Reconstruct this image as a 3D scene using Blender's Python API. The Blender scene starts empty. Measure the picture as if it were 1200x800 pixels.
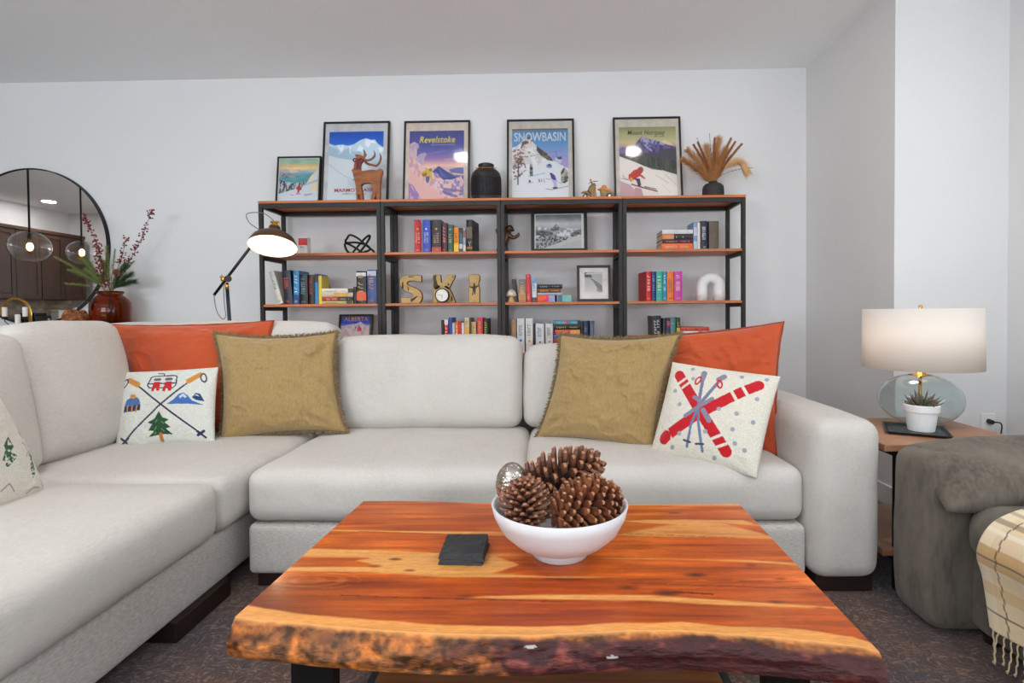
import bpy, math, random
import numpy as np
from mathutils import Vector, Matrix, noise as mnoise
random.seed(7); rng = np.random.default_rng(7)
C = bpy.context.scene.collection
sc = bpy.context.scene
PI = math.pi

# ---------------------------------------------------------------- camera
F_PX, CX, CY = 620.0, 626.5, 378.0
YAW, PITCH, ROLL = 0.0234, 0.020, -0.0085
CAM = Vector((0, 0, 1.05))
RC = (Matrix.Rotation(YAW, 3, 'Z') @ Matrix.Rotation(PI/2 - PITCH, 3, 'X') @ Matrix.Rotation(ROLL, 3, 'Z'))
cd = bpy.data.cameras.new('camera'); cam = bpy.data.objects.new('camera', cd); C.objects.link(cam)
cam.matrix_world = Matrix.Translation(CAM) @ RC.to_4x4()
cd.sensor_width = 36; cd.lens = 36*F_PX/1200
cd.shift_x = (600-CX)/1200; cd.shift_y = (CY-400)/1200
cd.clip_start = 0.05
sc.camera = cam

# ---------------------------------------------------------------- light and exposure
sc.view_settings.view_transform = 'Standard'; sc.view_settings.look = 'None'
sc.view_settings.gamma = 1; sc.view_settings.use_curve_mapping = False
sc.view_settings.exposure = -0.18
w = bpy.data.worlds.new('World'); sc.world = w; w.use_nodes = True
w.node_tree.nodes['Background'].inputs[0].default_value = (0.80, 0.88, 1.0, 1)
w.node_tree.nodes['Background'].inputs[1].default_value = 1.0

def area(name, loc, target, sx, sy, power, col):
    l = bpy.data.lights.new(name, 'AREA'); l.shape = 'RECTANGLE'; l.size = sx; l.size_y = sy
    l.energy = power; l.color = col
    o = bpy.data.objects.new(name, l); C.objects.link(o); o.location = loc
    o.rotation_euler = (Vector(target)-Vector(loc)).to_track_quat('-Z', 'Y').to_euler()
    return o
# daylight lamps at unseen windows, added and aimed up to brighten the ceiling
area('window_fill', (-2.6, -3.38, 1.45), (-2.6, 0, 8.5), 3.0, 2.0, 290, (0.87, 0.94, 1.0))
area('window_fill', (0.9, -3.38, 1.45), (0.9, 0, 8.5), 2.2, 2.0, 120, (0.87, 0.94, 1.0))
area('window_fill', (3.02, -0.6, 1.5), (0, -0.6, 4.2), 1.8, 1.7, 55, (0.84, 0.94, 1.0))
sc.cycles.max_bounces = 14; sc.cycles.diffuse_bounces = 8; sc.cycles.transmission_bounces = 10; sc.cycles.glossy_bounces = 5; sc.cycles.sample_clamp_indirect = 6

# ---------------------------------------------------------------- helpers
def P(px, py, Y=None, Z=None, X=None):
    d = RC @ Vector(((px-CX)/F_PX, -(py-CY)/F_PX, -1))
    if Y is not None: t = Y/d.y
    elif Z is not None: t = (Z-CAM.z)/d.z
    else: t = X/d.x
    return CAM + d*t

def lin(c):
    c = np.asarray(c, float)
    if c.max() > 1.001: c = c/255.0
    return np.where(c <= 0.04045, c/12.92, ((c+0.055)/1.055)**2.4)
def L4(c): return tuple(float(x) for x in lin(c)) + (1.0,)

_mats = {}
def mat(name, col, rough=0.5, metal=0.0, var=None, bump=None, spec=0.5, sheen=0, coat=0, emis=None, trans=0, ior=1.45, attr=None, sss=0):
    """var=(dark colour, scale, stretch xyz, contrast) mixes a second colour by noise; bump=(scale, stretch, strength)"""
    if name in _mats: return _mats[name]
    m = bpy.data.materials.new(name); m.use_nodes = True; nt = m.node_tree; N = nt.nodes; K = nt.links
    b = N['Principled BSDF']
    b.inputs['Base Color'].default_value = L4(col)
    b.inputs['Roughness'].default_value = rough; b.inputs['Metallic'].default_value = metal
    b.inputs['Specular IOR Level'].default_value = spec
    b.inputs['IOR'].default_value = ior
    if sheen: b.inputs['Sheen Weight'].default_value = sheen; b.inputs['Sheen Roughness'].default_value = 0.5
    if coat: b.inputs['Coat Weight'].default_value = coat; b.inputs['Coat Roughness'].default_value = 0.12
    if trans: b.inputs['Transmission Weight'].default_value = trans
    if sss: b.inputs['Subsurface Weight'].default_value = sss; b.inputs['Subsurface Radius'].default_value = (.02,.015,.01)
    if emis: b.inputs['Emission Color'].default_value = L4(emis[0]); b.inputs['Emission Strength'].default_value = emis[1]
    tc = None
    def coord(stretch):
        nonlocal tc
        if tc is None: tc = N.new('ShaderNodeTexCoord')
        mp = N.new('ShaderNodeMapping'); mp.inputs['Scale'].default_value = stretch
        K.new(tc.outputs['Object'], mp.inputs['Vector']); return mp.outputs['Vector']
    src = None
    if attr:
        a = N.new('ShaderNodeAttribute'); a.attribute_name = attr; src = a.outputs['Color']
    if var:
        vs = var if isinstance(var, list) else [var]
        for (c2, s, st, con) in vs:
            n = N.new('ShaderNodeTexNoise'); n.inputs['Scale'].default_value = s; n.inputs['Detail'].default_value = 4
            K.new(coord(st), n.inputs['Vector'])
            r = N.new('ShaderNodeMapRange'); r.inputs['From Min'].default_value = 0.5-con; r.inputs['From Max'].default_value = 0.5+con
            K.new(n.outputs['Fac'], r.inputs['Value'])
            mx = N.new('ShaderNodeMix'); mx.data_type = 'RGBA'
            K.new(r.outputs['Result'], mx.inputs[0])
            if attr:
                mx.blend_type = 'MULTIPLY'; mx.inputs[7].default_value = L4(c2); K.new(src, mx.inputs[6])
            else:
                if src: K.new(src, mx.inputs[6])
                else: mx.inputs[6].default_value = L4(col)
                mx.inputs[7].default_value = L4(c2)
            src = mx.outputs[2]
    if src: K.new(src, b.inputs['Base Color'])
    if bump:
        bs = bump if isinstance(bump, list) else [bump]
        prev = None
        for (s, st, k) in bs:
            n = N.new('ShaderNodeTexNoise'); n.inputs['Scale'].default_value = s; n.inputs['Detail'].default_value = 3
            K.new(coord(st), n.inputs['Vector'])
            bp = N.new('ShaderNodeBump'); bp.inputs['Strength'].default_value = min(1, k); bp.inputs['Distance'].default_value = 0.012/max(s/30, .3)
            K.new(n.outputs['Fac'], bp.inputs['Height'])
            if prev: K.new(prev, bp.inputs['Normal'])
            prev = bp.outputs['Normal']
        K.new(prev, b.inputs['Normal'])
    _mats[name] = m; return m

def glass_pane_mat():
    if 'pane' in _mats: return _mats['pane']
    m = bpy.data.materials.new('pane'); m.use_nodes = True; nt = m.node_tree; N = nt.nodes; K = nt.links
    N.clear(); o = N.new('ShaderNodeOutputMaterial'); t = N.new('ShaderNodeBsdfTransparent'); g = N.new('ShaderNodeBsdfGlossy')
    g.inputs['Roughness'].default_value = 0.09
    fr = N.new('ShaderNodeFresnel'); fr.inputs['IOR'].default_value = 1.6
    mx = N.new('ShaderNodeMixShader'); K.new(fr.outputs[0], mx.inputs[0]); K.new(t.outputs[0], mx.inputs[1]); K.new(g.outputs[0], mx.inputs[2])
    K.new(mx.outputs[0], o.inputs[0]); _mats['pane'] = m; return m

def thing(name, label, cat, loc=(0, 0, 0), group=None):
    o = bpy.data.objects.new(name, None); C.objects.link(o); o.empty_display_size = .05
    o.location = loc; o['label'] = label; o['category'] = cat
    if group: o['group'] = group
    return o
def tag(o, label=None, cat=None, group=None, kind=None):
    if label: o['label'] = label
    if cat: o['category'] = cat
    if group: o['group'] = group
    if kind: o['kind'] = kind
    return o
def wloc(o):
    v = Vector((0, 0, 0))
    while o is not None: v += o.location; o = o.parent
    return v

class MB:
    def __init__(s): s.v = []; s.f = []; s.m = []; s.cur = 0; s.T = None
    def add(s, vs, fs):
        b = len(s.v)
        if s.T is not None: vs = [s.T @ Vector(v) for v in vs]
        s.v += [tuple(v) for v in vs]; s.f += [tuple(i+b for i in f) for f in fs]; s.m += [s.cur]*len(fs); return s
    def box(s, x0, x1, y0, y1, z0, z1):
        vs = [(x, y, z) for x in (x0, x1) for y in (y0, y1) for z in (z0, z1)]
        return s.add(vs, [(0,1,3,2),(4,6,7,5),(0,4,5,1),(2,3,7,6),(0,2,6,4),(1,5,7,3)])
    def tube(s, pts, r, seg=8, caps=True, closed=False):
        pts = [Vector(p) for p in pts]; n = len(pts)
        rr = r if hasattr(r, '__len__') else [r]*n
        vs = []; up = None
        for i, p in enumerate(pts):
            a = pts[(i-1) % n] if (closed or i > 0) else p; b = pts[(i+1) % n] if (closed or i < n-1) else p
            t = (b-a)
            if t.length < 1e-9: t = Vector((0, 0, 1))
            t.normalize()
            if up is None:
                up = Vector((0, 0, 1)) if abs(t.z) < .9 else Vector((1, 0, 0))
            u = (up - t*up.dot(t))
            if u.length < 1e-6: u = t.orthogonal()
            u.normalize(); up = u; v = t.cross(u)
            for k in range(seg):
                q = 2*PI*k/seg; vs.append(p + (u*math.cos(q) + v*math.sin(q))*rr[i])
        fs = []
        m = n if closed else n-1
        for i in range(m):
            for k in range(seg):
                a = i*seg+k; b = i*seg+(k+1) % seg; c = ((i+1) % n)*seg+(k+1) % seg; d = ((i+1) % n)*seg+k
                fs.append((a, b, c, d))
        if caps and not closed:
            fs.append(tuple(range(seg-1, -1, -1))); fs.append(tuple((n-1)*seg+k for k in range(seg)))
        return s.add(vs, fs)
    def lathe(s, prof, c=(0, 0, 0), seg=32, sx=1, sy=1, caps=True):
        vs = []; fs = []; n = len(prof)
        for (r, z) in prof:
            for k in range(seg):
                q = 2*PI*k/seg; vs.append((c[0]+r*sx*math.cos(q), c[1]+r*sy*math.sin(q), c[2]+z))
        for i in range(n-1):
            for k in range(seg):
                fs.append((i*seg+k, i*seg+(k+1) % seg, (i+1)*seg+(k+1) % seg, (i+1)*seg+k))
        shut = tuple(prof[0]) == tuple(prof[-1]) or not caps
        if prof[0][0] > 1e-6 and not shut: fs.append(tuple(range(seg-1, -1, -1)))
        if prof[-1][0] > 1e-6 and not shut: fs.append(tuple((n-1)*seg+k for k in range(seg)))
        return s.add(vs, fs)
    def sphere(s, c, r, seg=12, rings=8, sc=(1, 1, 1)):
        prof = [(max(1e-7, math.sin(PI*i/rings)), -math.cos(PI*i/rings)) for i in range(rings+1)]
        vs = []; fs = []
        for (a, z) in prof:
            for k in range(seg):
                q = 2*PI*k/seg; vs.append((c[0]+a*r*sc[0]*math.cos(q), c[1]+a*r*sc[1]*math.sin(q), c[2]+z*r*sc[2]))
        for i in range(rings):
            for k in range(seg):
                fs.append((i*seg+k, i*seg+(k+1) % seg, (i+1)*seg+(k+1) % seg, (i+1)*seg+k))
        return s.add(vs, fs)
    def prism(s, poly, fn0, fn1):
        """poly: list of 2d points; fn0/fn1 map a point to 3d for the front and the back"""
        n = len(poly); vs = [fn0(p) for p in poly]+[fn1(p) for p in poly]
        fs = [tuple(range(n)), tuple(range(2*n-1, n-1, -1))]+[(i, i+n, (i+1) % n+n, (i+1) % n) for i in range(n)]
        return s.add(vs, fs)
    def build(s, name, m, parent=None, smooth=False, bevel=0, bseg=2, sub=0, loc=None, recalc=True):
        base = wloc(parent) if parent is not None else Vector(loc or (0, 0, 0))
        me = bpy.data.meshes.new(name)
        V = np.array(s.v, dtype=float).reshape(-1, 3) - np.array(base)
        me.from_pydata([tuple(v) for v in V], [], s.f)
        for x in (m if isinstance(m, (list, tuple)) else [m]): me.materials.append(x)
        me.polygons.foreach_set('material_index', s.m)
        if recalc:
            import bmesh
            bm = bmesh.new(); bm.from_mesh(me); bmesh.ops.remove_doubles(bm, verts=bm.verts, dist=1e-6)
            bmesh.ops.recalc_face_normals(bm, faces=bm.faces); bm.to_mesh(me); bm.free()
        if smooth: me.polygons.foreach_set('use_smooth', [True]*len(me.polygons))
        o = bpy.data.objects.new(name, me); C.objects.link(o)
        if parent is not None: o.parent = parent
        else: o.location = base
        if bevel:
            b = o.modifiers.new('bevel', 'BEVEL'); b.width = bevel; b.segments = bseg; b.limit_method = 'ANGLE'; b.angle_limit = .6
            if smooth is False: me.polygons.foreach_set('use_smooth', [True]*len(me.polygons)); b.harden_normals = True
        if sub:
            q = o.modifiers.new('sub', 'SUBSURF'); q.levels = sub; q.render_levels = sub
        me.update(); return o

def crom(pts, n=8, closed=False):
    """Catmull-Rom through points"""
    pts = [Vector(p) for p in pts]; out = []; N = len(pts)
    rng_ = range(N if closed else N-1)
    for i in rng_:
        g = (lambda k: pts[k % N]) if closed else (lambda k: pts[min(max(k, 0), N-1)])
        p0, p1, p2, p3 = g(i-1), g(i), g(i+1), g(i+2)
        for j in range(n):
            t = j/n
            out.append(.5*((2*p1)+(p2-p0)*t+(2*p0-5*p1+4*p2-p3)*t*t+(3*p1-p0-3*p2+p3)*t**3))
    if not closed: out.append(pts[-1])
    return out

def soft_box(mb, c, s, r, puff=(0, 0, 0), n=10, T=None, wob=0.0, seed=0, shape=None, es=4):
    """upholstered block: rounded edges, bulging faces, slight unevenness"""
    c = Vector(c); h = [x/2 for x in s]
    ax = []
    for a in range(3):
        rr = min(r, h[a]*.98); e = [-h[a]+rr*(1-math.cos(PI/2*i/es)) for i in range(es)]
        m = n if s[a] > .25 else max(3, n//2)
        mid = [-h[a]+rr+(2*(h[a]-rr))*i/m for i in range(m+1)]
        ax.append(e+mid+[-x for x in reversed(e)])
    nx, ny, nz = [len(a) for a in ax]; idx = {}; vs = []; fs = []
    def vid(i, j, k):
        if (i, j, k) in idx: return idx[(i, j, k)]
        p = Vector((ax[0][i], ax[1][j], ax[2][k])); q = Vector([max(-(h[a]-min(r, h[a]*.98)), min(h[a]-min(r, h[a]*.98), p[a])) for a in range(3)])
        d = p-q
        # onto the rounded surface
        on = [abs(abs(p[a])-h[a]) < 1e-9 for a in range(3)]
        if d.length > 1e-9: p = q + d.normalized()*min(r, min(h)*.98) if sum(abs(d[a]) > 1e-9 for a in range(3)) > 1 else p
        u = [max(-1, min(1, p[a]/h[a])) for a in range(3)]
        f = [1-abs(x)**2.4 for x in u]
        p.x += puff[0]*u[0]*f[1]*f[2]; p.y += puff[1]*u[1]*f[0]*f[2]; p.z += puff[2]*u[2]*f[0]*f[1]
        if wob:
            w_ = mnoise.noise_vector((p+c)*3.1+Vector((seed, seed*.7, 0)))*wob + mnoise.noise_vector((p+c)*9+Vector((seed, 0, seed)))*wob*.35
            p += w_
        if shape: p = shape(p, u)
        p = (T @ p if T is not None else p)+c
        idx[(i, j, k)] = len(vs); vs.append(p); return idx[(i, j, k)]
    for j in range(ny-1):
        for k in range(nz-1):
            fs.append((vid(0,j,k), vid(0,j,k+1), vid(0,j+1,k+1), vid(0,j+1,k))); fs.append((vid(nx-1,j,k), vid(nx-1,j+1,k), vid(nx-1,j+1,k+1), vid(nx-1,j,k+1)))
    for i in range(nx-1):
        for k in range(nz-1):
            fs.append((vid(i,0,k), vid(i+1,0,k), vid(i+1,0,k+1), vid(i,0,k+1))); fs.append((vid(i,ny-1,k), vid(i,ny-1,k+1), vid(i+1,ny-1,k+1), vid(i+1,ny-1,k)))
        for j in range(ny-1):
            fs.append((vid(i,j,0), vid(i,j+1,0), vid(i+1,j+1,0), vid(i+1,j,0))); fs.append((vid(i,j,nz-1), vid(i+1,j,nz-1), vid(i+1,j+1,nz-1), vid(i,j+1,nz-1)))
    mb.add(vs, fs); return mb

def vnoise(h, w, cy, cx, seed=0):
    r = np.random.default_rng(seed); g = r.random((cy+2, cx+2))
    y = np.linspace(0, cy, h); x = np.linspace(0, cx, w); yi = y.astype(int); xi = x.astype(int)
    fy = (y-yi)[:, None]; fx = (x-xi)[None, :]; fy = fy*fy*(3-2*fy); fx = fx*fx*(3-2*fx)
    a = g[yi][:, xi]; b = g[yi][:, xi+1]; c_ = g[yi+1][:, xi]; d = g[yi+1][:, xi+1]
    return (a*(1-fx)+b*fx)*(1-fy)+(c_*(1-fx)+d*fx)*fy
def fbm(h, w, cy, cx, seed=0, o=4):
    t = 0; a = 1; s = 0
    for i in range(o): t = t+a*vnoise(h, w, cy*2**i, cx*2**i, seed+i); s += a; a *= .5
    return t/s

class Canvas:
    """small painted picture whose colours end up as one colour per mesh vertex"""
    def __init__(s, w, h, ref, base=(255, 255, 255)):
        s.w, s.h, s.ref = w, h, ref
        s.a = np.ones((h, w, 3))*np.array(base, float)
        s.X, s.Y = np.meshgrid(np.linspace(ref[0], ref[2], w), np.linspace(ref[1], ref[3], h))
    def poly(s, pts):
        m = np.zeros((s.h, s.w), bool); n = len(pts)
        for i in range(n):
            x1, y1 = pts[i][:2]; x2, y2 = pts[(i+1) % n][:2]
            if y1 == y2: continue
            c = ((y1 > s.Y) != (y2 > s.Y)) & (s.X < (x2-x1)*(s.Y-y1)/(y2-y1)+x1); m ^= c
        return m
    def ell(s, cx, cy, rx, ry, rot=0):
        c, q = math.cos(rot), math.sin(rot); dx = s.X-cx; dy = s.Y-cy
        return ((dx*c+dy*q)/rx)**2+((-dx*q+dy*c)/ry)**2 < 1
    def line(s, pts, wd):
        m = np.zeros((s.h, s.w), bool)
        for (x1, y1), (x2, y2) in zip(pts, pts[1:]):
            L = (x2-x1)**2+(y2-y1)**2+1e-9; t = np.clip(((s.X-x1)*(x2-x1)+(s.Y-y1)*(y2-y1))/L, 0, 1)
            m |= (s.X-x1-t*(x2-x1))**2+(s.Y-y1-t*(y2-y1))**2 < (wd/2)**2
        return m
    def fill(s, m, col, al=1.0):
        col = np.asarray(col, float)
        c = col if col.ndim == 1 else col[m]
        s.a[m] = s.a[m]*(1-al)+c*al
    def vgrad(s, stops):
        ys = [a for a, _ in stops]; out = np.zeros_like(s.a)
        for k in range(3): out[..., k] = np.interp(s.Y, ys, [c[k] for _, c in stops])
        return out
    def speck(s, m, c1, c2, cells, seed, th=.5):
        n = fbm(s.h, s.w, cells[0], cells[1], seed, 3)
        s.fill(m & (n > th), c1)
        if c2 is not None: s.fill(m & (n <= th), c2)
    def mesh(s, name, m, fn, parent, smooth=True, back=None):
        """fn(u, v) with u 0..1 left to right, v 0..1 top to bottom"""
        h, w_ = s.h, s.w
        u = np.linspace(0, 1, w_); v = np.linspace(0, 1, h); U, V = np.meshgrid(u, v)
        pts = fn(U, V).reshape(-1, 3)
        i = np.arange(h*w_).reshape(h, w_)
        q = np.stack([i[:-1, :-1], i[1:, :-1], i[1:, 1:], i[:-1, 1:]], -1).reshape(-1, 4)
        cols = lin(s.a.reshape(-1, 3)); cols = np.concatenate([cols, np.ones((len(cols), 1))], 1)
        if back is not None:   # back(U,V) second sheet sharing the border
            p2 = back(U, V).reshape(-1, 3); j = i.copy(); inner = np.zeros((h, w_), bool); inner[1:-1, 1:-1] = True
            j[inner] = h*w_+np.arange(inner.sum()); pts = np.concatenate([pts, p2.reshape(h, w_, 3)[inner]])
            q2 = np.stack([j[:-1, :-1], j[:-1, 1:], j[1:, 1:], j[1:, :-1]], -1).reshape(-1, 4); q = np.concatenate([q, q2])
            bc = np.ones((inner.sum(), 4)); bc[:, :3] = np.median(cols[:, :3], 0); cols = np.concatenate([cols, bc])
        base = np.array(wloc(parent)) if parent is not None else 0
        return fastmesh(name, pts-base, q, m, parent, smooth, cols)

def fastmesh(name, pts, quads, m, parent=None, smooth=True, cols=None, loc=None):
    me = bpy.data.meshes.new(name); nv = len(pts); nf = len(quads)
    me.vertices.add(nv); me.vertices.foreach_set('co', np.ascontiguousarray(pts, dtype=np.float32).ravel())
    me.loops.add(nf*4); me.loops.foreach_set('vertex_index', np.ascontiguousarray(quads, dtype=np.int32).ravel())
    me.polygons.add(nf); me.polygons.foreach_set('loop_start', np.arange(0, nf*4, 4, dtype=np.int32))
    me.update(calc_edges=True); me.validate()
    me.polygons.foreach_set('use_smooth', [smooth]*len(me.polygons))
    if cols is not None:
        at = me.color_attributes.new('paint', 'FLOAT_COLOR', 'POINT'); at.data.foreach_set('color', np.ascontiguousarray(cols, dtype=np.float32).ravel())
    for x in (m if isinstance(m, (list, tuple)) else [m]): me.materials.append(x)
    o = bpy.data.objects.new(name, me); C.objects.link(o)
    if parent is not None: o.parent = parent
    elif loc is not None: o.location = loc
    return o

def text_geo(txt, offset=0.0, shear=0.0, space=1.0):
    cu = bpy.data.curves.new('t', 'FONT'); cu.body = txt; cu.size = 1; cu.offset = offset; cu.shear = shear; cu.space_character = space
    cu.resolution_u = 3
    o = bpy.data.objects.new('t', cu); C.objects.link(o)
    dg = bpy.context.evaluated_depsgraph_get(); me = bpy.data.meshes.new_from_object(o.evaluated_get(dg))
    V = [tuple(v.co) for v in me.vertices]; Fs = [tuple(p.vertices) for p in me.polygons]
    bpy.data.objects.remove(o); bpy.data.curves.remove(cu); bpy.data.meshes.remove(me)
    xs = [v[0] for v in V]; ys = [v[1] for v in V]; x0, x1, y0, y1 = min(xs), max(xs), min(ys), max(ys)
    return [((v[0]-x0)/(x1-x0), (v[1]-y0)/(y1-y0)) for v in V], Fs
def lettering(txt, fn, m, parent, name='title_lettering', **k):
    """fn maps (s,t) in the unit box of the word to 3d"""
    V, Fs = text_geo(txt, **k); mb = MB(); mb.add([fn(a, b) for a, b in V], Fs)
    return mb.build(name, m, parent)
# ================================================================ THE ROOM
YW = 3.76                                  # back wall
CH = P(472, 88.5, Y=YW).z                  # ceiling height
XR = P(945, 80, Y=YW).x                    # right wall of the alcove
YN = P(1048, 300, X=XR).y                  # the wall turns towards the right here
XN = P(1181, 300, Y=YN).x
YF_ = -3.5; XK = -7.85; YK = -1.1; XRR = 3.1
M_wall = mat('wall_paint', (226, 226, 226), .85, var=((222, 222, 223), 2, (1, 1, 1), .4), bump=(180, (1, 1, 1), .06))
M_ceil = mat('ceiling_paint', (243, 245, 246), .95, bump=[(60, (1, 1, 1), .25)])
M_trim = mat('trim_paint', (224, 225, 227), .5)
M_floor = mat('floor_boards', (128, 112, 96), .45, var=((100, 86, 72), 3, (1, 14, 1), .25))
def struct(name, mb, m, **k): return tag(mb.build(name, m, **k), kind='structure')
struct('floor', MB().box(XK-.1, XRR+.1, YF_-.1, YW+.1, -.08, 0), M_floor)
struct('ceiling', MB().box(XK-.1, XRR+.1, YF_-.1, YW+.1, CH, CH+.08), M_ceil)
struct('wall_back', MB().box(XK-.1, XR+.1, YW, YW+.1, 0, CH), M_wall)
struct('wall_right', MB().box(XR, XR+.1, YN, YW, 0, CH), M_wall, bevel=0)
struct('wall_alcove', MB().box(XR+.1, XN+.1, YN, YN+.1, 0, CH), M_wall)
struct('wall_right_near', MB().box(XN, XN+.1, 1.9, YN, 0, CH), M_wall)
struct('wall_step', MB().box(XN+.1, XRR+.1, 1.9, 2.0, 0, CH), M_wall)
mb = MB(); wy0, wy1, wz0, wz1 = -1.6, .4, .6, 2.4
mb.box(XRR, XRR+.1, YF_, wy0, 0, CH).box(XRR, XRR+.1, wy1, 1.9, 0, CH).box(XRR, XRR+.1, wy0, wy1, 0, wz0).box(XRR, XRR+.1, wy0, wy1, wz1, CH)
struct('wall_side', mb, M_wall)
mb = MB(); xs = [-6.1, -4.2, -1.0, -.3, 2.1, XRR+.1]
mb.box(xs[0], xs[1], YF_-.1, YF_, 0, CH).box(xs[2], xs[3], YF_-.1, YF_, 0, CH).box(xs[4], xs[5], YF_-.1, YF_, 0, CH)
for a, b in ((xs[1], xs[2]), (xs[3], xs[4])): mb.box(a, b, YF_-.1, YF_, 0, .35).box(a, b, YF_-.1, YF_, 2.5, CH)
struct('wall_front', mb, M_wall)
struct('wall_left', MB().box(XK-.1, XK, YK-.1, YW, 0, CH), M_wall)
struct('wall_kitchen', MB().box(XK, -6.0, YK-.1, YK, 0, CH).box(-6.1, -6.0, YF_, YK-.1, 0, CH), M_wall)
def window(name, a, b, z0, z1, horiz, at_):
    r = thing(name, None, None); del r['label']; del r['category']; r['kind'] = 'structure'
    mb = MB(); n = 3 if abs(b-a) > 2.2 else 2; t = .05
    def bx(u0, u1, v0, v1):
        mb.box(u0, u1, at_-.06, at_-.01, v0, v1) if horiz else mb.box(at_+.01, at_+.06, u0, u1, v0, v1)
    for i in range(n+1):
        u = a+(b-a)*i/n; u = min(max(u, a+t/2), b-t/2); bx(u-t/2, u+t/2, z0, z1)
    bx(a, b, z0, z0+t); bx(a, b, z1-t, z1)
    mb.build('window_frame', M_trim, r)
    g = MB(); g.box(a, b, at_-.038, at_-.034, z0, z1) if horiz else g.box(at_+.034, at_+.038, a, b, z0, z1)
    g.build('window_glass', glass_pane_mat(), r)
window('window_1', xs[1], xs[2], .35, 2.5, True, YF_)
window('window_2', xs[3], xs[4], .35, 2.5, True, YF_)
window('window_3', wy0, wy1, wz0, wz1, False, XRR)
def baseboard(name, mb): struct(name, mb, M_trim, bevel=.004)
baseboard('baseboard_back', MB().box(XK, XR, YW-.014, YW, 0, .11))
baseboard('baseboard_right', MB().box(XR-.014, XR, YN-.014, YW-.014, 0, .11))
baseboard('baseboard_alcove', MB().box(XR, XN-.014, YN-.014, YN, 0, .11))
baseboard('baseboard_near', MB().box(XN-.014, XN, 1.886, YN-.014, 0, .11))

# wall outlet with the lamp's plug
def outlet():
    c = P(1157, 497, Y=YN-.002); r = thing('wall_outlet', 'white wall outlet with a black plug, low on the alcove wall behind the lamp table', 'outlet', c)
    mw = mat('outlet_white', (232, 232, 232), .35)
    MB().box(c.x-.036, c.x+.036, YN-.008, YN, c.z-.058, c.z+.058).build('cover_plate', mw, r, bevel=.003)
    MB().box(c.x-.018, c.x+.018, YN-.011, YN-.007, c.z-.036, c.z+.036).build('socket', mw, r, bevel=.002)
    mbk = mat('black_plastic', (24, 24, 26), .4)
    p = MB(); p.T = None
    p.tube([(c.x-.002, YN-.012, c.z+.018), (c.x-.002, YN-.04, c.z+.018)], [.014, .011], 12)
    q = tag(p.build('power_plug', mbk, bevel=.002, loc=(c.x, YN-.03, c.z)), 'black plug pushed into the white wall outlet behind the lamp table', 'plug')
    MB().tube(crom([(c.x, YN-.038, c.z+.018), (c.x+.03, YN-.05, c.z+.014), (c.x+.036, YN-.045, c.z-.03), (c.x+.02, YN-.04, c.z-.12), (c.x-.03, YN-.035, c.z-.3), (c.x-.06, YN-.03, .013)], 6), .0035, 6).build('power_cord', mbk, q)
outlet()

# rug
M_rug = mat('rug_pile', (62, 50, 48), .95, sheen=.2)
def rug_nodes():
    nt = M_rug.node_tree; N = nt.nodes; K = nt.links; b = N['Principled BSDF']
    tc = N.new('ShaderNodeTexCoord')
    def noise(s, st, det=5, dist=0):
        mp = N.new('ShaderNodeMapping'); mp.inputs['Scale'].default_value = st; K.new(tc.outputs['Object'], mp.inputs['Vector'])
        n = N.new('ShaderNodeTexNoise'); n.inputs['Scale'].default_value = s; n.inputs['Detail'].default_value = det; n.inputs['Distortion'].default_value = dist
        K.new(mp.outputs[0], n.inputs['Vector']); return n.outputs['Fac']
    def ramp(f, stops):
        r = N.new('ShaderNodeValToRGB'); K.new(f, r.inputs[0]); e = r.color_ramp.elements
        e[0].position, e[0].color = stops[0][0], L4(stops[0][1]); e[1].position, e[1].color = stops[-1][0], L4(stops[-1][1])
        for p_, c_ in stops[1:-1]: x = e.new(p_); x.color = L4(c_)
        return r.outputs[0]
    def mix(f, a, b_, t='MIX'):
        m = N.new('ShaderNodeMix'); m.data_type = 'RGBA'; m.blend_type = t
        if hasattr(f, 'is_output'): K.new(f, m.inputs[0])
        else: m.inputs[0].default_value = f
        K.new(a, m.inputs[6]); K.new(b_, m.inputs[7]); return m.outputs[2]
    base = ramp(noise(2.2, (1, 1, 1), 3), [(.3, (40, 40, 58)), (.45, (50, 42, 48)), (.6, (72, 42, 28)), (.75, (50, 36, 40))])
    orn = ramp(noise(16, (1, 1, 1), 2, 2.5), [(.44, (0, 0, 0)), (.48, (255, 255, 255)), (.52, (255, 255, 255)), (.56, (0, 0, 0))])
    wear = ramp(noise(30, (1.2, 5, 1), 5), [(.4, (0, 0, 0)), (.62, (255, 255, 255))])
    tan = ramp(noise(5, (1, 1, 1), 3), [(.3, (128, 112, 106)), (.7, (126, 88, 62))])
    f1 = mix(1.0, orn, wear, 'MULTIPLY'); c1 = mix(f1, base, tan)
    brn = ramp(noise(60, (6, .8, 1), 4), [(.45, (0, 0, 0)), (.75, (200, 200, 200))])
    c2 = mix(brn, c1, ramp(noise(3, (1, 1, 1)), [(.3, (120, 98, 84)), (.7, (134, 84, 52))]))
    K.new(c2, b.inputs['Base Color'])
    bp = N.new('ShaderNodeBump'); bp.inputs['Strength'].default_value = .5; bp.inputs['Distance'].default_value = .004
    K.new(noise(350, (1, 1, 1), 2), bp.inputs['Height']); K.new(bp.outputs[0], b.inputs['Normal'])
rug_nodes()
rg = thing('area_rug', 'dark navy and brown distressed patterned rug under the coffee table and sectional', 'rug', (0, 1.2, 0))
MB().box(-1.95, 1.95, -.3, 2.55, 0, .009).build('rug_field', M_rug, rg, bevel=.003)
for _y in (-.32, 2.55): MB().box(-1.95, 1.95, _y, _y+.02, 0, .008).build('bound_edge', mat('rug_edge', (40, 36, 38), .9), rg)

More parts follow.
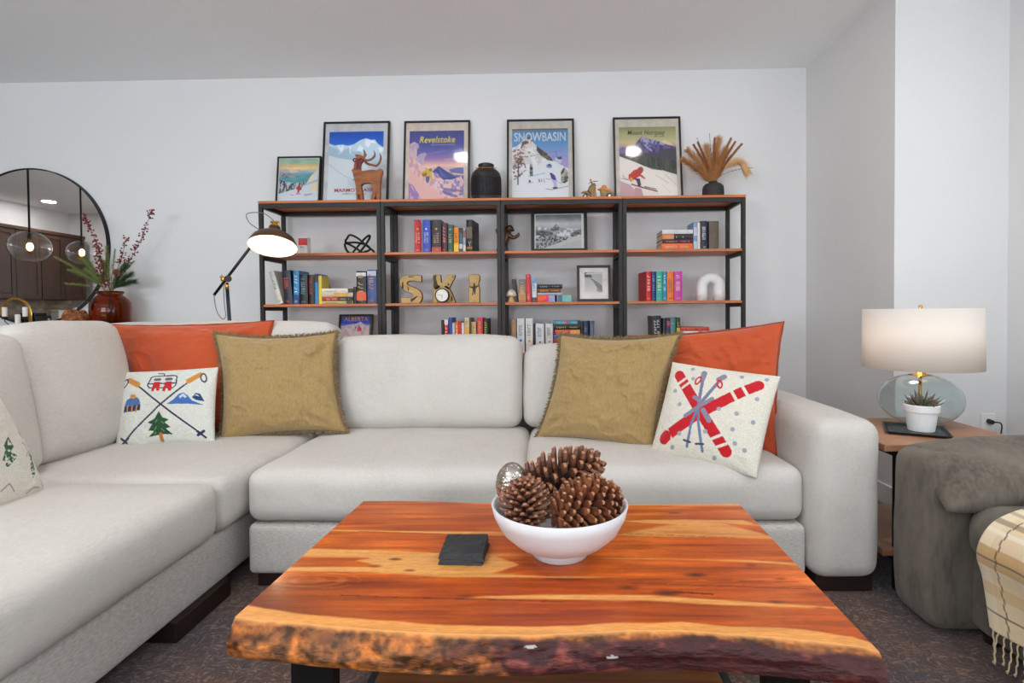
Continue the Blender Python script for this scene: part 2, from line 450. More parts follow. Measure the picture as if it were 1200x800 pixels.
# ================================================================ SECTIONAL SOFA
M_lin = mat('sofa_linen', (215, 209, 202), .9, sheen=.1, var=[((178, 172, 166), 230, (1, .2, .9), .20), ((182, 177, 171), 260, (.2, 1, 1), .25), ((204, 199, 193), 6, (1, 1, 1), .5)],
            bump=[(420, (1, .3, 1), .35), (420, (.3, 1, 1), .3), (9, (1, 1, 1), .16)])
M_lin2 = mat('sofa_linen_base', (209, 204, 198), .9, sheen=.1, var=[((170, 165, 160), 260, (.25, .25, 1.2), .22)], bump=[(420, (1, 1, .3), .35), (14, (1, 1, 1), .1)])
M_dkw = mat('dark_stained_wood', (44, 28, 22), .45, var=((28, 18, 14), 12, (1, 1, 8), .3))
ZB, ZS, ZC = .065, .255, .462
XL = P(290, 650, Y=1.97).x; XD = P(614, 590, Y=1.98).x
XA0 = P(948, 600, Y=1.95).x; XA1 = P(1034, 600, Y=1.93).x
sofa = thing('sectional_sofa', 'large pale oatmeal linen sectional sofa wrapping around the live-edge coffee table', 'sofa', (-.3, 2.4, 0))
def part(name, mb, m=M_lin, **k): return mb.build(name, m, sofa, smooth=True, **k)
# bases
b = MB(); soft_box(b, ((XL+XA0)/2+.002, 2.42, (ZB+ZS)/2), (XA0-XL-.012, .93, ZS-ZB), .022, (0, .004, 0), 8); part('base', b, M_lin2)
b = MB(); soft_box(b, ((XL-1.08), 1.86, (ZB+ZS)/2), (2.1-.06, 2.1, ZS-ZB), .022, (.004, .0, 0), 8)
part('base', b, M_lin2)
# arm, right: tall rounded slab
b = MB()
def arm_shape(p, u):
    p.x += .012*(u[2] > .2)*(u[2]-.2)
    return p
soft_box(b, ((XA0+XA1)/2, 2.42, (ZB+.645)/2), (XA1-XA0, 1.0, .645-ZB), .062, (.014, .012, .012), 10, wob=.004, seed=2, shape=arm_shape); part('arm', b)
b = MB()
for s_ in (0, 1):
    pts = [(XA0+.05-.02*s_+.0, 1.93, ZB+.02), (XA0+.03, 1.915, .4)]
# back frames
b = MB(); soft_box(b, ((XL+XA1)/2-.36, 2.96, .36), (XA1-XL+.70, .12, .57), .05, (0, 0, .01), 8); part('back_frame', b)
b = MB(); soft_box(b, (-2.36, 1.9, .36), (.16, 2.2, .57), .05, (0, 0, .01), 8); part('back_frame', b)
# seat cushions
def seat(x0, x1, y0, y1, seed, rz=.052, T=None):
    q = MB()
    def shp(p, u):
        # the front edge rolls down a little
        return p
    soft_box(q, ((x0+x1)/2, (y0+y1)/2, (ZS+ZC)/2+.002), (x1-x0-.008, y1-y0-.006, ZC-ZS-.004), rz, (.012, .014, .016), 10, wob=.006, seed=seed)
    o = part('seat_cushion', q)
    return o
seat(XL, XD, 1.945, 2.78, 1); seat(XD, XA0, 1.955, 2.78, 5)
YC = 1.845
seat(-2.2, XL-.012, YC, 2.78, 9); seat(-2.2, XL-.012, .86, YC, 13)
# back cushions: soft leaning slabs
def backc(x0, x1, yb, z0, z1, th, lean, seed, rot=0, cx=None, cy=None, puff=.05, crown=.0):
    """face towards -y, bottom front edge at yb, leaning back"""
    q = MB(); w_ = x1-x0; hgt = z1-z0
    T = Matrix.Rotation(rot, 4, 'Z') @ Matrix.Rotation(-lean, 4, 'X')
    def shp(p, u):
        # rounder at the top, sagging corners
        p.z += crown*(1-abs(u[0])**2)*(u[2] > 0)*u[2] - .012*(abs(u[0])**6)*(u[2] > 0)*u[2]
        return p
    c = Vector(((x0+x1)/2, yb+th/2+math.sin(lean)*hgt/2, (z0+z1)/2)) if cx is None else Vector((cx, cy, (z0+z1)/2))
    soft_box(q, c, (w_-.006, th, hgt), min(.060, th*.45), (.006, puff, .010), 12, T=T, wob=.009, seed=seed, shape=shp, es=5)
    return part('back_cushion', q)
zt = lambda px, py, Y: P(px, py, Y=Y).z
backc(P(391, 450, Y=2.70).x, P(612, 450, Y=2.70).x, 2.63, ZC-.01, zt(500, 393, 2.83), .19, .17, 21)
backc(P(613, 450, Y=2.70).x, XA0-.0, 2.64, ZC-.01, zt(760, 402, 2.83), .19, .17, 25)
backc(-2.42, P(393, 450, Y=2.76).x, 2.66, ZC-.01, zt(300, 378, 2.87), .19, .15, 29)
# corner piece rising behind the left cushion, left-hand back cushions facing right
cxl = P(145, 500, Y=2.35).x
backc(-.27, .27, 0, ZC-.01, zt(80, 379, 2.2), .21, .19, 33, rot=PI/2, cx=cxl-.17, cy=2.23, puff=.055)
backc(-.5, .5, 0, ZC-.01, zt(0, 392, 1.7)+.0, .21, .19, 37, rot=PI/2, cx=cxl-.10, cy=1.46, puff=.07)
# legs
M_leg = M_dkw
def leg(x0, x1, y0, y1): MB().box(x0, x1, y0, y1, .009, ZB+.01).build('leg', M_leg, sofa, bevel=.004)
leg(XA0+.03, XA1-.015, 1.96, 2.06); leg(XL+.03, XL+.16, 1.985, 2.1); leg(XL-.16, XL-.035, 1.63, 1.92); leg(XA0+.03, XA1-.015, 2.74, 2.86)
leg(XL-.16, XL-.035, .9, 1.1); leg(-2.2, -2.06, .9, 1.0); leg(-2.2, -2.06, 2.75, 2.85); leg(-.15, 0, 2.7, 2.8)

# ================================================================ LIVE-EDGE COFFEE TABLE
ZT = .46
BL, BR = P(425, 588, Z=ZT), P(868, 592, Z=ZT); FL, FR = P(283, 722, Z=ZT), P(1020, 757, Z=ZT)
def tinv(px, py):
    """photo position of a grain line -> place on the board (metres)"""
    p = P(px, py, Z=ZT); return p.x, p.y
table = thing('coffee_table', 'live-edge coffee table in glossy orange-red wood with pale sapwood streaks', 'table', ((FL.x+FR.x)/2, 1.33, 0))
front_px = [(276, 722), (300, 726), (345, 729), (400, 734), (450, 738), (500, 741), (560, 743), (620, 744), (680, 741), (740, 738), (800, 738), (860, 743), (920, 747), (970, 752), (1010, 757), (1030, 763)]
fx = [P(a, b, Z=ZT).x for a, b in front_px]; fy = [P(a, b, Z=ZT).y for a, b in front_px]
back_px = [(425, 587), (470, 586.5), (520, 588), (560, 589.5), (640, 591), (720, 591), (800, 590.5), (868, 590)]
bx_ = [P(a, b, Z=ZT).x for a, b in back_px]; by_ = [P(a, b, Z=ZT).y for a, b in back_px]
def top_xy(U, V):
    """V 0 at the back, 1 at the front"""
    xb = BL.x+(BR.x-BL.x)*U; xf = fx[0]+(fx[-1]-fx[0])*U
    yb = np.interp(xb, bx_, by_); yf = np.interp(xf, fx, fy)
    return xb+(xf-xb)*V, yb+(yf-yb)*V
xmin, xmax = min(fx[0], BL.x)-.01, max(fx[-1], BR.x)+.01; ymin, ymax = min(fy)-.02, max(by_)+.02
CW, CHH = 560, 300
cv = Canvas(CW, CHH, (xmin, ymin, xmax, ymax))          # board plane, metres; row order is only a lookup
def boardcanvas():
    h, w_ = CHH, CW; Xc, Yc = cv.X, cv.Y
    streak = fbm(h, w_, 46, 5, 3, 4); fine = fbm(h, w_, 130, 9, 8, 3); blot = fbm(h, w_, 6, 6, 5, 4)
    red = np.array((180, 74, 14.)); org = np.array((222, 122, 36.)); brn = np.array((118, 52, 24.)); pale = np.array((238, 176, 100.))
    # planks: boundaries across the depth given on the photo at the table's left and right edge
    def yline(pts):
        q = sorted(tinv(a, b) for a, b in pts); return np.interp(Xc, [a for a, _ in q], [b for _, b in q])
    wav = (fbm(h, w_, 5, 5, 21, 3)-.5)
    base = org*.5+red*.5
    cols = np.ones((h, w_, 3))*base
    tone = [(.62, -.0), (.35, .1), (.55, 0), (.25, .25), (.15, .35), (.45, .2)]
    bounds = [yline([(380, 622), (480, 624), (640, 620), (900, 629)]), yline([(345, 651), (600, 650), (780, 655), (925, 660)]), yline([(310, 683), (640, 678), (950, 683)]),
              yline([(290, 702), (640, 702), (1000, 711)])]
    band = sum((Yc < b_).astype(int) for b_ in bounds)      # 0 = back plank
    for k, (t, dk) in enumerate([(.55, .10), (.5, .0), (.42, .05), (.25, .12), (.22, .28)]):
        m = band == k; c = (org*t+red*(1-t))*(1-dk)+brn*dk; cols[m] = c
    tt = np.clip((streak-.5)*3.2, -1, 1)[..., None]
    cols = cols*(1+.20*tt)+np.where(tt < 0, tt*np.array((-6, 6, 4.)), 0)
    cols += ((fine-.5)*42)[..., None]*np.array((1, .8, .5)) + ((blot-.5)*70)[..., None]*np.array((.9, .8, .4))
    # darker left end region (brown heartwood)
    dl = np.clip((tinv(480, 700)[0]-Xc)/.3, 0, 1)*(Yc < bounds[2]); cols = cols*(1-.38*dl[..., None])+brn*.22*dl[..., None]
    def pale_band(a_pts, b_pts, soft=.004, col=pale, al=1):
        """pale sapwood between an upper (far) and a lower (near) line"""
        ya = yline(a_pts); yb = yline(b_pts); x0 = max(min(tinv(*p)[0] for p in a_pts), -9); x1 = max(tinv(*p)[0] for p in a_pts)
        s_ = soft*(.5+fine*2)
        vx = lambda p: abs(p[0]-(425-(p[1]-586)*1.03)) < 14 or abs(p[0]-(868+(p[1]-590)*.96)) < 14      # ends at a table end: no fading
        f0 = .002 if vx(a_pts[0]) else .07; f1 = .002 if vx(a_pts[-1]) else .07
        x0 -= .02 if f0 < .01 else f0*.3; x1 += .02 if f1 < .01 else f1*.3
        fd = np.clip((Xc-x0)/f0, 0, 1)*np.clip((x1-Xc)/f1, 0, 1); s_ = s_*(.3+.7*fd); gap = (1-fd)*.5*np.abs(ya-yb)
        al_ = np.clip((ya-gap-Yc)/s_+.5, 0, 1)*np.clip((Yc-yb-gap)/s_+.5, 0, 1)*(fd > 0)
        jit = np.clip(1.1-np.abs(streak-.5)*1.2, 0, 1)
        cc = col*(1+.10*(fine-.5))[..., None]*(1-.10*np.clip(streak-.55, 0, 1)*3)[..., None]
        k = (al_*jit*al)[..., None]; cols[:] = cols*(1-k)+cc*k
    pale_band([(425, 585), (540, 586), (640, 590), (868, 588)], [(425, 586.5), (520, 587.5), (560, 590), (640, 592), (868, 592.3)])
    pale_band([(388, 620.5), (470, 622), (520, 622.5), (600, 622.5)], [(384, 622), (470, 623.5), (520, 625), (600, 628)])
    pale_band([(358, 642.5), (460, 645), (520, 648), (640, 649.5)], [(330, 652), (430, 653), (462, 660), (520, 651), (640, 651.5)])
    pale_band([(430, 651), (462, 655), (520, 648), (600, 650)], [(430, 662), (470, 669), (520, 672), (560, 674)], soft=.01)
    pale_band([(340, 664), (430, 664), (520, 668), (640, 675), (700, 676)], [(335, 669), (430, 670), (520, 676), (640, 676.5), (700, 677.5)])
    pale_band([(735, 609), (800, 608.5), (870, 609), (885, 614)], [(735, 612), (790, 614), (840, 612), (885, 616)], al=.9)
    pale_band([(725, 625), (800, 612), (840, 611), (890, 613), (905, 628)], [(725, 628), (800, 629), (860, 629.5), (907, 632)], soft=.012, al=.85)
    pale_band([(540, 699), (640, 696.5), (760, 697), (850, 703), (990, 712)], [(560, 700.5), (640, 702), (760, 703.5), (850, 709), (990, 713)])
    pale_band([(700, 653), (800, 654.5), (880, 656), (940, 660)], [(700, 654.2), (800, 655.5), (880, 658.5), (940, 662.5)], al=.85)
    pale_band([(640, 674.5), (720, 675)], [(640, 677), (720, 676.5)], al=.8)
    pale_band([(950, 682), (968, 684)], [(950, 684), (968, 686)], al=.8)
    # swirl at the left and the sapwood rim along the front
    sw = np.array([tinv(360, 680)]); d = np.hypot((Xc-sw[0, 0])*1.0, (Yc-sw[0, 1])*3.0); ring = (np.sin(d*150+streak*6) > .3) & (d < .12)
    cols[ring] = cols[ring]*.78+pale*.22
    yf = np.interp(Xc, fx, fy); wd = .026+.016*(fbm(h, w_, 3, 9, 31, 3)-.4)+.01*np.clip((tinv(430, 730)[0]-Xc)/.3, 0, 1)
    k = np.clip((yf+wd-Yc)/.004+.5, 0, 1)[..., None]*1.0
    cols[:] = cols*(1-k)+(np.array((236, 168, 92.))*(1+.22*(streak-.5))[..., None])*k
    # knots and cracks
    for (px, py, r, dk) in [(815, 673.5, .012, .8), (782, 694.5, .014, .8), (735, 688, .012, .5), (790, 601, .01, .6), (463, 655, .008, .8), (480, 668, .007, .6), (880, 662, .007, .5), (440, 663, .008, .5), (910, 705, .008, .5), (915, 678, .006, .5), (545, 699, .01, .5), (960, 712, .006, .4)]:
        x, y = tinv(px, py); d = np.hypot((Xc-x)/2.4, (Yc-y))/r; kk = np.clip(1.1-d, 0, 1)[..., None]*dk; cols[:] = cols*(1-kk)+np.array((60, 26, 14.))*kk
    for pts, wd_ in [([(400, 697), (460, 699.5), (520, 701), (600, 703), (660, 705)], .0016), ([(740, 683), (840, 686), (950, 690)], .0012), ([(640, 678), (800, 679), (940, 682)], .0010), ([(790, 693), (835, 696)], .003), ([(640, 621), (860, 630)], .001), ([(420, 622), (600, 629)], .0012)]:
        q = [tinv(*p) for p in pts]; m = cv.line(q, wd_*2); cols[m] = cols[m]*.45+np.array((50, 22, 12.))*.55
    cv.a[:] = np.clip(cols, 8, 250)
boardcanvas()
M_top = mat('live_edge_top', (200, 100, 40), .36, attr='paint', var=[((214, 190, 170), 60, (.9, 12, 1), .25)], coat=.15, spec=.35)
def slab():
    U, V = np.meshgrid(np.linspace(0, 1, 620), np.linspace(0, 1, 330)); X, Y = top_xy(U, V)
    ix = (X-xmin)/(xmax-xmin)*(CW-1); iy = (Y-ymin)/(ymax-ymin)*(CHH-1)
    x0 = np.clip(ix.astype(int), 0, CW-2); y0 = np.clip(iy.astype(int), 0, CHH-2); a = np.clip(ix-x0, 0, 1)[..., None]; b_ = np.clip(iy-y0, 0, 1)[..., None]
    A = cv.a; col = (A[y0, x0]*(1-a)+A[y0, x0+1]*a)*(1-b_)+(A[y0+1, x0]*(1-a)+A[y0+1, x0+1]*a)*b_
    Z = np.full_like(X, ZT)
    pts = np.stack([X, Y, Z], -1).reshape(-1, 3); cols = np.concatenate([lin(col.reshape(-1, 3)), np.ones((X.size, 1))], 1)
    h, w_ = X.shape; i = np.arange(h*w_).reshape(h, w_)
    q = np.stack([i[:-1, :-1], i[:-1, 1:], i[1:, 1:], i[1:, :-1]], -1).reshape(-1, 4)[:, ::-1]
    o = fastmesh('tabletop', pts-np.array(table.location), q, M_top, table, True, cols); return o
slab()
# the bark edge: front rim rolls out and down; sides and underside
M_bark = mat('live_edge_bark', (172, 104, 52), .48, attr='paint', spec=.35, bump=[(34, (1, 3, 3), .5), (120, (1, 3, 3), .3)])
def bark():
    n = 460; m = 34; us = np.linspace(0, 1, n)
    xf = fx[0]+(fx[-1]-fx[0])*us; yf = np.interp(xf, fx, fy)
    ks = np.linspace(0, 1, m)
    n1 = fbm(m, n, 3, 26, 41, 4); n2 = fbm(m, n, 5, 60, 42, 4); n3 = fbm(m, n, 2, 9, 43, 3)
    th = np.interp(us, [0, .1, .35, .7, .92, 1], [.060, .058, .060, .064, .058, .052])
    out = np.interp(us, [0, .15, .5, .8, 1], [.030, .034, .022, .016, .030])
    pts = np.zeros((m, n, 3)); col = np.zeros((m, n, 3))
    K_, Uu = np.meshgrid(ks, us, indexing='ij')
    prof_y = -(out[None]*np.sin(np.clip(K_, 0, 1)*PI*.62)) - (n3-.5)*.012*np.sin(K_*PI)*1.5 - (n1-.5)*.008*np.sin(K_*PI)
    pts[..., 0] = xf[None]; pts[..., 1] = yf[None]+prof_y; pts[..., 2] = ZT-th[None]*(K_**1.15)
    # ends roll round
    tan_ = np.array((190, 112, 52.)); lt = np.array((226, 160, 92.)); dk = np.array((50, 24, 26.)); mah = np.array((80, 34, 32.))
    right = np.clip((Uu-.36+.25*(n1-.5))/.10, 0, 1)
    c = tan_[None, None]*np.clip(.75+(n2-.5)*1.6, .35, 1.25)[..., None]+((n1-.5)*40)[..., None]
    dmask = np.clip((n1*.6+n2*.4-.58)*10, 0, 1)*.6; c = c*(1-dmask[..., None])+np.array((62, 34, 24.))*dmask[..., None]
    edge = .10+.34*(fbm(m, n, 1, 12, 47, 3)-.35)
    bm_ = right*np.clip((K_-edge)*9, 0, 1); bc = dk*(1-n2[..., None])+mah*n2[..., None]; bc = bc+np.clip((n1-.62)*5, 0, 1)[..., None]*np.array((70, 40, 30.))
    c = c*(1-bm_[..., None])+bc*bm_[..., None]
    top = np.clip(1-K_/.14, 0, 1)[..., None]; c = c*(1-top)+lt*top
    for (u_, k_) in ((.615, .62), (.49, .3)):
        d = np.hypot((Uu-u_)*60, (K_-k_)*12); mm = (d < .55)[..., None]; c = np.where(mm, np.array((196, 188, 180.)), c)
    col = np.clip(c, 5, 250)
    i = np.arange(m*n).reshape(m, n); q = np.stack([i[:-1, :-1], i[1:, :-1], i[1:, 1:], i[:-1, 1:]], -1).reshape(-1, 4)
    cols = np.concatenate([lin(col.reshape(-1, 3)), np.ones((m*n, 1))], 1)
    fastmesh('bark_edge', pts.reshape(-1, 3)-np.array(table.location), q, M_bark, table, True, cols)
    # underside and the plain cut ends
    bot = pts[-1]; e = MB(); e.cur = 0
    nb = 40; Ub = np.linspace(0, 1, nb)
    xb = BL.x+(BR.x-BL.x)*Ub; yb = np.interp(xb, bx_, by_)
    fr = bot[np.linspace(0, n-1, nb).astype(int)]
    vs = [tuple(v) for v in fr]+[(xb[k], yb[k], ZT-.055) for k in range(nb)]+[(xb[k], yb[k], ZT) for k in range(nb)]
    fs = [(k, k+1, nb+k+1, nb+k) for k in range(nb-1)]+[(nb+k, nb+k+1, 2*nb+k+1, 2*nb+k) for k in range(nb-1)]
    e.add(vs, fs)
    for side in (0, -1):
        A_ = [tuple(p) for p in pts[:, side][::3]]+[tuple(pts[-1, side])]
        B_ = (xb[side], yb[side], ZT-.055); Cc = (xb[side], yb[side], ZT)
        e.add(A_+[B_, Cc], [tuple(range(len(A_)+2))])
    e.build('underside', mat('table_cut_ends', (150, 70, 32), .45, var=((96, 42, 22), 10, (1, 6, 1), .3)), table)
bark()
M_blk = mat('black_metal', (22, 22, 24), .42, metal=.3)
# black U-shaped legs with a wooden shelf between
lx = [P(361, 775, Z=.38).x, P(936, 790, Z=.38).x]
yfr = P(361, 775, Z=.38).y-.0
for x in lx:
    m_ = MB(); w2 = .042
    m_.box(x-w2, x+w2, yfr+.015, yfr+.05, .009, ZT-.056).box(x-w2, x+w2, 1.56, 1.595, .009, ZT-.056).box(x-w2, x+w2, yfr+.015, 1.595, .009, .03)
    m_.build('leg', M_blk, table, bevel=.002)
MB().box(lx[0]+.044, lx[1]-.044, yfr+.03, 1.57, .13, .165).build('lower_shelf', mat('shelf_walnut', (168, 104, 58), .4, var=((104, 58, 34), 7, (.6, 7, 1), .3)), table, bevel=.004)
# ================================================================ BOOKSHELVES
YFS, YBS = 3.385, 3.70
ux = [P(p_, 300, Y=YFS).x for p_ in (303.4, 446.2, 587.0, 730.0, 874.2)]
ZTOP = P(500, 233.0, Y=YFS).z
Z2 = P(500, 295.0, Y=YFS).z; Z3 = P(500, 355.0, Y=YFS).z; Z4 = Z3-(Z2-Z3); Z5 = Z4-(Z2-Z3)
M_shw = mat('shelf_board', (208, 122, 68), .42, var=((172, 94, 52), 8, (.7, 9, 9), .35))
M_shm = mat('shelf_frame_black', (40, 36, 34), .5, metal=.2)
places = ['leftmost of the four, behind the black floor lamp', 'second from the left, holding the wooden SKI letters', 'third from left, holding two framed photos', 'rightmost of the four, holding the white ceramic arch']
for k in range(4):
    a, b_ = ux[k]+.001, ux[k+1]-.001
    r = thing('bookshelf', 'black metal bookshelf with wood shelves, '+places[k], 'bookshelf', ((a+b_)/2, (YFS+YBS)/2, 0), 'row of bookshelves along the back wall')
    t = .024
    for x in (a, b_-t):
        for y in (YFS, YBS-t): MB().box(x, x+t, y, y+t, 0, ZTOP-.016).build('post', M_shm, r, bevel=.0015)
    MB().box(a, b_, YFS-.004, YBS, ZTOP-.016, ZTOP).build('top_board', M_shw, r, bevel=.002)
    zt_ = ZTOP-.0165
    for y in (YFS+.001, YBS-t-.001): MB().box(a+t, b_-t, y, y+t, zt_-.026, zt_).build('rail', M_shm, r)
    for x in (a+.001, b_-t-.001): MB().box(x, x+t-.002, YFS+t, YBS-t, zt_-.026, zt_).build('rail', M_shm, r)
    for z in (Z2, Z3, Z4, Z5, .14):
        MB().box(a+.003, b_-.003, YFS+.026, YBS-.025, z-.016, z).build('shelf', M_shw, r, bevel=.0015)
        MB().box(a+.024, b_-.024, YFS-.001, YFS+.0265, z-.016, z).build('shelf_front', M_shw, r, bevel=.0015)
        for x in (a+.001, b_-t-.001): MB().box(x, x+t-.002, YFS+t, YBS-t, z-.040, z-.0162).build('rail', M_shm, r)

# ================================================================ BOOKS
M_pages = mat('paper_pages', (226, 214, 190), .9, var=((200, 186, 160), 200, (1, 1, 1), .3))
def cmat(c, rough=.42):
    c = tuple(int(x) for x in c); return mat('cover_%d_%d_%d' % c, c, rough, var=(tuple(int(x*.86) for x in c), 18, (1, 1, 1), .3))
BY = YFS+.055
GR = 'books on the open shelves'
def marks(mb, x0, x1, z0, z1, rs, y=-.0009, rows=1, vertical=True):
    """rows of small printed strokes on a spine"""
    n = rs.randint(5, 9)
    for j in range(rows):
        if vertical:
            xa = x0+(x1-x0)*j/rows; xb = x0+(x1-x0)*(j+.75)/rows; h = (z1-z0)/n
            for i in range(n):
                if rs.random() < .12: continue
                za = z0+i*h; q = rs.random()
                if q < .4: mb.box(xa, xb, y, 0, za, za+h*.25).box(xa, xa+(xb-xa)*.3, y, 0, za, za+h*.72)
                elif q < .7: mb.box(xa, xb, y, 0, za, za+h*.28).box(xa, xb, y, 0, za+h*.48, za+h*.72)
                else: mb.box(xa, xb, y, 0, za+h*.1, za+h*.4)
        else:
            za = z0+(z1-z0)*j/rows; zb = za+(z1-z0)*.7/rows; h = (x1-x0)/n
            for i in range(n):
                if rs.random() < .12: continue
                xa = x0+i*h
                mb.box(xa, xa+h*.25, y, 0, za, zb)
                if rs.random() < .6: mb.box(xa, xa+h*.7, y, 0, za, za+(zb-za)*.3)
bookn = [0]
def book(px0, px1, pyt, zb, col, label, tcol=None, d=.15, yaw=0, lean=0, y=None, band=None, rows=1, emblem=None, title=(.35, .9), sub=True):
    """standing book: spine towards the room"""
    bookn[0] += 1; rs = random.Random(bookn[0]); y = BY if y is None else y
    A = P(px0, 300, Y=y).x; B = P(px1, 300, Y=y).x; w_ = (B-A)*.96; h = P((px0+px1)/2, pyt, Y=y).z-zb
    r = thing('book', label, 'book', (0, 0, 0), GR); t = min(.0022, w_*.12)
    m = MB().box(-w_/2, -w_/2+t, 0, d, 0, h).box(w_/2-t, w_/2, 0, d, 0, h)
    m.add(*curved_spine(w_, h, t)); m.build('cover', cmat(col), r)
    MB().box(-w_/2+t, w_/2-t, t+.001, d-.004, .003, h-.003).build('pages', M_pages, r)
    yy = -.0005-min(.004, w_*.12)
    if band:
        for k, (z0, z1, c) in enumerate(band):
            MB().box(-w_/2*.985, w_/2*.985, yy-.0004, .0, h*z0, h*z1).build('spine_band', cmat(c), r)
    if tcol and w_ > .012:
        q = MB(); marks(q, -w_*.30, w_*.34, h*title[0], h*title[1], rs, yy-.0008, rows)
        if sub: marks(q, -w_*.26, w_*.26, h*.06, h*.14, rs, yy-.0008, 1, False)
        q.build('spine_title', cmat(tcol), r)
    if emblem:
        (ez, er, ec) = emblem; MB().tube([(0, yy-.0012, h*ez), (0, yy+.001, h*ez)], min(w_*.36, er), 14).build('spine_emblem', cmat(ec), r)
    r.location = ((A+B)/2, y, zb+.0005+abs(math.sin(lean))*w_/2); r.rotation_euler = (0, lean, yaw)
    return r
def curved_spine(w_, h, t):
    n = 6; vs = []; b_ = min(.004, w_*.12)
    for i in range(n+1):
        x = -w_/2+w_*i/n; yb = -b_*math.sin(PI*i/n)
        vs += [(x, yb, 0), (x, yb, h), (x, t, 0), (x, t, h)]
    fs = []
    for i in range(n):
        a = 4*i; c = a+4
        fs += [(a, a+1, c+1, c), (a+2, c+2, c+3, a+3), (a+1, a+3, c+3, c+1), (a, c, c+2, a+2)]
    return vs, fs
def flat(px0, px1, y0, y1, zb, col, label, tcol=None, d=.16, band=None, y=None, yaw=0, off=0, name='book'):
    """book lying flat, spine to the room; thickness from its photo height"""
    bookn[0] += 1; rs = random.Random(bookn[0]); y = BY if y is None else y
    A = P(px0, 300, Y=y).x; B = P(px1, 300, Y=y).x; L = B-A; th = (y1-y0)/F_PX*y*.97
    r = thing('book', label, 'book', (0, 0, 0), GR); t = min(.002, th*.15)
    m = MB().box(0, L, 0, d, 0, t).box(0, L, 0, d, th-t, th)
    n = 5; b_ = min(.003, th*.12); vs = []; fs = []
    for i in range(n+1):
        z = th*i/n; yb = -b_*math.sin(PI*i/n); vs += [(0, yb, z), (L, yb, z), (0, t, z), (L, t, z)]
    for i in range(n):
        a = 4*i; c = a+4; fs += [(a, a+1, c+1, c), (a+2, c+2, c+3, a+3), (a+1, a+3, c+3, c+1), (a, c, c+2, a+2)]
    m.add(vs, fs); m.build('cover', cmat(col), r)
    MB().box(.003, L-.003, t+.001, d-.004, t, th-t).build('pages', M_pages, r)
    yy = -b_-.0006
    if band:
        for (a, b2, c) in band: MB().box(L*a, L*b2, yy-.0003, 0, th*.04, th*.96).build('spine_band', cmat(c), r)
    if tcol:
        q = MB(); marks(q, L*.12, L*.5, th*.25, th*.8, rs, yy-.0007, 1, False); marks(q, L*.6, L*.9, th*.3, th*.7, rs, yy-.0007, 1, False)
        q.build('spine_title', cmat(tcol), r)
    r.location = (A+off, y, zb+.0005); r.rotation_euler = (0, 0, yaw)
    return zb+.0005+th+.0003
def pile(px0, px1, zb, rows, **k):
    for row in rows: zb = flat(row[0] if row[0] else px0, row[1] if row[1] else px1, 0, row[2], zb, *row[3:5], **{**k, **row[5]})
    return zb
# --- left unit, upper shelf
book(350, 360.5, 278, Z2, (232, 230, 230), 'small white book with a red square on it, alone on the upper left shelf', (150, 150, 160), d=.05, band=[(.55, .95, (206, 44, 52))], rows=1, title=(.3, .5), yaw=.0, y=BY+.05)
# --- left unit, middle shelf
book(325, 331, 317, Z3, (214, 214, 204), 'pale grey-green thin book leaning at the far left end of its shelf', (170, 170, 160), lean=-.27, y=BY+.01, d=.12)
book(332.5, 342.5, 317, Z3, (38, 36, 56), 'dark navy hardcover with small red lettering, beside the leaning pale book', (196, 82, 62), lean=-.07, title=(.45, .8), emblem=(.08, .004, (196, 82, 62)))
book(343.3, 350, 317, Z3, (58, 140, 196), 'sky blue book with white lettering between navy and black books', (232, 240, 246), band=[(.0, .28, (30, 70, 130))])
book(350.6, 360, 322, Z3, (26, 28, 34), 'black paperback with teal lettering beside the sky blue book', (92, 176, 190), emblem=(.93, .004, (70, 110, 190)))
book(361, 367.6, 322, Z3, (28, 22, 24), 'black paperback with large red lettering on the left unit', (206, 40, 44), emblem=(.93, .004, (206, 40, 44)))
book(368, 372.2, 321, Z3, (44, 132, 190), 'thin bright blue paperback with a dark top on the left unit', None, band=[(.72, 1, (36, 40, 50))])
book(372.6, 376.4, 323, Z3, (226, 202, 70), 'thin yellow paperback standing at the left end of a pile of four', None, d=.12)
z_ = pile(376.6, 413, Z3, [(0, 0, 3.6, (182, 186, 120), 'pale green paperback at the bottom of the pile of four', dict(tcol=(120, 124, 80), band=[(.78, .98, (60, 60, 58))])),
    (0, 0, 4.8, (178, 52, 30), 'red and black paperback in the pile of four on the left unit', dict(tcol=(240, 226, 210), band=[(.52, 1, (44, 26, 22))])),
    (0, 0, 4.8, (206, 196, 172), 'cream and yellow paperback, second from top in the pile of four', dict(tcol=(230, 210, 110), band=[(.4, .85, (222, 170, 60))])),
    (0, 0, 5.2, (232, 226, 218), 'white paperback with a dark end on top of the pile of four', dict(tcol=(180, 170, 165), band=[(.84, 1, (64, 30, 40))]))])
book(413.6, 416.6, 336, Z3, (50, 38, 40), 'short dark thin book wedged between the pile of four and the fire book', None)
book(417, 429, 317.5, Z3, (24, 28, 40), 'thick black paperback with an orange fire picture low on its spine', (206, 150, 70), band=[(.10, .36, (222, 96, 40)), (.84, .95, (222, 226, 230))])
book(429.8, 441, 316, Z3, (72, 88, 150), 'thick blue-violet paperback with tan lettering at the right end of the left unit', (190, 160, 130), band=[(.82, .96, (200, 206, 222)), (.0, .12, (60, 70, 120))])
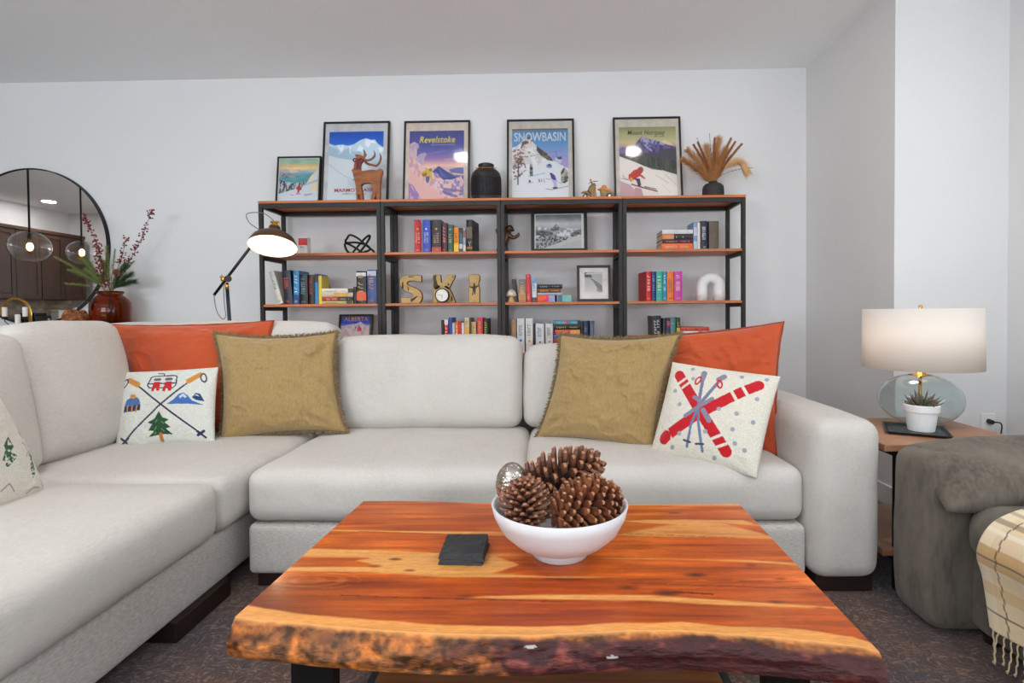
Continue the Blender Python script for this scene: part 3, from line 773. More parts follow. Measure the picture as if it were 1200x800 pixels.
# --- second unit, upper shelf
book(485.8, 494, 257.5, Z2, (198, 32, 34), 'thick red hardcover with a gold crescent, left end of the row beside the blue one', (236, 190, 170), yaw=.22, emblem=(.72, .006, (238, 180, 60)), rows=2, title=(.3, .62), y=BY+.012)
book(495.2, 505, 257.5, Z2, (54, 78, 186), 'thick blue hardcover with a pale crescent between red and black ones', (196, 206, 236), emblem=(.72, .006, (226, 230, 240)), rows=2, title=(.3, .62), yaw=.0)
book(506, 517.6, 257.5, Z2, (50, 42, 42), 'thick charcoal hardcover with a gold crescent and red foot', (206, 160, 100), emblem=(.72, .006, (238, 180, 60)), rows=2, title=(.3, .62), band=[(0, .17, (186, 60, 44))])
book(518.2, 524.4, 261, Z2, (92, 36, 60), 'maroon book with orange lettering beside the charcoal hardcover', (222, 150, 90), y=BY+.008)
book(525, 531.4, 263.5, Z2, (50, 92, 74), 'dark green book on the upper shelf beside the orange one', (170, 190, 150), y=BY+.004)
book(532, 538, 266.5, Z2, (236, 140, 24), 'bright orange-yellow book in the upper row, shorter than the green one', (176, 84, 20), band=[(0, .35, (244, 196, 30))], title=(.4, .9), sub=False)
book(538.4, 542.4, 267, Z2, (70, 104, 116), 'thin grey-blue book right of the orange-yellow one', None, band=[(.15, .34, (200, 206, 206)), (.8, 1, (40, 46, 54))])
book(542.8, 546, 267, Z2, (150, 170, 190), 'thin pale blue book squeezed against the big black book', None, band=[(.06, .3, (232, 214, 196)), (.6, .9, (150, 90, 80))])
book(546.6, 554, 257.5, Z2, (30, 26, 26), 'big black hardcover with a gold letter Y at the right end of its row', None, d=.17, yaw=-.13, band=[(.42, .78, (104, 88, 66)), (.10, .17, (170, 96, 40))])
def bigY():
    x = P(550.3, 285, Y=BY-.01); yy = BY-.0085; s_ = 1.4/F_PX*3.44; z = P(550, 288.2, Y=BY).z; z1 = P(550, 283, Y=BY).z; zm = (z+z1)/2
    b = [o for o in C.objects if o.name.startswith('book') and 'letter Y' in (o.get('label') or '')][0]
    q = MB().tube([(x.x, yy, z), (x.x, yy, zm), (x.x-.009, yy, z1)], .0017, 6).tube([(x.x, yy, zm), (x.x+.009, yy, z1)], .0017, 6)
    o = q.build('spine_letter', cmat((232, 206, 160)), None); M_ = Matrix.Translation(b.location) @ b.rotation_euler.to_matrix().to_4x4()
    o.data.transform(M_.inverted()); o.parent = b
bigY()
# --- second unit, low shelf
z_ = pile(480, 515.5, Z4, [(0, 0, 13, (150, 90, 60), 'brown book under the tan one beside the low row', dict(tcol=(210, 180, 140))), (0, 0, 6.5, (216, 176, 122), 'tan book lying flat, topmost left of the low row', dict(tcol=(240, 220, 180), band=[(.08, .12, (180, 100, 60))]))])
lowrow = [(516.2, 519.2, 375, (44, 34, 34), 'thin black-brown book at the left end of the low row', None, None), (519.8, 524.4, 374.5, (206, 50, 50), 'red book with a white label beside the thin black-brown one', (236, 220, 214), [(.86, 1, (238, 232, 226))]),
    (525, 528.8, 372, (38, 82, 168), 'blue book standing tallest on the left of the low row', None, None), (529, 532, 378, (206, 200, 214), 'pale lilac paperback squeezed in between blue and orange books', None, [(.2, .6, (150, 130, 180))]),
    (532.4, 536.2, 377, (240, 126, 40), 'bright orange paperback in the low row', (252, 226, 180), None), (536.4, 539.4, 377, (214, 44, 48), 'thin scarlet paperback touching the orange one in the low row', None, None),
    (539.8, 543, 378, (228, 222, 220), 'thin white paperback in the low row beside the yellow and blue one', None, None), (543.4, 549.2, 372, (224, 200, 160), 'cream, yellow and blue banded book in the low row', (190, 160, 120), [(.38, .74, (244, 180, 20)), (.2, .38, (36, 150, 206))]),
    (549.6, 551.2, 372.5, (112, 74, 60), 'very thin brown book between the banded and the tan one', None, None), (551.6, 557, 377, (222, 186, 124), 'short tan paperback with a small green mark', (110, 140, 60), None),
    (558, 565, 372, (226, 46, 84), 'hot pink book with orange lettering in the low row', (248, 176, 60), None), (565.8, 571.6, 373, (34, 30, 30), 'black book with yellow lettering at the right end of the low row', (214, 216, 70), None)]
for (a, b_, t_, c, l, tc, bd) in lowrow: book(a, b_, t_, Z4, c, l, tc, band=bd, sub=False, title=(.4, .92))
# --- third unit, middle shelf
book(602.2, 606.4, 327, Z3, (60, 44, 38), 'small dark brown book leaning beside the mushroom ornament', None, lean=-.1, d=.12)
book(607.4, 616.2, 327, Z3, (166, 124, 82), 'tan and grey patterned book with a spotted spine, left of the red one', (206, 190, 170), band=[(.75, 1, (120, 112, 110)), (.1, .4, (196, 140, 70))])
book(616.8, 622.4, 321.5, Z3, (218, 42, 54), 'tall bright red book standing beside a pile of four', (240, 190, 190), lean=-.035, emblem=(.93, .003, (246, 230, 230)), title=(.1, .3), sub=False)
book(623.2, 628.6, 326, Z3, (212, 220, 230), 'white and pale blue book between the tall red one and the pile', (110, 140, 190), band=[(.82, 1, (110, 160, 214)), (0, .2, (70, 60, 66))])
z_ = pile(629.2, 658.6, Z3, [(0, 669, 8.4, (238, 92, 50), 'thick orange, pink and turquoise patterned book at the bottom of its pile', dict(band=[(.27, .34, (230, 40, 110)), (.34, .6, (150, 170, 214)), (.52, .58, (220, 70, 150)), (.6, .74, (60, 110, 130)), (.74, 1, (120, 196, 188))])),
    (0, 0, 2.8, (170, 178, 196), 'thin silver-blue book lying second from bottom beside the framed photo', dict()),
    (0, 657, 5.0, (122, 66, 34), 'brown book with gold lettering in the pile beside the framed photo', dict(tcol=(236, 190, 100))),
    (0, 0, 4.6, (30, 42, 58), 'dark navy book on top of the pile beside the framed photo', dict(tcol=(180, 190, 200)))])
# --- third unit, low shelf
book(598.4, 604.4, 374, Z4, (164, 128, 96), 'plain brown book at the left end of the third low shelf', None)
book(605, 614, 373, Z4, (226, 224, 224), 'white book with a blue round mark on its spine', (120, 130, 150), emblem=(.36, .008, (30, 104, 176)), title=(.5, .85), sub=False)
book(615.2, 623.8, 373, Z4, (230, 227, 224), 'white book with an orange round mark on its spine', (150, 140, 130), emblem=(.34, .008, (238, 160, 30)), title=(.5, .85), sub=False)
book(624.4, 626, 379, Z4, (60, 56, 58), 'very thin dark book beside the two taller white ones', None)
book(626.8, 637, 379, Z4, (222, 224, 226), 'white book with a small dark teal picture, left of its near twin', (150, 150, 156), emblem=(.36, .006, (60, 100, 106)), title=(.55, .88), sub=False)
book(638.4, 647.2, 379, Z4, (220, 216, 212), 'white book with a small grey-brown picture, right of its near twin', (140, 140, 146), emblem=(.38, .006, (130, 122, 110)), title=(.55, .88), sub=False)
z_ = pile(648, 680, Z4, [(0, 0, 9, (60, 70, 96), 'blue-grey book at the bottom of the tall pile on the third low shelf', {}), (0, 0, 9, (150, 60, 50), 'dark red book above the blue-grey one in the tall pile', {}), (0, 0, 3.4, (70, 110, 180), 'thin blue book in the middle of the tall pile', {}),
    (650, 679, 5.6, (226, 90, 56), 'orange-red paperback in the tall pile with yellow ends', dict(tcol=(236, 220, 210), band=[(.62, 1, (236, 160, 70))])), (0, 0, 6.0, (26, 26, 24), 'black book with yellow-green lettering in the tall pile', dict(tcol=(212, 214, 60))), (0, 0, 5.0, (74, 146, 166), 'teal book on top of the tall pile on the third low shelf', dict(tcol=(226, 232, 230), band=[(.88, 1, (24, 34, 40)), (.42, .52, (200, 80, 80))]))])
book(680.4, 683, 376.5, Z4, (24, 24, 26), 'thin black book standing right of the tall pile', None)
book(683.4, 689, 376, Z4, (36, 44, 74), 'navy book with grey lettering right of the tall pile', (150, 156, 176))
book(689.8, 695.2, 376, Z4, (74, 92, 122), 'slate blue book at the right end of the third low shelf', (150, 160, 180), lean=.03)
# --- right unit, upper shelf
z_ = pile(776, 812, Z2, [(0, 0, 7.8, (238, 112, 40), 'orange book at the bottom of the pile on the upper right shelf', dict(tcol=(250, 214, 180), off=-.002)), (0, 0, 4.5, (88, 22, 46), 'maroon book above the orange one on the upper right shelf', dict(tcol=(206, 170, 180))),
    (0, 0, 6.5, (40, 34, 34), 'black and orange book, second from top on the upper right shelf', dict(tcol=(206, 200, 190), band=[(0, .38, (222, 130, 60))])), (0, 0, 4.9, (222, 222, 226), 'white book on top of the pile on the upper right shelf', {})], yaw=-.0, d=.18)
book(812.6, 817, 260, Z2, (120, 160, 200), 'light blue book between the pile and the thin white one', None, band=[(.5, .8, (214, 196, 226)), (0, .3, (180, 206, 226))], y=BY+.0)
book(817.4, 820.6, 261, Z2, (226, 220, 212), 'thin white book on the upper right shelf', None)
book(821, 829.4, 259, Z2, (28, 34, 48), 'black book with white lettering and a blue mark, upper right shelf', (216, 220, 224), emblem=(.52, .005, (70, 100, 180)))
book(830.8, 842.6, 259, Z2, (98, 84, 70), 'thick bronze-brown hardcover at the right end of the upper right shelf', (128, 112, 92), title=(.4, .6), yaw=.0)
# --- right unit, middle shelf
book(757.2, 763.2, 318, Z3, (206, 30, 34), 'red book at the left end of the rainbow row', (240, 190, 190), d=.19, yaw=.1)
book(763.6, 768.4, 318, Z3, (34, 52, 110), 'navy book in the rainbow row, between red and teal', (120, 160, 210), d=.17)
book(768.8, 776.6, 318, Z3, (34, 172, 160), 'teal green book in the rainbow row', (220, 232, 150), d=.17)
book(777, 781, 318, Z3, (34, 142, 186), 'narrow turquoise-blue book in the rainbow row', (230, 236, 240), d=.17)
book(781.4, 789.6, 318, Z3, (240, 122, 36), 'orange book in the rainbow row with dark tracery', (120, 96, 100), d=.17, rows=2, title=(.3, .75))
book(790, 799.6, 318, Z3, (204, 60, 166), 'magenta book at the right end of the rainbow row', (240, 200, 180), d=.17)
# --- right unit, low shelf
book(764.6, 775.8, 370, Z4, (30, 30, 40), 'black hardcover with white lettering, left end of the low right shelf', (206, 200, 196), lean=-.03, rows=2)
book(776.6, 780.4, 373, Z4, (32, 46, 50), 'thin dark green-black book beside the black hardcover on the low right shelf', None)
book(780.8, 784.8, 374.5, Z4, (64, 48, 110), 'narrow violet book on the low right shelf', None, band=[(.82, .95, (196, 60, 90))])
book(785.2, 791.6, 372.5, Z4, (82, 132, 126), 'grey-teal hardcover on the low right shelf', (150, 180, 170))
book(792.4, 796.8, 372, Z4, (26, 62, 46), 'dark green book with yellow lettering on the low right shelf', (214, 196, 70), band=[(.55, .7, (220, 180, 60))])
z_ = pile(797.4, 829, Z4, [(0, 0, 12, (222, 214, 190), 'cream book at the bottom of the low right pile', {}), (0, 0, 6, (226, 200, 160), 'beige book under the white and red one in the low right pile', {}), (0, 0, 6.4, (232, 226, 220), 'white and red cookbook second from top in the low right pile', dict(tcol=(206, 90, 60), band=[(.66, .8, (224, 90, 40))])),
    (0, 831, 4.6, (206, 62, 50), 'red book on top of the low right pile', dict(tcol=(236, 160, 120)))])
# ================================================================ FRAMED PICTURES
M_frm = mat('picture_frame_black', (30, 26, 25), .35)
M_paint = mat('printed_paper', (230, 230, 230), .6, attr='paint')
def unif(w_, h, c): return np.ones((h, w_, 3))*np.array(c, float)
def framed(label, outer, crop, scale, zb, Yb, Yt, prt, canvas, border, matc, letters=(), yaw=0, deep=.022, glass=True, group=None, name='framed_poster', easel=False, cat='poster'):
    """outer=(x0,x1,ytop) photo px of the frame; prt=(x0,y0,x1) of the printed area in crop px; canvas.ref in crop px"""
    ox0, ox1, oyt = outer; Ym = (Yb+Yt)/2
    A = P(ox0, 300, Y=Ym).x; B = P(ox1, 300, Y=Ym).x; W = B-A
    top = P((ox0+ox1)/2, oyt, Y=Yt-.01).z; H0 = top-zb; al = math.asin(min(.6, (Yt-Yb)/H0)); H = H0/math.cos(al)
    r = thing(name, label, cat, (0, 0, 0), group)
    s = W/((ox1-ox0)*scale); cx0 = (ox0-crop[0])*scale; cy0 = (oyt-crop[1])*scale
    X = lambda c: (c-cx0)*s-W/2
    Z = lambda c: H-(c-cy0)*s
    b = border
    for (x0, x1, z0, z1) in ((-W/2, W/2, 0, b), (-W/2, W/2, H-b, H), (-W/2, -W/2+b, b, H-b), (W/2-b, W/2, b, H-b)):
        pass
    # mitred frame as one ring
    o_ = [(-W/2, 0), (W/2, 0), (W/2, H), (-W/2, H)]; i_ = [(-W/2+b, b), (W/2-b, b), (W/2-b, H-b), (-W/2+b, H-b)]
    vs = [(x, 0, z) for x, z in o_]+[(x, 0, z) for x, z in i_]+[(x, deep, z) for x, z in o_]+[(x, deep, z) for x, z in i_]
    fs = []
    for k in range(4):
        j = (k+1) % 4; fs += [(k, j, 4+j, 4+k), (8+j, 8+k, 12+k, 12+j), (k, 8+k, 8+j, j), (4+k, 4+j, 12+j, 12+k)]
    MB().add(vs, fs).build('frame', M_frm, r, bevel=.0012)
    MB().box(-W/2+b*.6, W/2-b*.6, deep-.006, deep-.001, b*.6, H-b*.6).build('backing_board', mat('backing', (120, 96, 70), .9), r)
    if matc is not None: MB().box(-W/2+b-.001, W/2-b+.001, .0085, .0105, b-.001, H-b+.001).build('mat_board', cmat(matc, .8), r)
    ref = canvas.ref; x0, x1, zt_, zb_ = X(ref[0]), X(ref[2]), Z(ref[1]), max(Z(ref[3]), b+.0005)
    fn = lambda U, V: np.stack([x0+(x1-x0)*U, np.full_like(U, .0078), zt_+(zb_-zt_)*V], -1)
    o = canvas.mesh('print', M_paint, fn, r, smooth=False)
    for (txt, lx0, lx1, ly0, ly1, col, kw) in letters:
        sh = kw.pop('fn', None)
        lettering(txt, lambda a, c: (X(lx0+(lx1-lx0)*a), .0070, Z(ly1+(ly0-ly1)*c)), cmat(col, .6), r, **kw)
    if glass:
        g = MB(); g.add([(-W/2+b, .004, b), (W/2-b, .004, b), (W/2-b, .004, H-b), (-W/2+b, .004, H-b)], [(0, 1, 2, 3)]); g.build('glass_pane', glass_pane_mat(), r)
    r.location = ((A+B)/2, Yb-deep*.0, zb+.0008+math.sin(al)*deep); r.rotation_euler = (-al, 0, yaw)
    if easel: MB().add([(-.02, deep, 0.02), (.02, deep, .02), (.02, deep, H*.6), (-.02, deep, H*.6), (-.02, deep+.05, (deep+.05)*math.tan(al)-deep*math.tan(al)+.001), (.02, deep+.05, .05*math.tan(al)+.001)], [(0, 1, 2, 3), (3, 2, 5, 4), (0, 3, 4), (1, 5, 2), (0, 4, 5, 1)]).build('easel_back', M_frm, r)
    return r
YA, YB_ = 3.648, 3.728
GP = 'framed ski posters on top of the bookshelves'
# 1 small painting
def art_small():
    c = Canvas(110, 132, (98, 132, 652, 792)); a = c.vgrad([(132, (150, 190, 172)), (190, (170, 196, 176)), (235, (226, 200, 140)), (270, (240, 206, 150)), (320, (170, 190, 196)), (380, (110, 168, 176)), (460, (90, 160, 165)), (790, (200, 214, 220))])
    n = fbm(132, 110, 14, 5, 1, 4); c.a = a+((n-.5)*60)[..., None]*np.array((1, .8, .7))
    c.speck(c.poly([(98, 300), (200, 280), (320, 300), (420, 330), (300, 340), (98, 330)]), (190, 186, 196), (228, 206, 178), (14, 6), 3)
    c.speck(c.poly([(98, 320), (200, 340), (300, 380), (410, 400), (300, 410), (98, 400)]), (110, 120, 130), (166, 166, 172), (22, 8), 4)
    c.speck(c.poly([(98, 430), (200, 470), (330, 490), (480, 470), (500, 500), (430, 560), (98, 640)]), (70, 84, 96), (204, 206, 210), (14, 30), 5, .48)
    c.fill(c.poly([(98, 650), (430, 545), (500, 480), (560, 380), (652, 290), (652, 800), (98, 800)]), (216, 220, 226))
    c.speck(c.poly([(500, 480), (560, 380), (652, 300), (652, 350), (520, 500)]), (246, 222, 180), (222, 214, 206), (10, 10), 7)
    c.fill(c.poly([(570, 520), (652, 470), (652, 610), (560, 600)]), (240, 210, 170), .8)
    c.fill(c.poly([(440, 520), (652, 430), (652, 470), (470, 530)]), (164, 178, 190), .7)
    c.fill(c.poly([(460, 660), (600, 640), (560, 670), (470, 680)]), (160, 172, 188))
    for p in ([(345, 560), (385, 530), (425, 555), (428, 590), (400, 600), (385, 645), (362, 640), (372, 600), (352, 580)],): c.fill(c.poly(p), (190, 62, 52))
    c.fill(c.ell(378, 540, 16, 14), (170, 70, 60)); c.fill(c.line([(350, 655), (410, 648)], 9), (120, 70, 60)); c.fill(c.line([(270, 662), (310, 668)], 12), (232, 130, 110)); c.fill(c.line([(400, 560), (440, 545)], 6), (150, 60, 56))
    return c
framed('small framed ski painting with a skier in red, left of the posters', (325, 376.3, 183), (320, 175), 12.31, ZTOP, 3.652, 3.70, None, art_small(), .010, (225, 222, 215), name='framed_painting', cat='picture')
# 2
def art_marmot():
    c = Canvas(122, 160, (122, 145, 608, 790), (222, 226, 230)); c.a = c.vgrad([(145, (10, 84, 190)), (290, (40, 128, 222)), (300, (210, 220, 226)), (790, (222, 226, 230))])
    c.fill(c.poly([(122, 250), (170, 272), (235, 262), (290, 275), (345, 262), (400, 225), (450, 208), (500, 225), (530, 220), (560, 262), (608, 296), (608, 800), (122, 800)]), (206, 222, 232))
    c.fill(c.poly([(122, 280), (190, 300), (230, 330), (310, 290), (330, 330), (400, 330), (440, 360), (420, 420), (330, 410), (200, 385), (122, 362)]), (176, 200, 216))
    for p in ([(190, 268), (215, 270), (235, 310), (222, 340), (205, 362), (225, 320)], [(235, 268), (255, 272), (248, 310), (230, 350)], [(300, 280), (330, 280), (315, 310), (325, 360), (340, 385), (310, 340)], [(380, 300), (400, 270), (430, 300), (412, 330), (370, 320)], [(450, 215), (520, 228), (550, 262), (500, 250), (470, 300), (440, 260)], [(608, 300), (560, 290), (580, 340), (608, 350)]):
        c.fill(c.poly(p), (240, 244, 248))
    c.fill(c.poly([(122, 368), (250, 395), (345, 412), (480, 470), (608, 480), (608, 800), (122, 800)]), (218, 223, 228))
    c.fill(c.poly([(400, 400), (608, 330), (608, 480), (480, 470)]), (196, 216, 228)); c.fill(c.line([(122, 440), (220, 520), (330, 590)], 5), (176, 186, 194)); c.fill(c.poly([(300, 560), (400, 590), (460, 640), (520, 640), (540, 700), (300, 640)]), (208, 214, 222))
    for q in ((350, 590), (418, 627), (462, 560)): c.fill(c.ell(q[0], q[1], 6, 6), (50, 50, 56))
    return c
framed('framed poster with blue sky and red MARMOT BASIN lettering, behind the carved reindeer', (379, 457, 142), (370, 135), 7.62, ZTOP, YA, YB_, None, art_marmot(), .013, (222, 222, 222),
    [('MARMOT BASIN', 185, 548, 668, 700, (190, 40, 48), dict(offset=.02, space=1.04)), ('ALBERTA, CANADA', 252, 470, 712, 724, (70, 76, 84), dict(offset=.01))], group=None)
# 3
def art_revel():
    c = Canvas(126, 160, (118, 138, 606, 778)); c.a = c.vgrad([(138, (62, 66, 136)), (270, (70, 76, 152)), (340, (98, 98, 168)), (400, (150, 120, 172)), (450, (226, 178, 170)), (480, (244, 206, 170)), (560, (110, 110, 160)), (778, (150, 130, 170))])
    c.fill(c.poly([(260, 350), (400, 325), (470, 320), (380, 345), (270, 362)]), (122, 120, 184), .7); c.fill(c.poly([(430, 400), (606, 380), (606, 400), (440, 420)]), (214, 150, 170), .6)
    c.fill(c.poly([(300, 480), (400, 470), (606, 480), (606, 520), (300, 520)]), (206, 176, 186)); c.fill(c.poly([(470, 500), (540, 484), (606, 480), (606, 540), (500, 530)]), (104, 108, 168))
    c.fill(c.poly([(320, 520), (384, 464), (440, 505), (520, 560), (606, 580), (606, 640), (330, 640)]), (62, 72, 140)); c.fill(c.poly([(384, 466), (400, 500), (430, 540), (470, 580), (400, 560)]), (86, 96, 164))
    c.fill(c.poly([(500, 530), (606, 545), (606, 555), (520, 545)]), (236, 196, 180))
    c.speck(c.poly([(120, 260), (160, 238), (198, 258), (205, 290), (185, 310), (188, 380), (215, 350), (262, 340), (272, 360), (250, 400), (252, 450), (225, 480), (260, 520), (340, 545), (390, 560), (330, 600), (120, 500)]), (176, 160, 186), (206, 176, 186), (26, 18), 3)
    c.speck(c.poly([(118, 360), (200, 430), (330, 520), (400, 590), (420, 640), (606, 700), (606, 790), (118, 790)]), (198, 156, 172), (226, 186, 184), (16, 22), 9)
    c.speck(c.poly([(340, 540), (360, 520), (392, 560), (420, 590), (510, 590), (580, 560), (606, 600), (606, 760), (480, 740), (400, 700)]), (150, 136, 186), (226, 190, 190), (24, 20), 12)
    c.fill(c.poly([(118, 490), (250, 600), (330, 660), (420, 740), (450, 790), (118, 790)]), (224, 178, 174)); c.speck(c.poly([(118, 620), (160, 640), (250, 790), (118, 790)]), (150, 120, 180), (206, 160, 176), (10, 26), 14)
    c.fill(c.poly([(400, 660), (606, 690), (606, 710), (440, 690)]), (110, 100, 160), .7); c.fill(c.poly([(420, 690), (560, 740), (540, 760), (430, 720)]), (100, 92, 150), .7)
    c.fill(c.poly([(222, 530), (245, 508), (300, 490), (325, 505), (322, 550), (330, 590), (318, 600), (305, 560), (290, 540), (240, 560)]), (206, 176, 50)); c.fill(c.ell(310, 500, 14, 14), (96, 130, 70)); c.fill(c.poly([(230, 540), (275, 520), (280, 555), (245, 562)]), (150, 110, 50))
    c.fill(c.poly([(270, 560), (305, 555), (300, 610), (285, 625), (270, 600)]), (84, 96, 140)); c.fill(c.poly([(350, 600), (375, 620), (370, 690), (352, 680)]), (214, 196, 214))
    return c
framed('large framed poster with violet dusk sky and yellow script reading Revelstoke', (474, 551.6, 141), (465, 135), 7.62, ZTOP, YA, YB_, None, art_revel(), .013, (222, 208, 196),
    [('Revelstoke', 208, 526, 190, 250, (240, 220, 60), dict(offset=.010, shear=.25, space=1.06)), ('British Columbia, Canada', 316, 524, 262, 276, (190, 180, 210), dict(offset=.01))])
# 4
def art_snow():
    c = Canvas(128, 162, (100, 134, 602, 785)); c.a = c.vgrad([(134, (150, 104, 70)), (147, (150, 104, 70)), (150, (84, 150, 196)), (260, (104, 160, 206)), (380, (160, 170, 214)), (500, (196, 164, 214)), (560, (226, 228, 234)), (785, (226, 226, 228))])
    c.speck(c.poly([(100, 310), (150, 290), (190, 250), (245, 205), (282, 225), (290, 265), (330, 310), (400, 360), (460, 430), (560, 490), (600, 510), (602, 790), (100, 790)]), (216, 210, 214), (236, 234, 236), (18, 14), 4)
    c.speck(c.poly([(170, 280), (245, 205), (282, 225), (290, 265), (310, 300), (250, 320), (180, 320)]), (112, 92, 92), (226, 216, 214), (30, 26), 5, .53)
    c.speck(c.poly([(100, 330), (180, 320), (260, 350), (330, 380), (200, 410), (140, 440), (100, 460)]), (150, 124, 120), (228, 222, 220), (40, 20), 6, .56)
    c.speck(c.poly([(320, 300), (400, 355), (450, 410), (466, 440), (420, 430), (360, 390), (318, 340)]), (84, 78, 66), (130, 120, 84), (30, 20), 8)
    c.speck(c.poly([(100, 460), (150, 410), (200, 410), (222, 470), (215, 530), (180, 500), (110, 500)]), (120, 92, 78), (210, 196, 190), (30, 26), 10)
    c.fill(c.poly([(100, 540), (240, 520), (400, 430), (470, 440), (602, 510), (602, 790), (100, 790)]), (230, 230, 232)); c.speck(c.poly([(105, 480), (215, 460), (225, 520), (190, 570), (110, 610)]), (124, 104, 120), (230, 228, 230), (40, 30), 11, .57)
    c.fill(c.line([(330, 380), (602, 330)], 2), (120, 130, 180)); c.fill(c.line([(400, 410), (602, 385)], 2), (120, 130, 180)); c.fill(c.line([(492, 350), (497, 400)], 4), (90, 90, 120))
    c.fill(c.poly([(488, 405), (535, 398), (548, 430), (530, 465), (500, 455), (478, 440)]), (204, 208, 222)); c.fill(c.poly([(496, 402), (540, 400), (546, 425), (505, 420)]), (70, 76, 120))
    c.fill(c.poly([(402, 478), (430, 462), (455, 475), (450, 505), (410, 500)]), (150, 156, 190)); c.fill(c.poly([(408, 474), (430, 464), (452, 476), (440, 488)]), (80, 84, 130))
    c.fill(c.poly([(240, 580), (400, 542), (390, 552), (260, 580)]), (150, 176, 216)); c.speck(c.poly([(258, 575), (255, 500), (268, 450), (284, 500), (282, 575)]), (60, 66, 60), (150, 146, 130), (30, 20), 15)
    c.fill(c.line([(156, 450), (152, 650)], 12), (110, 84, 80)); c.speck(c.poly([(535, 640), (532, 540), (565, 495), (598, 540), (600, 620), (570, 645)]), (70, 76, 64), (190, 186, 170), (34, 22), 16, .5)
    c.fill(c.poly([(440, 560), (460, 555), (482, 575), (494, 612), (470, 616), (448, 600)]), (98, 68, 170)); c.fill(c.ell(446, 557, 11, 9), (60, 44, 60)); c.fill(c.poly([(452, 615), (492, 612), (500, 680), (470, 684), (468, 650)]), (196, 190, 226))
    c.fill(c.line([(400, 694), (450, 702), (600, 672)], 5), (110, 104, 110)); c.fill(c.ell(482, 686, 24, 8), (80, 66, 60)); c.fill(c.line([(440, 608), (395, 600)], 3), (110, 110, 120)); c.fill(c.line([(490, 620), (545, 655)], 3), (110, 110, 120))
    c.fill(c.ell(256, 622, 9, 13), (70, 60, 70)); c.fill(c.line([(246, 640), (286, 630)], 3), (80, 80, 90))
    for q in (335, 345, 362, 384): c.fill(c.line([(q, 605), (q+3, 632)], 5), (96, 90, 96))
    return c
framed('large framed poster with white SNOWBASIN lettering over a rocky snowy peak', (595, 674, 139.2), (588, 133), 7.62, ZTOP, YA, YB_, None, art_snow(), .013, (222, 216, 206),
    [('SNOWBASIN', 118, 580, 168, 254, (228, 232, 238), dict(offset=.02))])
# 5
def art_nor():
    c = Canvas(128, 162, (112, 142, 622, 790)); c.a = c.vgrad([(142, (150, 150, 106)), (200, (176, 174, 128)), (290, (206, 194, 150)), (330, (190, 160, 160)), (400, (110, 100, 120)), (790, (230, 222, 220))])
    c.fill(c.poly([(480, 290), (520, 265), (560, 290), (600, 320), (480, 320)]), (222, 206, 170))
    c.speck(c.poly([(112, 345), (150, 322), (190, 345), (250, 310), (290, 260), (315, 236), (350, 250), (400, 262), (470, 280), (540, 310), (622, 330), (622, 430), (112, 430)]), (78, 70, 116), (112, 100, 150), (14, 26), 3)
    c.fill(c.poly([(112, 345), (150, 322), (200, 350), (150, 400), (112, 390)]), (122, 110, 160)); c.speck(c.poly([(300, 262), (318, 240), (352, 252), (470, 282), (560, 320), (450, 310), (380, 290), (400, 350), (420, 395), (350, 330), (320, 290)]), (176, 170, 214), (90, 82, 134), (30, 36), 6, .5)
    c.fill(c.poly([(112, 400), (170, 375), (260, 330), (340, 380), (420, 400), (500, 350), (622, 345), (622, 600), (112, 440)]), (84, 78, 90)); c.speck(c.poly([(112, 410), (300, 400), (622, 470), (622, 600), (112, 440)]), (64, 72, 62), (92, 92, 84), (6, 60), 8)
    c.fill(c.poly([(112, 414), (250, 470), (400, 540), (500, 552), (622, 594), (622, 790), (112, 790)]), (232, 224, 218)); c.fill(c.poly([(112, 640), (200, 680), (300, 790), (112, 790)]), (206, 172, 176))
    for q in ([(430, 590), (540, 670)], [(520, 590), (612, 690)], [(480, 680), (560, 760)], [(150, 600), (190, 640)]): c.fill(c.line(q, 5), (196, 176, 176))
    c.fill(c.poly([(190, 590), (240, 545), (285, 530), (318, 560), (300, 585), (340, 620), (330, 630), (290, 600), (262, 620), (225, 640), (210, 652), (188, 620)]), (200, 62, 44)); c.fill(c.ell(298, 542, 25, 27), (168, 74, 58)); c.fill(c.poly([(202, 610), (228, 622), (222, 652), (205, 645)]), (236, 170, 60))
    c.fill(c.poly([(232, 618), (290, 625), (300, 690), (272, 698), (262, 650)]), (72, 58, 84)); c.fill(c.line([(215, 676), (330, 712), (438, 742)], 11), (96, 48, 58)); c.fill(c.line([(330, 700), (430, 722)], 8), (110, 50, 60)); c.fill(c.line([(215, 640), (120, 620)], 4), (120, 96, 110))
    c.fill(c.line([(140, 590), (150, 625), (185, 630)], 4), (110, 84, 96)); c.fill(c.poly([(245, 705), (300, 715), (320, 790), (240, 790)]), (206, 160, 168))
    return c
framed('framed poster with olive sky and dark script reading Mount Norquay', (720, 799.5, 136.6), (712, 130), 7.62, ZTOP, YA, YB_, None, art_nor(), .013, (224, 214, 202),
    [('Mount Norquay', 190, 526, 174, 230, (70, 44, 46), dict(offset=.008, shear=.2, space=1.05)), ('Banff, Canada', 430, 522, 228, 240, (110, 90, 80), dict(offset=.01))])
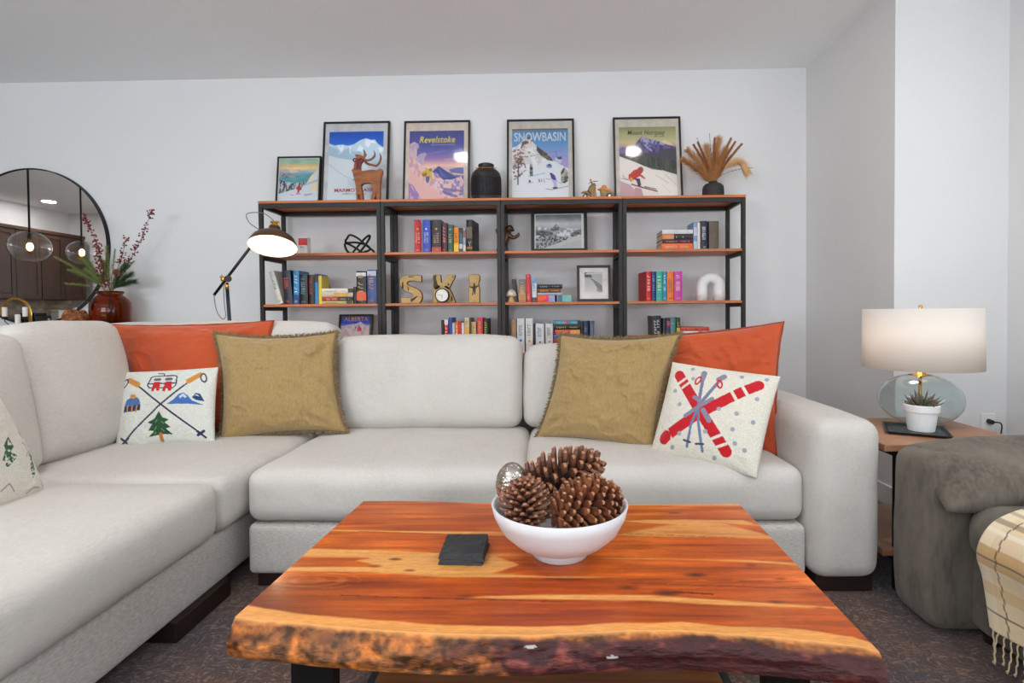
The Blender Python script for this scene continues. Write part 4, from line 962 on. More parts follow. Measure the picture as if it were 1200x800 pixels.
# Alberta frame, low on the left unit
def art_alb():
    c = Canvas(90, 130, (300, 200, 872, 1000)); c.a = c.vgrad([(200, (60, 84, 190)), (360, (44, 84, 206)), (420, (90, 110, 206)), (1000, (210, 190, 190))])
    c.speck(c.poly([(300, 425), (400, 405), (520, 375), (600, 375), (680, 322), (760, 380), (820, 415), (872, 400), (872, 1000), (300, 1000)]), (206, 176, 186), (232, 206, 200), (10, 12), 3)
    c.fill(c.poly([(620, 500), (640, 455), (680, 450), (715, 480), (712, 545), (640, 555)]), (222, 48, 36)); c.fill(c.ell(652, 430, 20, 22), (150, 110, 90)); c.fill(c.ell(590, 470, 14, 24), (90, 60, 70)); c.fill(c.poly([(840, 420), (872, 400), (872, 600), (830, 560)]), (240, 206, 150))
    return c
framed('small framed picture with yellow ALBERTA lettering, mostly hidden behind the sofa back', (394.5, 434.6, 369), (380, 360), 17.14, Z4, 3.60, 3.655, None, art_alb(), .0105, None,
    [('ALBERTA', 352, 838, 208, 292, (240, 170, 40), dict(offset=.02, space=1.05))], name='framed_picture', cat='picture')
# black-and-white mountain photo
def art_bw():
    c = Canvas(150, 116, (415, 125, 1000, 580)); c.a = c.vgrad([(125, (120, 120, 122)), (200, (150, 150, 152)), (240, (190, 190, 192)), (300, (176, 176, 178)), (580, (200, 196, 192))])
    n = fbm(116, 150, 6, 8, 1); c.a += ((n-.5)*40)[..., None]
    c.speck(c.poly([(415, 280), (500, 290), (600, 320), (680, 250), (730, 300), (820, 310), (1000, 330), (1000, 420), (415, 420)]), (150, 150, 152), (214, 214, 216), (10, 14), 3)
    c.speck(c.poly([(600, 320), (640, 290), (682, 252), (712, 290), (720, 380), (640, 360)]), (96, 96, 98), (164, 164, 166), (20, 16), 4)
    c.speck(c.poly([(415, 330), (540, 340), (640, 370), (620, 410), (415, 400)]), (62, 62, 64), (110, 110, 112), (20, 20), 5); c.speck(c.poly([(850, 400), (900, 350), (1000, 320), (1000, 390), (880, 425)]), (66, 66, 68), (120, 120, 122), (20, 20), 6)
    c.speck(c.poly([(415, 430), (520, 400), (700, 410), (830, 430), (800, 470), (700, 500), (600, 540), (500, 580), (415, 580)]), (60, 60, 62), (170, 170, 172), (26, 40), 7, .5)
    c.fill(c.poly([(540, 580), (700, 510), (850, 460), (1000, 400), (1000, 580)]), (196, 192, 190)); c.fill(c.poly([(800, 500), (1000, 470), (1000, 580), (700, 580)]), (176, 174, 176), .6)
    return c
framed('black-framed monochrome photo of a snowy mountain beside the bronze figure', (622.5, 688.5, 246.5), (590, 240), 10.91, Z2, 3.50, 3.54, None, art_bw(), .0225, (226, 224, 222), glass=True, name='framed_photo', cat='photo', easel=True)
def art_dune():
    c = Canvas(70, 84, (815, 80, 993, 290)); c.a = c.vgrad([(80, (50, 50, 52)), (100, (60, 58, 60)), (125, (70, 68, 70)), (140, (170, 166, 166)), (200, (176, 170, 170)), (290, (206, 190, 180))])  # lighter, warmer lower part is a reflection painted into the print
    c.fill(c.poly([(840, 85), (993, 80), (993, 95), (900, 104), (820, 100)]), (190, 188, 188)); c.fill(c.poly([(815, 108), (900, 112), (880, 125), (815, 125)]), (30, 30, 32)); c.fill(c.poly([(880, 110), (993, 95), (993, 200), (900, 140)]), (164, 162, 164))
    c.fill(c.poly([(860, 140), (900, 150), (960, 190), (993, 220), (993, 280), (940, 240), (900, 170)]), (110, 104, 104)); c.fill(c.poly([(940, 240), (993, 280), (960, 285), (930, 270)]), (140, 130, 126))
    return c
framed('small black-framed abstract grey photo with a wide white mat', (676, 715.6, 311), (590, 310), 8.57, Z3, 3.47, 3.50, None, art_dune(), .0165, (224, 216, 212), name='framed_photo', cat='photo', easel=True)

# ================================================================ ORNAMENTS ON THE SHELVES
def px2(pts, crop, scale, Y): return [(P(crop[0]+x/scale, crop[1]+y/scale, Y=Y).x, P(crop[0]+x/scale, crop[1]+y/scale, Y=Y).z) for x, y in pts]
def slab_prism(mb, poly, y0, y1): return mb.prism(poly, lambda p: (p[0], y0, p[1]), lambda p: (p[0], y1, p[1]))
def rest(pts, zb):      # shift a silhouette so that its lowest point stands on zb
    m = min(p[1] for p in pts); return [(x, z-m+zb) for x, z in pts]
# carved reindeer
M_deer = mat('carved_wood', (166, 100, 50), .5, var=((112, 60, 28), 14, (1, 1, 3), .25), bump=(60, (1, 1, 3), .4))
YD = 3.47
deer_px = [(357, 342), (375, 336), (400, 343), (425, 352), (434, 372), (425, 395), (408, 415), (402, 440), (402, 470), (412, 490), (440, 484), (480, 479), (520, 477), (552, 480), (572, 465), (592, 467), (601, 485), (598, 510), (588, 530), (586, 570), (580, 610), (581, 680), (578, 762), (550, 762), (545, 720), (543, 685), (528, 762), (490, 762), (502, 710), (518, 670), (515, 640), (498, 597), (460, 594), (425, 601), (410, 617), (416, 660), (427, 715), (427, 762), (402, 762), (394, 700), (384, 700), (396, 762), (369, 762), (367, 680), (363, 620), (355, 580), (344, 540), (335, 500), (323, 480), (332, 474), (345, 462), (348, 430), (356, 398), (362, 378), (368, 366), (359, 356)]
dp = px2(deer_px, (370, 135), 7.62, YD); dz = ZTOP+.0005-min(p[1] for p in dp); dp = [(x, z+dz) for x, z in dp]
deer = thing('reindeer_figure', 'carved brown wooden reindeer with a dark red ribbon, before the blue-sky poster', 'figurine', (sum(p[0] for p in dp)/len(dp), YD, ZTOP))
slab_prism(MB(), dp, YD-.016, YD+.016).build('body', M_deer, deer, bevel=.006, bseg=3)
def dq(pts, dy=0): return [(x, YD+dy, z+dz) for x, z in px2(pts, (370, 135), 7.62, YD)]
for pts, r0, dy in (([(428, 372), (442, 345), (438, 315), (432, 296)], [.008, .008, .006, .003], -.006), ([(430, 378), (455, 392), (490, 388), (520, 368), (534, 340), (524, 306)], [.008, .008, .007, .0075, .006, .002], -.012), ([(432, 384), (455, 412), (500, 425), (540, 430), (565, 402), (577, 360), (568, 320)], [.008, .008, .007, .007, .0075, .006, .002], .010), ([(445, 350), (458, 335)], [.006, .003], -.006), ([(535, 425), (538, 444)], [.006, .003], .010)):
    q = dq(pts, dy); P3 = crom(q, 5); rr = np.interp(np.linspace(0, 1, len(P3)), np.linspace(0, 1, len(r0)), r0); MB().tube(P3, list(rr), 8).build('antler', M_deer, deer, smooth=True)
M_rib = mat('red_ribbon', (122, 20, 34), .6, sheen=.4)
q = MB(); c_ = dq([(388, 398)], -.020)[0]
for sx in (-1, 1):
    q.tube(crom([c_, (c_[0]+sx*.014, c_[1]-.006, c_[2]+.012), (c_[0]+sx*.030, c_[1]-.002, c_[2]+.008), (c_[0]+sx*.026, c_[1], c_[2]-.006), c_], 4), .0048, 6)
q.sphere(c_, .007, 8, 6); 
for a, b_ in ((-.012, -.06), (.004, -.055), (-.014, -.035)): q.tube([c_, (c_[0]+a*.6, c_[1]-.002, c_[2]+b_*.5), (c_[0]+a, c_[1]+.002, c_[2]+b_)], [.003, .005, .0045], 6)
q.build('ribbon_bow', M_rib, deer, smooth=True)
# lantern
YLn = 3.52
lc = P(570, 230, Y=YLn); R_ = (P(587.2, 230, Y=YLn).x-P(552.6, 230, Y=YLn).x)/2
zl = lambda y: P(570, y, Y=YLn-.0).z-P(570, 232, Y=YLn).z+ZTOP
lan = thing('lantern', 'black perforated metal lantern with a thin brass handle, between two large posters', 'lantern', (lc.x, YLn, ZTOP))
M_lan = mat('lantern_metal', (52, 50, 52), .45, metal=.5); M_brass = mat('brass', (196, 146, 70), .25, metal=1.0); M_brassp = mat('brass_polished', (222, 170, 82), .22, metal=1.0)
hL = zl(187.0)-ZTOP; f = lambda t: t*hL
MB().lathe([(R_*.96, 0.0005), (R_, .004), (R_, f(.15)), (R_*.97, f(.15)), (R_*.97, .004)], (lc.x, YLn, ZTOP), 48).build('base', M_lan, lan, smooth=True)
# perforated wall: a lattice ring with open cells
nseg, nrow = 60, 14; z0_, z1_ = f(.15), f(.63); vs = []; fs = []; hl = .35
prf = [(R_*(1-.03*abs(i/nrow-.4)), z0_+(z1_-z0_)*i/nrow) for i in range(nrow+1)]
b = MB()
for i in range(nrow+1):
    b.lathe([(prf[i][0]-.001, prf[i][1]-.0022), (prf[i][0]+.0006, prf[i][1]-.0022), (prf[i][0]+.0006, prf[i][1]+.0022), (prf[i][0]-.001, prf[i][1]+.0022)], (lc.x, YLn, ZTOP), nseg)
for k in range(nseg//2):
    a = 2*PI*k/(nseg//2); b.tube([(lc.x+prf[i][0]*math.cos(a), YLn+prf[i][0]*math.sin(a), ZTOP+prf[i][1]) for i in range(0, nrow+1, 2)], .0032, 4)
b.build('perforated_wall', M_lan, lan)
MB().lathe([(R_*.93, f(.15)), (R_*.93, f(.6))], (lc.x, YLn, ZTOP), 32).build('inner_cylinder', mat('lantern_liner', (40, 40, 42), .7), lan, smooth=True)
MB().lathe([(R_*.99, f(.61)), (R_, f(.64)), (R_*.985, f(.68)), (R_*.93, f(.74)), (R_*.82, f(.80)), (R_*.66, f(.85)), (R_*.53, f(.88)), (R_*.51, f(.92)), (R_*.54, f(.95)), (R_*.54, f(.975)), (R_*.45, f(.995)), (0, f(1.0))], (lc.x, YLn, ZTOP), 48).build('dome_lid', M_lan, lan, smooth=True)
hd = [(lc.x+math.cos(a)*R_*.72, YLn-.006+math.sin(a)*R_*.78, ZTOP+f(.885)-.065*hL*math.sin(-a)*1.0) for a in [PI+PI*i/18 for i in range(19)]]
MB().tube(hd, .0022, 8).build('handle', M_brass, lan, smooth=True)
# scooter model
YS_ = 3.47
def sx_(pts): return [(x, z+szo) for x, z in px2(pts, (675, 195), 20, YS_)]
szo = 0; szo = ZTOP+.0005-P(685, 231.8, Y=YS_).z
M_sc = mat('scooter_bronze', (150, 128, 90), .3, metal=.75, var=((90, 66, 40), 30, (1, 1, 1), .3)); M_scd = mat('scooter_dark', (42, 38, 34), .4, metal=.4); M_cop = mat('scooter_copper', (196, 120, 60), .28, metal=.8)
cx_ = sx_([(520, 700)])[0][0]; sco = thing('scooter_model', 'small bronze toy scooter between the SNOWBASIN and Norquay posters', 'model', (cx_, YS_, ZTOP))
def scp(name, pts, hw, m, bev=.003): return slab_prism(MB(), sx_(pts), YS_-hw, YS_+hw).build(name, m, sco, bevel=bev)
scp('front_shield', [(370, 365), (440, 360), (462, 400), (460, 560), (480, 650), (430, 690), (340, 680), (345, 600), (265, 530), (300, 450)], .016, M_sc)
scp('footboard', [(430, 660), (500, 680), (640, 680), (650, 705), (400, 705)], .014, M_sc, .001)
scp('rear_body', [(560, 500), (640, 500), (800, 545), (880, 600), (915, 690), (700, 700), (640, 690), (560, 690), (575, 620)], .018, M_sc, .005)
scp('seat', [(505, 495), (560, 470), (700, 470), (815, 500), (820, 545), (760, 545), (640, 505), (520, 520)], .012, M_cop)
scp('seat', [(580, 470), (600, 415), (650, 395), (700, 410), (730, 470)], .010, M_cop, .004)
scp('front_fender', [(120, 590), (150, 555), (230, 535), (290, 560), (340, 620), (350, 690), (310, 650), (250, 605), (180, 590)], .010, M_sc)
for cxp, rr in ((215, 62), (775, 66)):
    c3 = sx_([(cxp, 705-rr)])[0]; r3 = rr/20/F_PX*YS_
    w_ = MB(); w_.T = Matrix.Translation((c3[0], YS_-(.006 if cxp < 300 else .019), ZTOP+r3+.0006)) @ Matrix.Rotation(PI/2, 4, 'X')
    w_.lathe([(r3*.5, -.005), (r3*.96, -.005), (r3, 0), (r3*.96, .005), (r3*.5, .005)], seg=24); wh = w_.build('wheel', M_scd, sco, smooth=True)
    w_ = MB(); w_.T = Matrix.Translation((c3[0], YS_-(.006 if cxp < 300 else .019), ZTOP+r3+.0006)) @ Matrix.Rotation(PI/2, 4, 'X')
    w_.lathe([(0, -.004), (r3*.6, -.0045), (r3*.6, .0065), (r3*.3, .008), (0, .008)], seg=20).build('hub', mat('hub_silver', (206, 196, 186), .25, metal=.8), wh, smooth=True)
a = sx_([(375, 365), (350, 310), (285, 385), (345, 335), (430, 305), (515, 288), (340, 280)])
MB().tube([(a[0][0], YS_, a[0][1]), (a[1][0], YS_, a[1][1])], .004, 8).tube([(a[2][0], YS_-.022, a[2][1]), (a[3][0], YS_-.006, a[3][1]), (a[4][0], YS_+.006, a[4][1]), (a[5][0], YS_+.022, a[5][1])], .0022, 8).build('handlebar', M_scd, sco, smooth=True)
MB().sphere((a[6][0], YS_-.004, a[6][1]), .0068, 12, 8).build('headlamp', M_cop, sco, smooth=True)
# black vase with dried grasses
YV = 3.53
vc = P(835.7, 225, Y=YV); vr = (P(848, 225, Y=YV).x-P(823.2, 225, Y=YV).x)/2; vh = P(836, 208.5, Y=YV).z-P(836, 229.5, Y=YV).z
MB().lathe([(vr*.94, 0), (vr*.98, .003), (vr, vh*.3), (vr*.99, vh*.6), (vr*.93, vh*.75), (vr*.75, vh*.86), (vr*.42, vh*.92), (vr*.38, vh*.95), (vr*.42, vh), (vr*.36, vh), (vr*.32, vh*.95), (vr*.34, vh*.9), (vr*.8, vh*.7), (vr*.85, vh*.1), (0, vh*.05)], (0, 0, 0), 40).build('vase', mat('matte_black_ceramic', (46, 42, 42), .65), None, smooth=True)
vase = C.objects['vase']; vase.location = (vc.x, YV, ZTOP+.0005); tag(vase, 'matte black ceramic vase on the right end of the bookshelf top, holding dried grasses', 'vase')
def strands(mb, path, n, L0, L1, spread, up, wd, t0=.3, droop=0, rs=None):
    """fine hairs leaving a stem"""
    rs = rs or random; path = [Vector(p) for p in path]; m = len(path)-1
    for i in range(n):
        t = t0+(1-t0)*rs.random(); k = min(m-1, int(t*m)); f_ = t*m-k; p = path[k].lerp(path[k+1], f_); d = (path[k+1]-path[k]).normalized()
        e = Vector((rs.gauss(0, 1), rs.gauss(0, 1), rs.gauss(0, 1))); e = (e-d*e.dot(d)).normalized()
        L = (L0+(L1-L0)*rs.random())*(1-.5*max(0, (t-.75)/.25)*.8)
        q = p+(d*up+e*spread).normalized()*L+Vector((0, 0, -droop*L)); s_ = d.cross(e).normalized()*wd
        mid = p.lerp(q, .5)+Vector((0, 0, droop*L*.3))
        mb.add([p-s_, p+s_, mid+s_*.8, mid-s_*.8, q], [(0, 1, 2, 3), (3, 2, 4)])
neck = Vector((vc.x, YV, ZTOP+vh*.93)); rs_ = random.Random(5)
M_pl = [mat('plume_rust', (196, 130, 76), .9, var=((160, 92, 48), 60, (1, 1, 1), .3)), mat('plume_tan', (214, 164, 108), .9, var=((190, 134, 80), 40, (1, 1, 1), .3)), mat('plume_cream', (226, 190, 138), .9)]
plumes = [((813, 170), 0, .02, 'rust-brown upright plume leaning left, left of the tall dark sprig'), ((818, 167), 0, -.02, 'rust plume tilted left, second from the left in the black vase'), ((837.5, 162), 0, .0, 'tallest rust plume standing straight up in the black vase'), ((842.5, 163.5), 1, .03, 'light tan plume standing just right of the tallest one'),
    ((856.5, 162.5), 0, -.02, 'rust plume leaning right with a blunt tip, in the black vase'), ((861.5, 166.5), 0, .01, 'slim rust plume leaning right, second from the right'), ((869, 169), 0, -.01, 'rust plume leaning furthest right above the cream one'), ((806, 176), 1, .03, 'fluffy tan plume spreading left in front of the poster edge'), ((801, 187), 1, -.03, 'tan tuft reaching lowest on the left of the black vase'), ((828, 172), 1, .05, 'short tan plume at the centre of the black vase'), ((850, 176), 1, -.05, 'tan plume in the centre right of the black vase')]
for (tip, mi, dy, lab) in plumes:
    e = P(tip[0], tip[1], Y=YV+dy); st = neck+Vector(((e.x-neck.x)*.08, 0, 0)); pth = crom([st-Vector((0, 0, .05)), st, st.lerp(e, .5)+Vector((-(e.x-neck.x)*.06, 0, .01)), e], 6)
    r = thing('dried_grass', lab, 'dried plant', neck, 'dried grasses in the black vase')
    MB().tube(pth, .0014, 5).build('stem', mat('dry_stem', (170, 130, 80), .8), r)
    q = MB(); wide = mi == 1; strands(q, pth, 1400 if not wide else 1000, .014 if not wide else .04, .026 if not wide else .085, 1.0 if not wide else .85, 1.0, .0012, .42 if not wide else .35, .0 if not wide else .12, rs_)
    q.build('plume', M_pl[mi], r, recalc=False)
r = thing('dried_grass', 'soft cream plume arching over to the right of the black vase', 'dried plant', neck, 'dried grasses in the black vase')
e1, e2, e3 = P(853, 194, Y=YV-.02), P(864, 190, Y=YV-.02), P(873, 198, Y=YV-.02)
pth = crom([neck-Vector((0, 0, .04)), neck+Vector((.01, 0, .01)), e1, e2, e3], 7)
MB().tube(pth, .0013, 5).build('stem', mat('dry_stem', (170, 130, 80), .8), r); q = MB(); strands(q, pth, 1500, .05, .11, .5, 1.0, .0009, .42, .35, rs_); q.build('plume', M_pl[2], r, recalc=False)
for (tip, lab) in (((831.5, 157), 'thin dark dried sprig rising highest from the black vase'), ((817, 162), 'thin dark dried sprig leaning left above the plumes'), ((881, 196.5), 'thin dark dried sprig pointing right beyond the cream plume')):
    e = P(tip[0], tip[1], Y=YV-.01); pth = crom([neck-Vector((0, 0, .04)), neck+Vector((0, -.004, .02)), neck.lerp(e, .5)+Vector((0, 0, .03 if e.x-neck.x > .1 else 0)), e], 6)
    r = thing('dried_sprig', lab, 'dried plant', neck, 'dark dried sprigs in the black vase'); md = mat('dark_sprig', (74, 66, 66), .8)
    MB().tube(pth, .0009, 5).build('stem', md, r); q = MB()
    for k in range(7): p_ = pth[-1-k]; q.sphere(p_, .0028, 6, 5, (1, 1, 1.5))
    q.build('seed_heads', md, r)
# knot sculpture
YK_ = 3.53
def kp(x, y, dy): p_ = P(320+x/8, 265+y/8, Y=YK_+dy); return Vector((p_.x, p_.y, p_.z))
zk = Z2+.0008-(kp(750, 236, 0).z-.0068)
kn = crom([kp(*a)+Vector((0, 0, zk)) for a in ((690, 95, -.03), (720, 58, -.03), (790, 85, -.02), (880, 160, 0), (945, 215, .02), (925, 238, .03), (850, 236, .02), (790, 190, .0), (700, 140, .02), (672, 150, .03), (700, 215, .02), (760, 232, 0), (860, 215, -.03), (910, 190, -.03), (870, 150, -.01), (780, 128, .02), (690, 130, .0), (680, 110, -.02))], 6, closed=True)
kn2 = crom([kp(*a)+Vector((0, 0, zk)) for a in ((745, 232, .01), (790, 170, .03), (860, 90, .02), (903, 62, .0), (900, 95, -.02), (850, 170, -.03), (800, 228, -.02))], 6, closed=True)
q = MB().tube(kn, .0072, 8, closed=True).tube(kn2, .0072, 8, closed=True)
tag(q.build('knot_sculpture', mat('matte_black', (22, 21, 22), .55), None, smooth=True, loc=(P(423, 290, Y=YK_).x, YK_, Z2)), 'black looping knot sculpture on the upper left shelf', 'sculpture')
# small succulent behind the pile
q0 = P(382.5, 330, Y=3.56); r = thing('small_plant', 'tiny dark green plant peeking up behind the pile of four books', 'plant', (q0.x, 3.60, Z3))
MB().lathe([(.016, 0.0005), (.022, .0), (.028, .055), (.030, .06), (.026, .06), (.024, .05), (0, .045)], (q0.x, 3.60, Z3+.0005), 20).build('pot', mat('dark_pot', (60, 56, 60), .6), r, smooth=True)
q = MB(); rs2 = random.Random(3)
for k in range(46):
    a = rs2.random()*2*PI; t_ = rs2.random(); c3 = (q0.x+math.cos(a)*.026*t_, 3.60+math.sin(a)*.026*t_, Z3+.075+.05*(1-t_)*rs2.random()+.015*rs2.random()); q.sphere(c3, .0065, 6, 5, (1, .6, 1.3))
q.build('leaves', mat('dark_leaves', (70, 92, 72), .6, var=((120, 96, 110), 40, (1, 1, 1), .3)), r, smooth=True); MB().tube([(q0.x, 3.6, Z3+.045), (q0.x, 3.6, Z3+.1)], .004, 6).build('stem', mat('dry_stem', (170, 130, 80), .8), r)
# SKI letters (rustic tan wood with darker burnt edges)
YL_ = 3.50
M_let = mat('letter_face', (206, 176, 116), .6, var=[((178, 140, 82), 18, (1, 1, 1), .3)], attr=None); M_lee = mat('letter_edge', (122, 72, 36), .6, var=((80, 44, 22), 20, (1, 1, 1), .3)); M_ink = mat('letter_ink', (66, 60, 44), .7)
def letter(name, pts, holes, inks, label, cat='letter'):
    pp = rest(px2(pts, (460, 310), 10, YL_), Z3+.0005); raw = px2(pts, (460, 310), 10, YL_); dz_ = pp[0][1]-raw[0][1]
    cx3 = sum(p[0] for p in pp)/len(pp); cz = sum(p[1] for p in pp)/len(pp)
    r = thing(name, label, cat, (cx3, YL_, Z3)); slab_prism(MB(), pp, YL_-.014, YL_+.014).build('letter_body', M_lee, r, bevel=.002)
    # face inset slightly
    n = len(pp); ins = []
    area_ = sum(pp[i][0]*pp[(i+1) % n][1]-pp[(i+1) % n][0]*pp[i][1] for i in range(n)); sg = 1 if area_ > 0 else -1
    for i in range(n):
        a = Vector(pp[i-1]); b2 = Vector(pp[i]); c2 = Vector(pp[(i+1) % n]); d1 = (b2-a).normalized(); d2 = (c2-b2).normalized(); n1 = Vector((-d1.y, d1.x))*sg; n2 = Vector((-d2.y, d2.x))*sg; nn = (n1+n2).normalized()
        ins.append(tuple(b2+nn*.0035))
    slab_prism(MB(), ins, YL_-.0152, YL_-.013).build('letter_face', M_let, r)
    q = MB()
    for k in inks:
        pk = [(x, z+dz_) for x, z in px2(k, (460, 310), 10, YL_)]; slab_prism(q, pk, YL_-.0157, YL_-.0148)
    q.build('painted_figures', M_ink, r); return r
letter('letter_s', [(345, 130), (345, 205), (320, 208), (265, 195), (210, 195), (180, 208), (178, 228), (200, 245), (260, 265), (315, 295), (345, 330), (356, 375), (345, 425), (322, 455), (105, 455), (105, 385), (215, 385), (245, 375), (243, 355), (215, 335), (160, 318), (115, 285), (92, 240), (86, 205), (95, 165), (125, 135), (170, 122), (260, 122)], [],
    [[(118, 210), (132, 205), (138, 270), (128, 295), (112, 270)], [(182, 262), (192, 260), (202, 300), (190, 310)], [(215, 410), (290, 368), (305, 372), (250, 425), (225, 440)], [(190, 138), (270, 138), (240, 150), (200, 152)], [(318, 390), (332, 372), (330, 390)]], 'rustic tan wooden letter S with burnt edges')
letter('letter_k', [(478, 125), (570, 125), (574, 200), (582, 222), (640, 125), (742, 125), (738, 150), (670, 285), (700, 330), (742, 440), (735, 455), (478, 455)], [],
    [[(486, 135), (520, 130), (515, 165), (535, 240), (560, 250), (520, 270), (495, 300), (487, 260)], [(648, 235), (665, 220), (672, 245), (655, 255)], [(700, 150), (722, 135), (715, 165)], [(690, 370), (705, 380), (712, 430), (695, 440)]], 'rustic tan wooden letter K behind the round alarm clock')
letter('letter_i', [(905, 122), (1015, 122), (1026, 140), (1028, 185), (1014, 225), (1018, 262), (1026, 290), (1026, 440), (1020, 455), (900, 455), (893, 440), (893, 290), (902, 255), (906, 225), (893, 180), (893, 140)], [],
    [[(953, 228), (968, 225), (975, 260), (1015, 245), (1016, 258), (980, 285), (975, 350), (962, 360), (955, 310), (945, 370), (935, 365), (945, 290), (905, 272), (908, 262), (948, 265)], [(905, 400), (915, 405), (908, 412)]], 'rustic tan wooden letter I with a dark skier painted on it')
# alarm clock
YC_ = 3.435; cc = P(518.3, 346, Y=YC_); rr = (P(526.6, 346, Y=YC_).x-P(510.2, 346, Y=YC_).x)/2
cz = Z3+rr+.0045; ck = thing('alarm_clock', 'small round black twin-bell alarm clock with a white dial in front of the letter K', 'clock', (cc.x, YC_, Z3))
def yl(prof, m, name, seg=32, c=(cc.x, YC_, cz), par=None, sm=True):
    b = MB(); b.T = Matrix.Translation(c) @ Matrix.Rotation(PI/2, 4, 'X'); b.lathe(prof, seg=seg); return b.build(name, m, par or ck, smooth=sm)
yl([(0, -.018), (rr*.9, -.018), (rr, -.012), (rr, .012), (rr*.93, .014), (rr*.88, .012), (rr*.88, .009), (0, .009)], M_blk, 'case')
yl([(0, .0095), (rr*.86, .0095), (rr*.86, .0105), (0, .0105)], mat('clock_dial', (232, 230, 224), .5), 'dial', sm=False)
q = MB(); yf_ = YC_-.0112
for k in range(12):
    a = 2*PI*k/12; q.tube([(cc.x+math.sin(a)*rr*.68, yf_, cz+math.cos(a)*rr*.68), (cc.x+math.sin(a)*rr*.78, yf_, cz+math.cos(a)*rr*.78)], .0007, 4)
q.build('hour_marks', M_blk, ck)
MB().tube([(cc.x+.001, yf_-.001, cz), (cc.x-.001, yf_-.001, cz-rr*.42)], .0012, 5).build('hour_hand', M_blk, ck); MB().tube([(cc.x+.001, yf_-.002, cz), (cc.x-rr*.62, yf_-.002, cz+rr*.08)], .0009, 5).build('minute_hand', M_blk, ck)
for s_ in (-1, 1):
    b = MB(); b.T = Matrix.Translation((cc.x+s_*rr*.62, YC_, cz+rr*1.02)) @ Matrix.Rotation(s_*.55, 4, 'Y'); b.lathe([(rr*.40, 0), (rr*.38, rr*.16), (rr*.2, rr*.28), (0, rr*.3)], seg=18).build('bell', M_blk, ck, smooth=True)
    MB().tube([(cc.x+s_*rr*.6, YC_, cz-rr*.7), (cc.x+s_*rr*.72, YC_-.004, Z3+.0008)], .002, 6).build('foot', M_blk, ck)
# bronze figure reaching up (partly behind the post)
YM_ = 3.50
M_brz = mat('dark_bronze', (52, 42, 36), .35, metal=.6, var=((110, 84, 62), 24, (1, 1, 1), .18))
def mp(x, y, dy=0): p_ = P(590+x/10.91, 240+y/10.91, Y=YM_+dy); return Vector((p_.x, p_.y, p_.z+mz))
mz = 0; mz = Z2+.001-mp(70, 590).z
fig = thing('bronze_figure', 'dark bronze climbing figure with one arm raised, beside the mountain photo', 'figurine', (mp(0, 500).x, YM_, Z2))
def fine(name, segs, m=M_brz):
    """a body grown on a skeleton: (points, radii) chains melted by remesh"""
    q = MB()
    for pts, rr in segs:
        pp = crom(pts, 5); q.tube(pp, list(np.interp(np.linspace(0, 1, len(pp)), np.linspace(0, 1, len(rr)), rr)), 10)
        q.sphere(pp[0], rr[0], 10, 8); q.sphere(pp[-1], rr[-1], 10, 8)
    o = q.build(name, m, fig, smooth=True); rm = o.modifiers.new('r', 'REMESH'); rm.mode = 'VOXEL'; rm.voxel_size = .0022; rm.use_smooth_shade = True
    s2 = o.modifiers.new('s', 'SMOOTH'); s2.iterations = 3; return o
k_ = .000515
fine('body', [([mp(60, 330), mp(30, 400), mp(-10, 480), mp(-30, 520)], [38*k_, 52*k_, 50*k_, 44*k_]), ([mp(55, 300), mp(85, 285, -.01), mp(120, 300, -.012)], [50*k_, 52*k_, 20*k_]), ([mp(70, 370, -.01), mp(130, 395, -.015), mp(175, 375, -.015), mp(195, 345, -.015)], [34*k_, 24*k_, 20*k_, 14*k_]),
    ([mp(195, 345, -.015), mp(205, 362, -.02)], [12*k_, 8*k_]), ([mp(20, 380, .02), mp(-60, 350, .03), mp(-90, 300, .03)], [28*k_, 20*k_, 16*k_]), ([mp(-20, 520), mp(20, 545, -.01), mp(-5, 580, -.01)], [34*k_, 26*k_, 20*k_]), ([mp(-30, 520, .01), mp(-70, 560, .01), mp(-60, 582, .01)], [34*k_, 24*k_, 18*k_])])
q = MB(); q.lathe([(.040, 0), (.044, .003), (.040, .007), (0, .009)], (mp(0, 590).x+.008, YM_, Z2+.0005), 24, 1, .8); q.build('base', M_brz, fig, smooth=True)
# wooden mushroom
YMs = 3.44; mc = P(599.2, 350, Y=YMs); ms = thing('mushroom_ornament', 'small wooden mushroom with a white speckled cap, left end of the middle shelf', 'ornament', (mc.x, YMs, Z3))
mr = .0345; MB().lathe([(.024, 0.0005), (.025, .004), (.019, .015), (.017, .03), (.021, .042), (0, .044)], (mc.x, YMs, Z3), 24).build('stem', mat('pale_wood', (216, 174, 116), .5, var=((196, 150, 92), 20, (4, 4, 1), .3)), ms, smooth=True)
MB().lathe([(0, .040), (mr*.9, .040), (mr, .044), (mr*.96, .055), (mr*.75, .071), (mr*.4, .083), (0, .087)], (mc.x, YMs, Z3), 28).build('cap', mat('mushroom_cap', (222, 216, 208), .6, var=((176, 160, 146), 45, (1, 1, 1), .12)), ms, smooth=True)
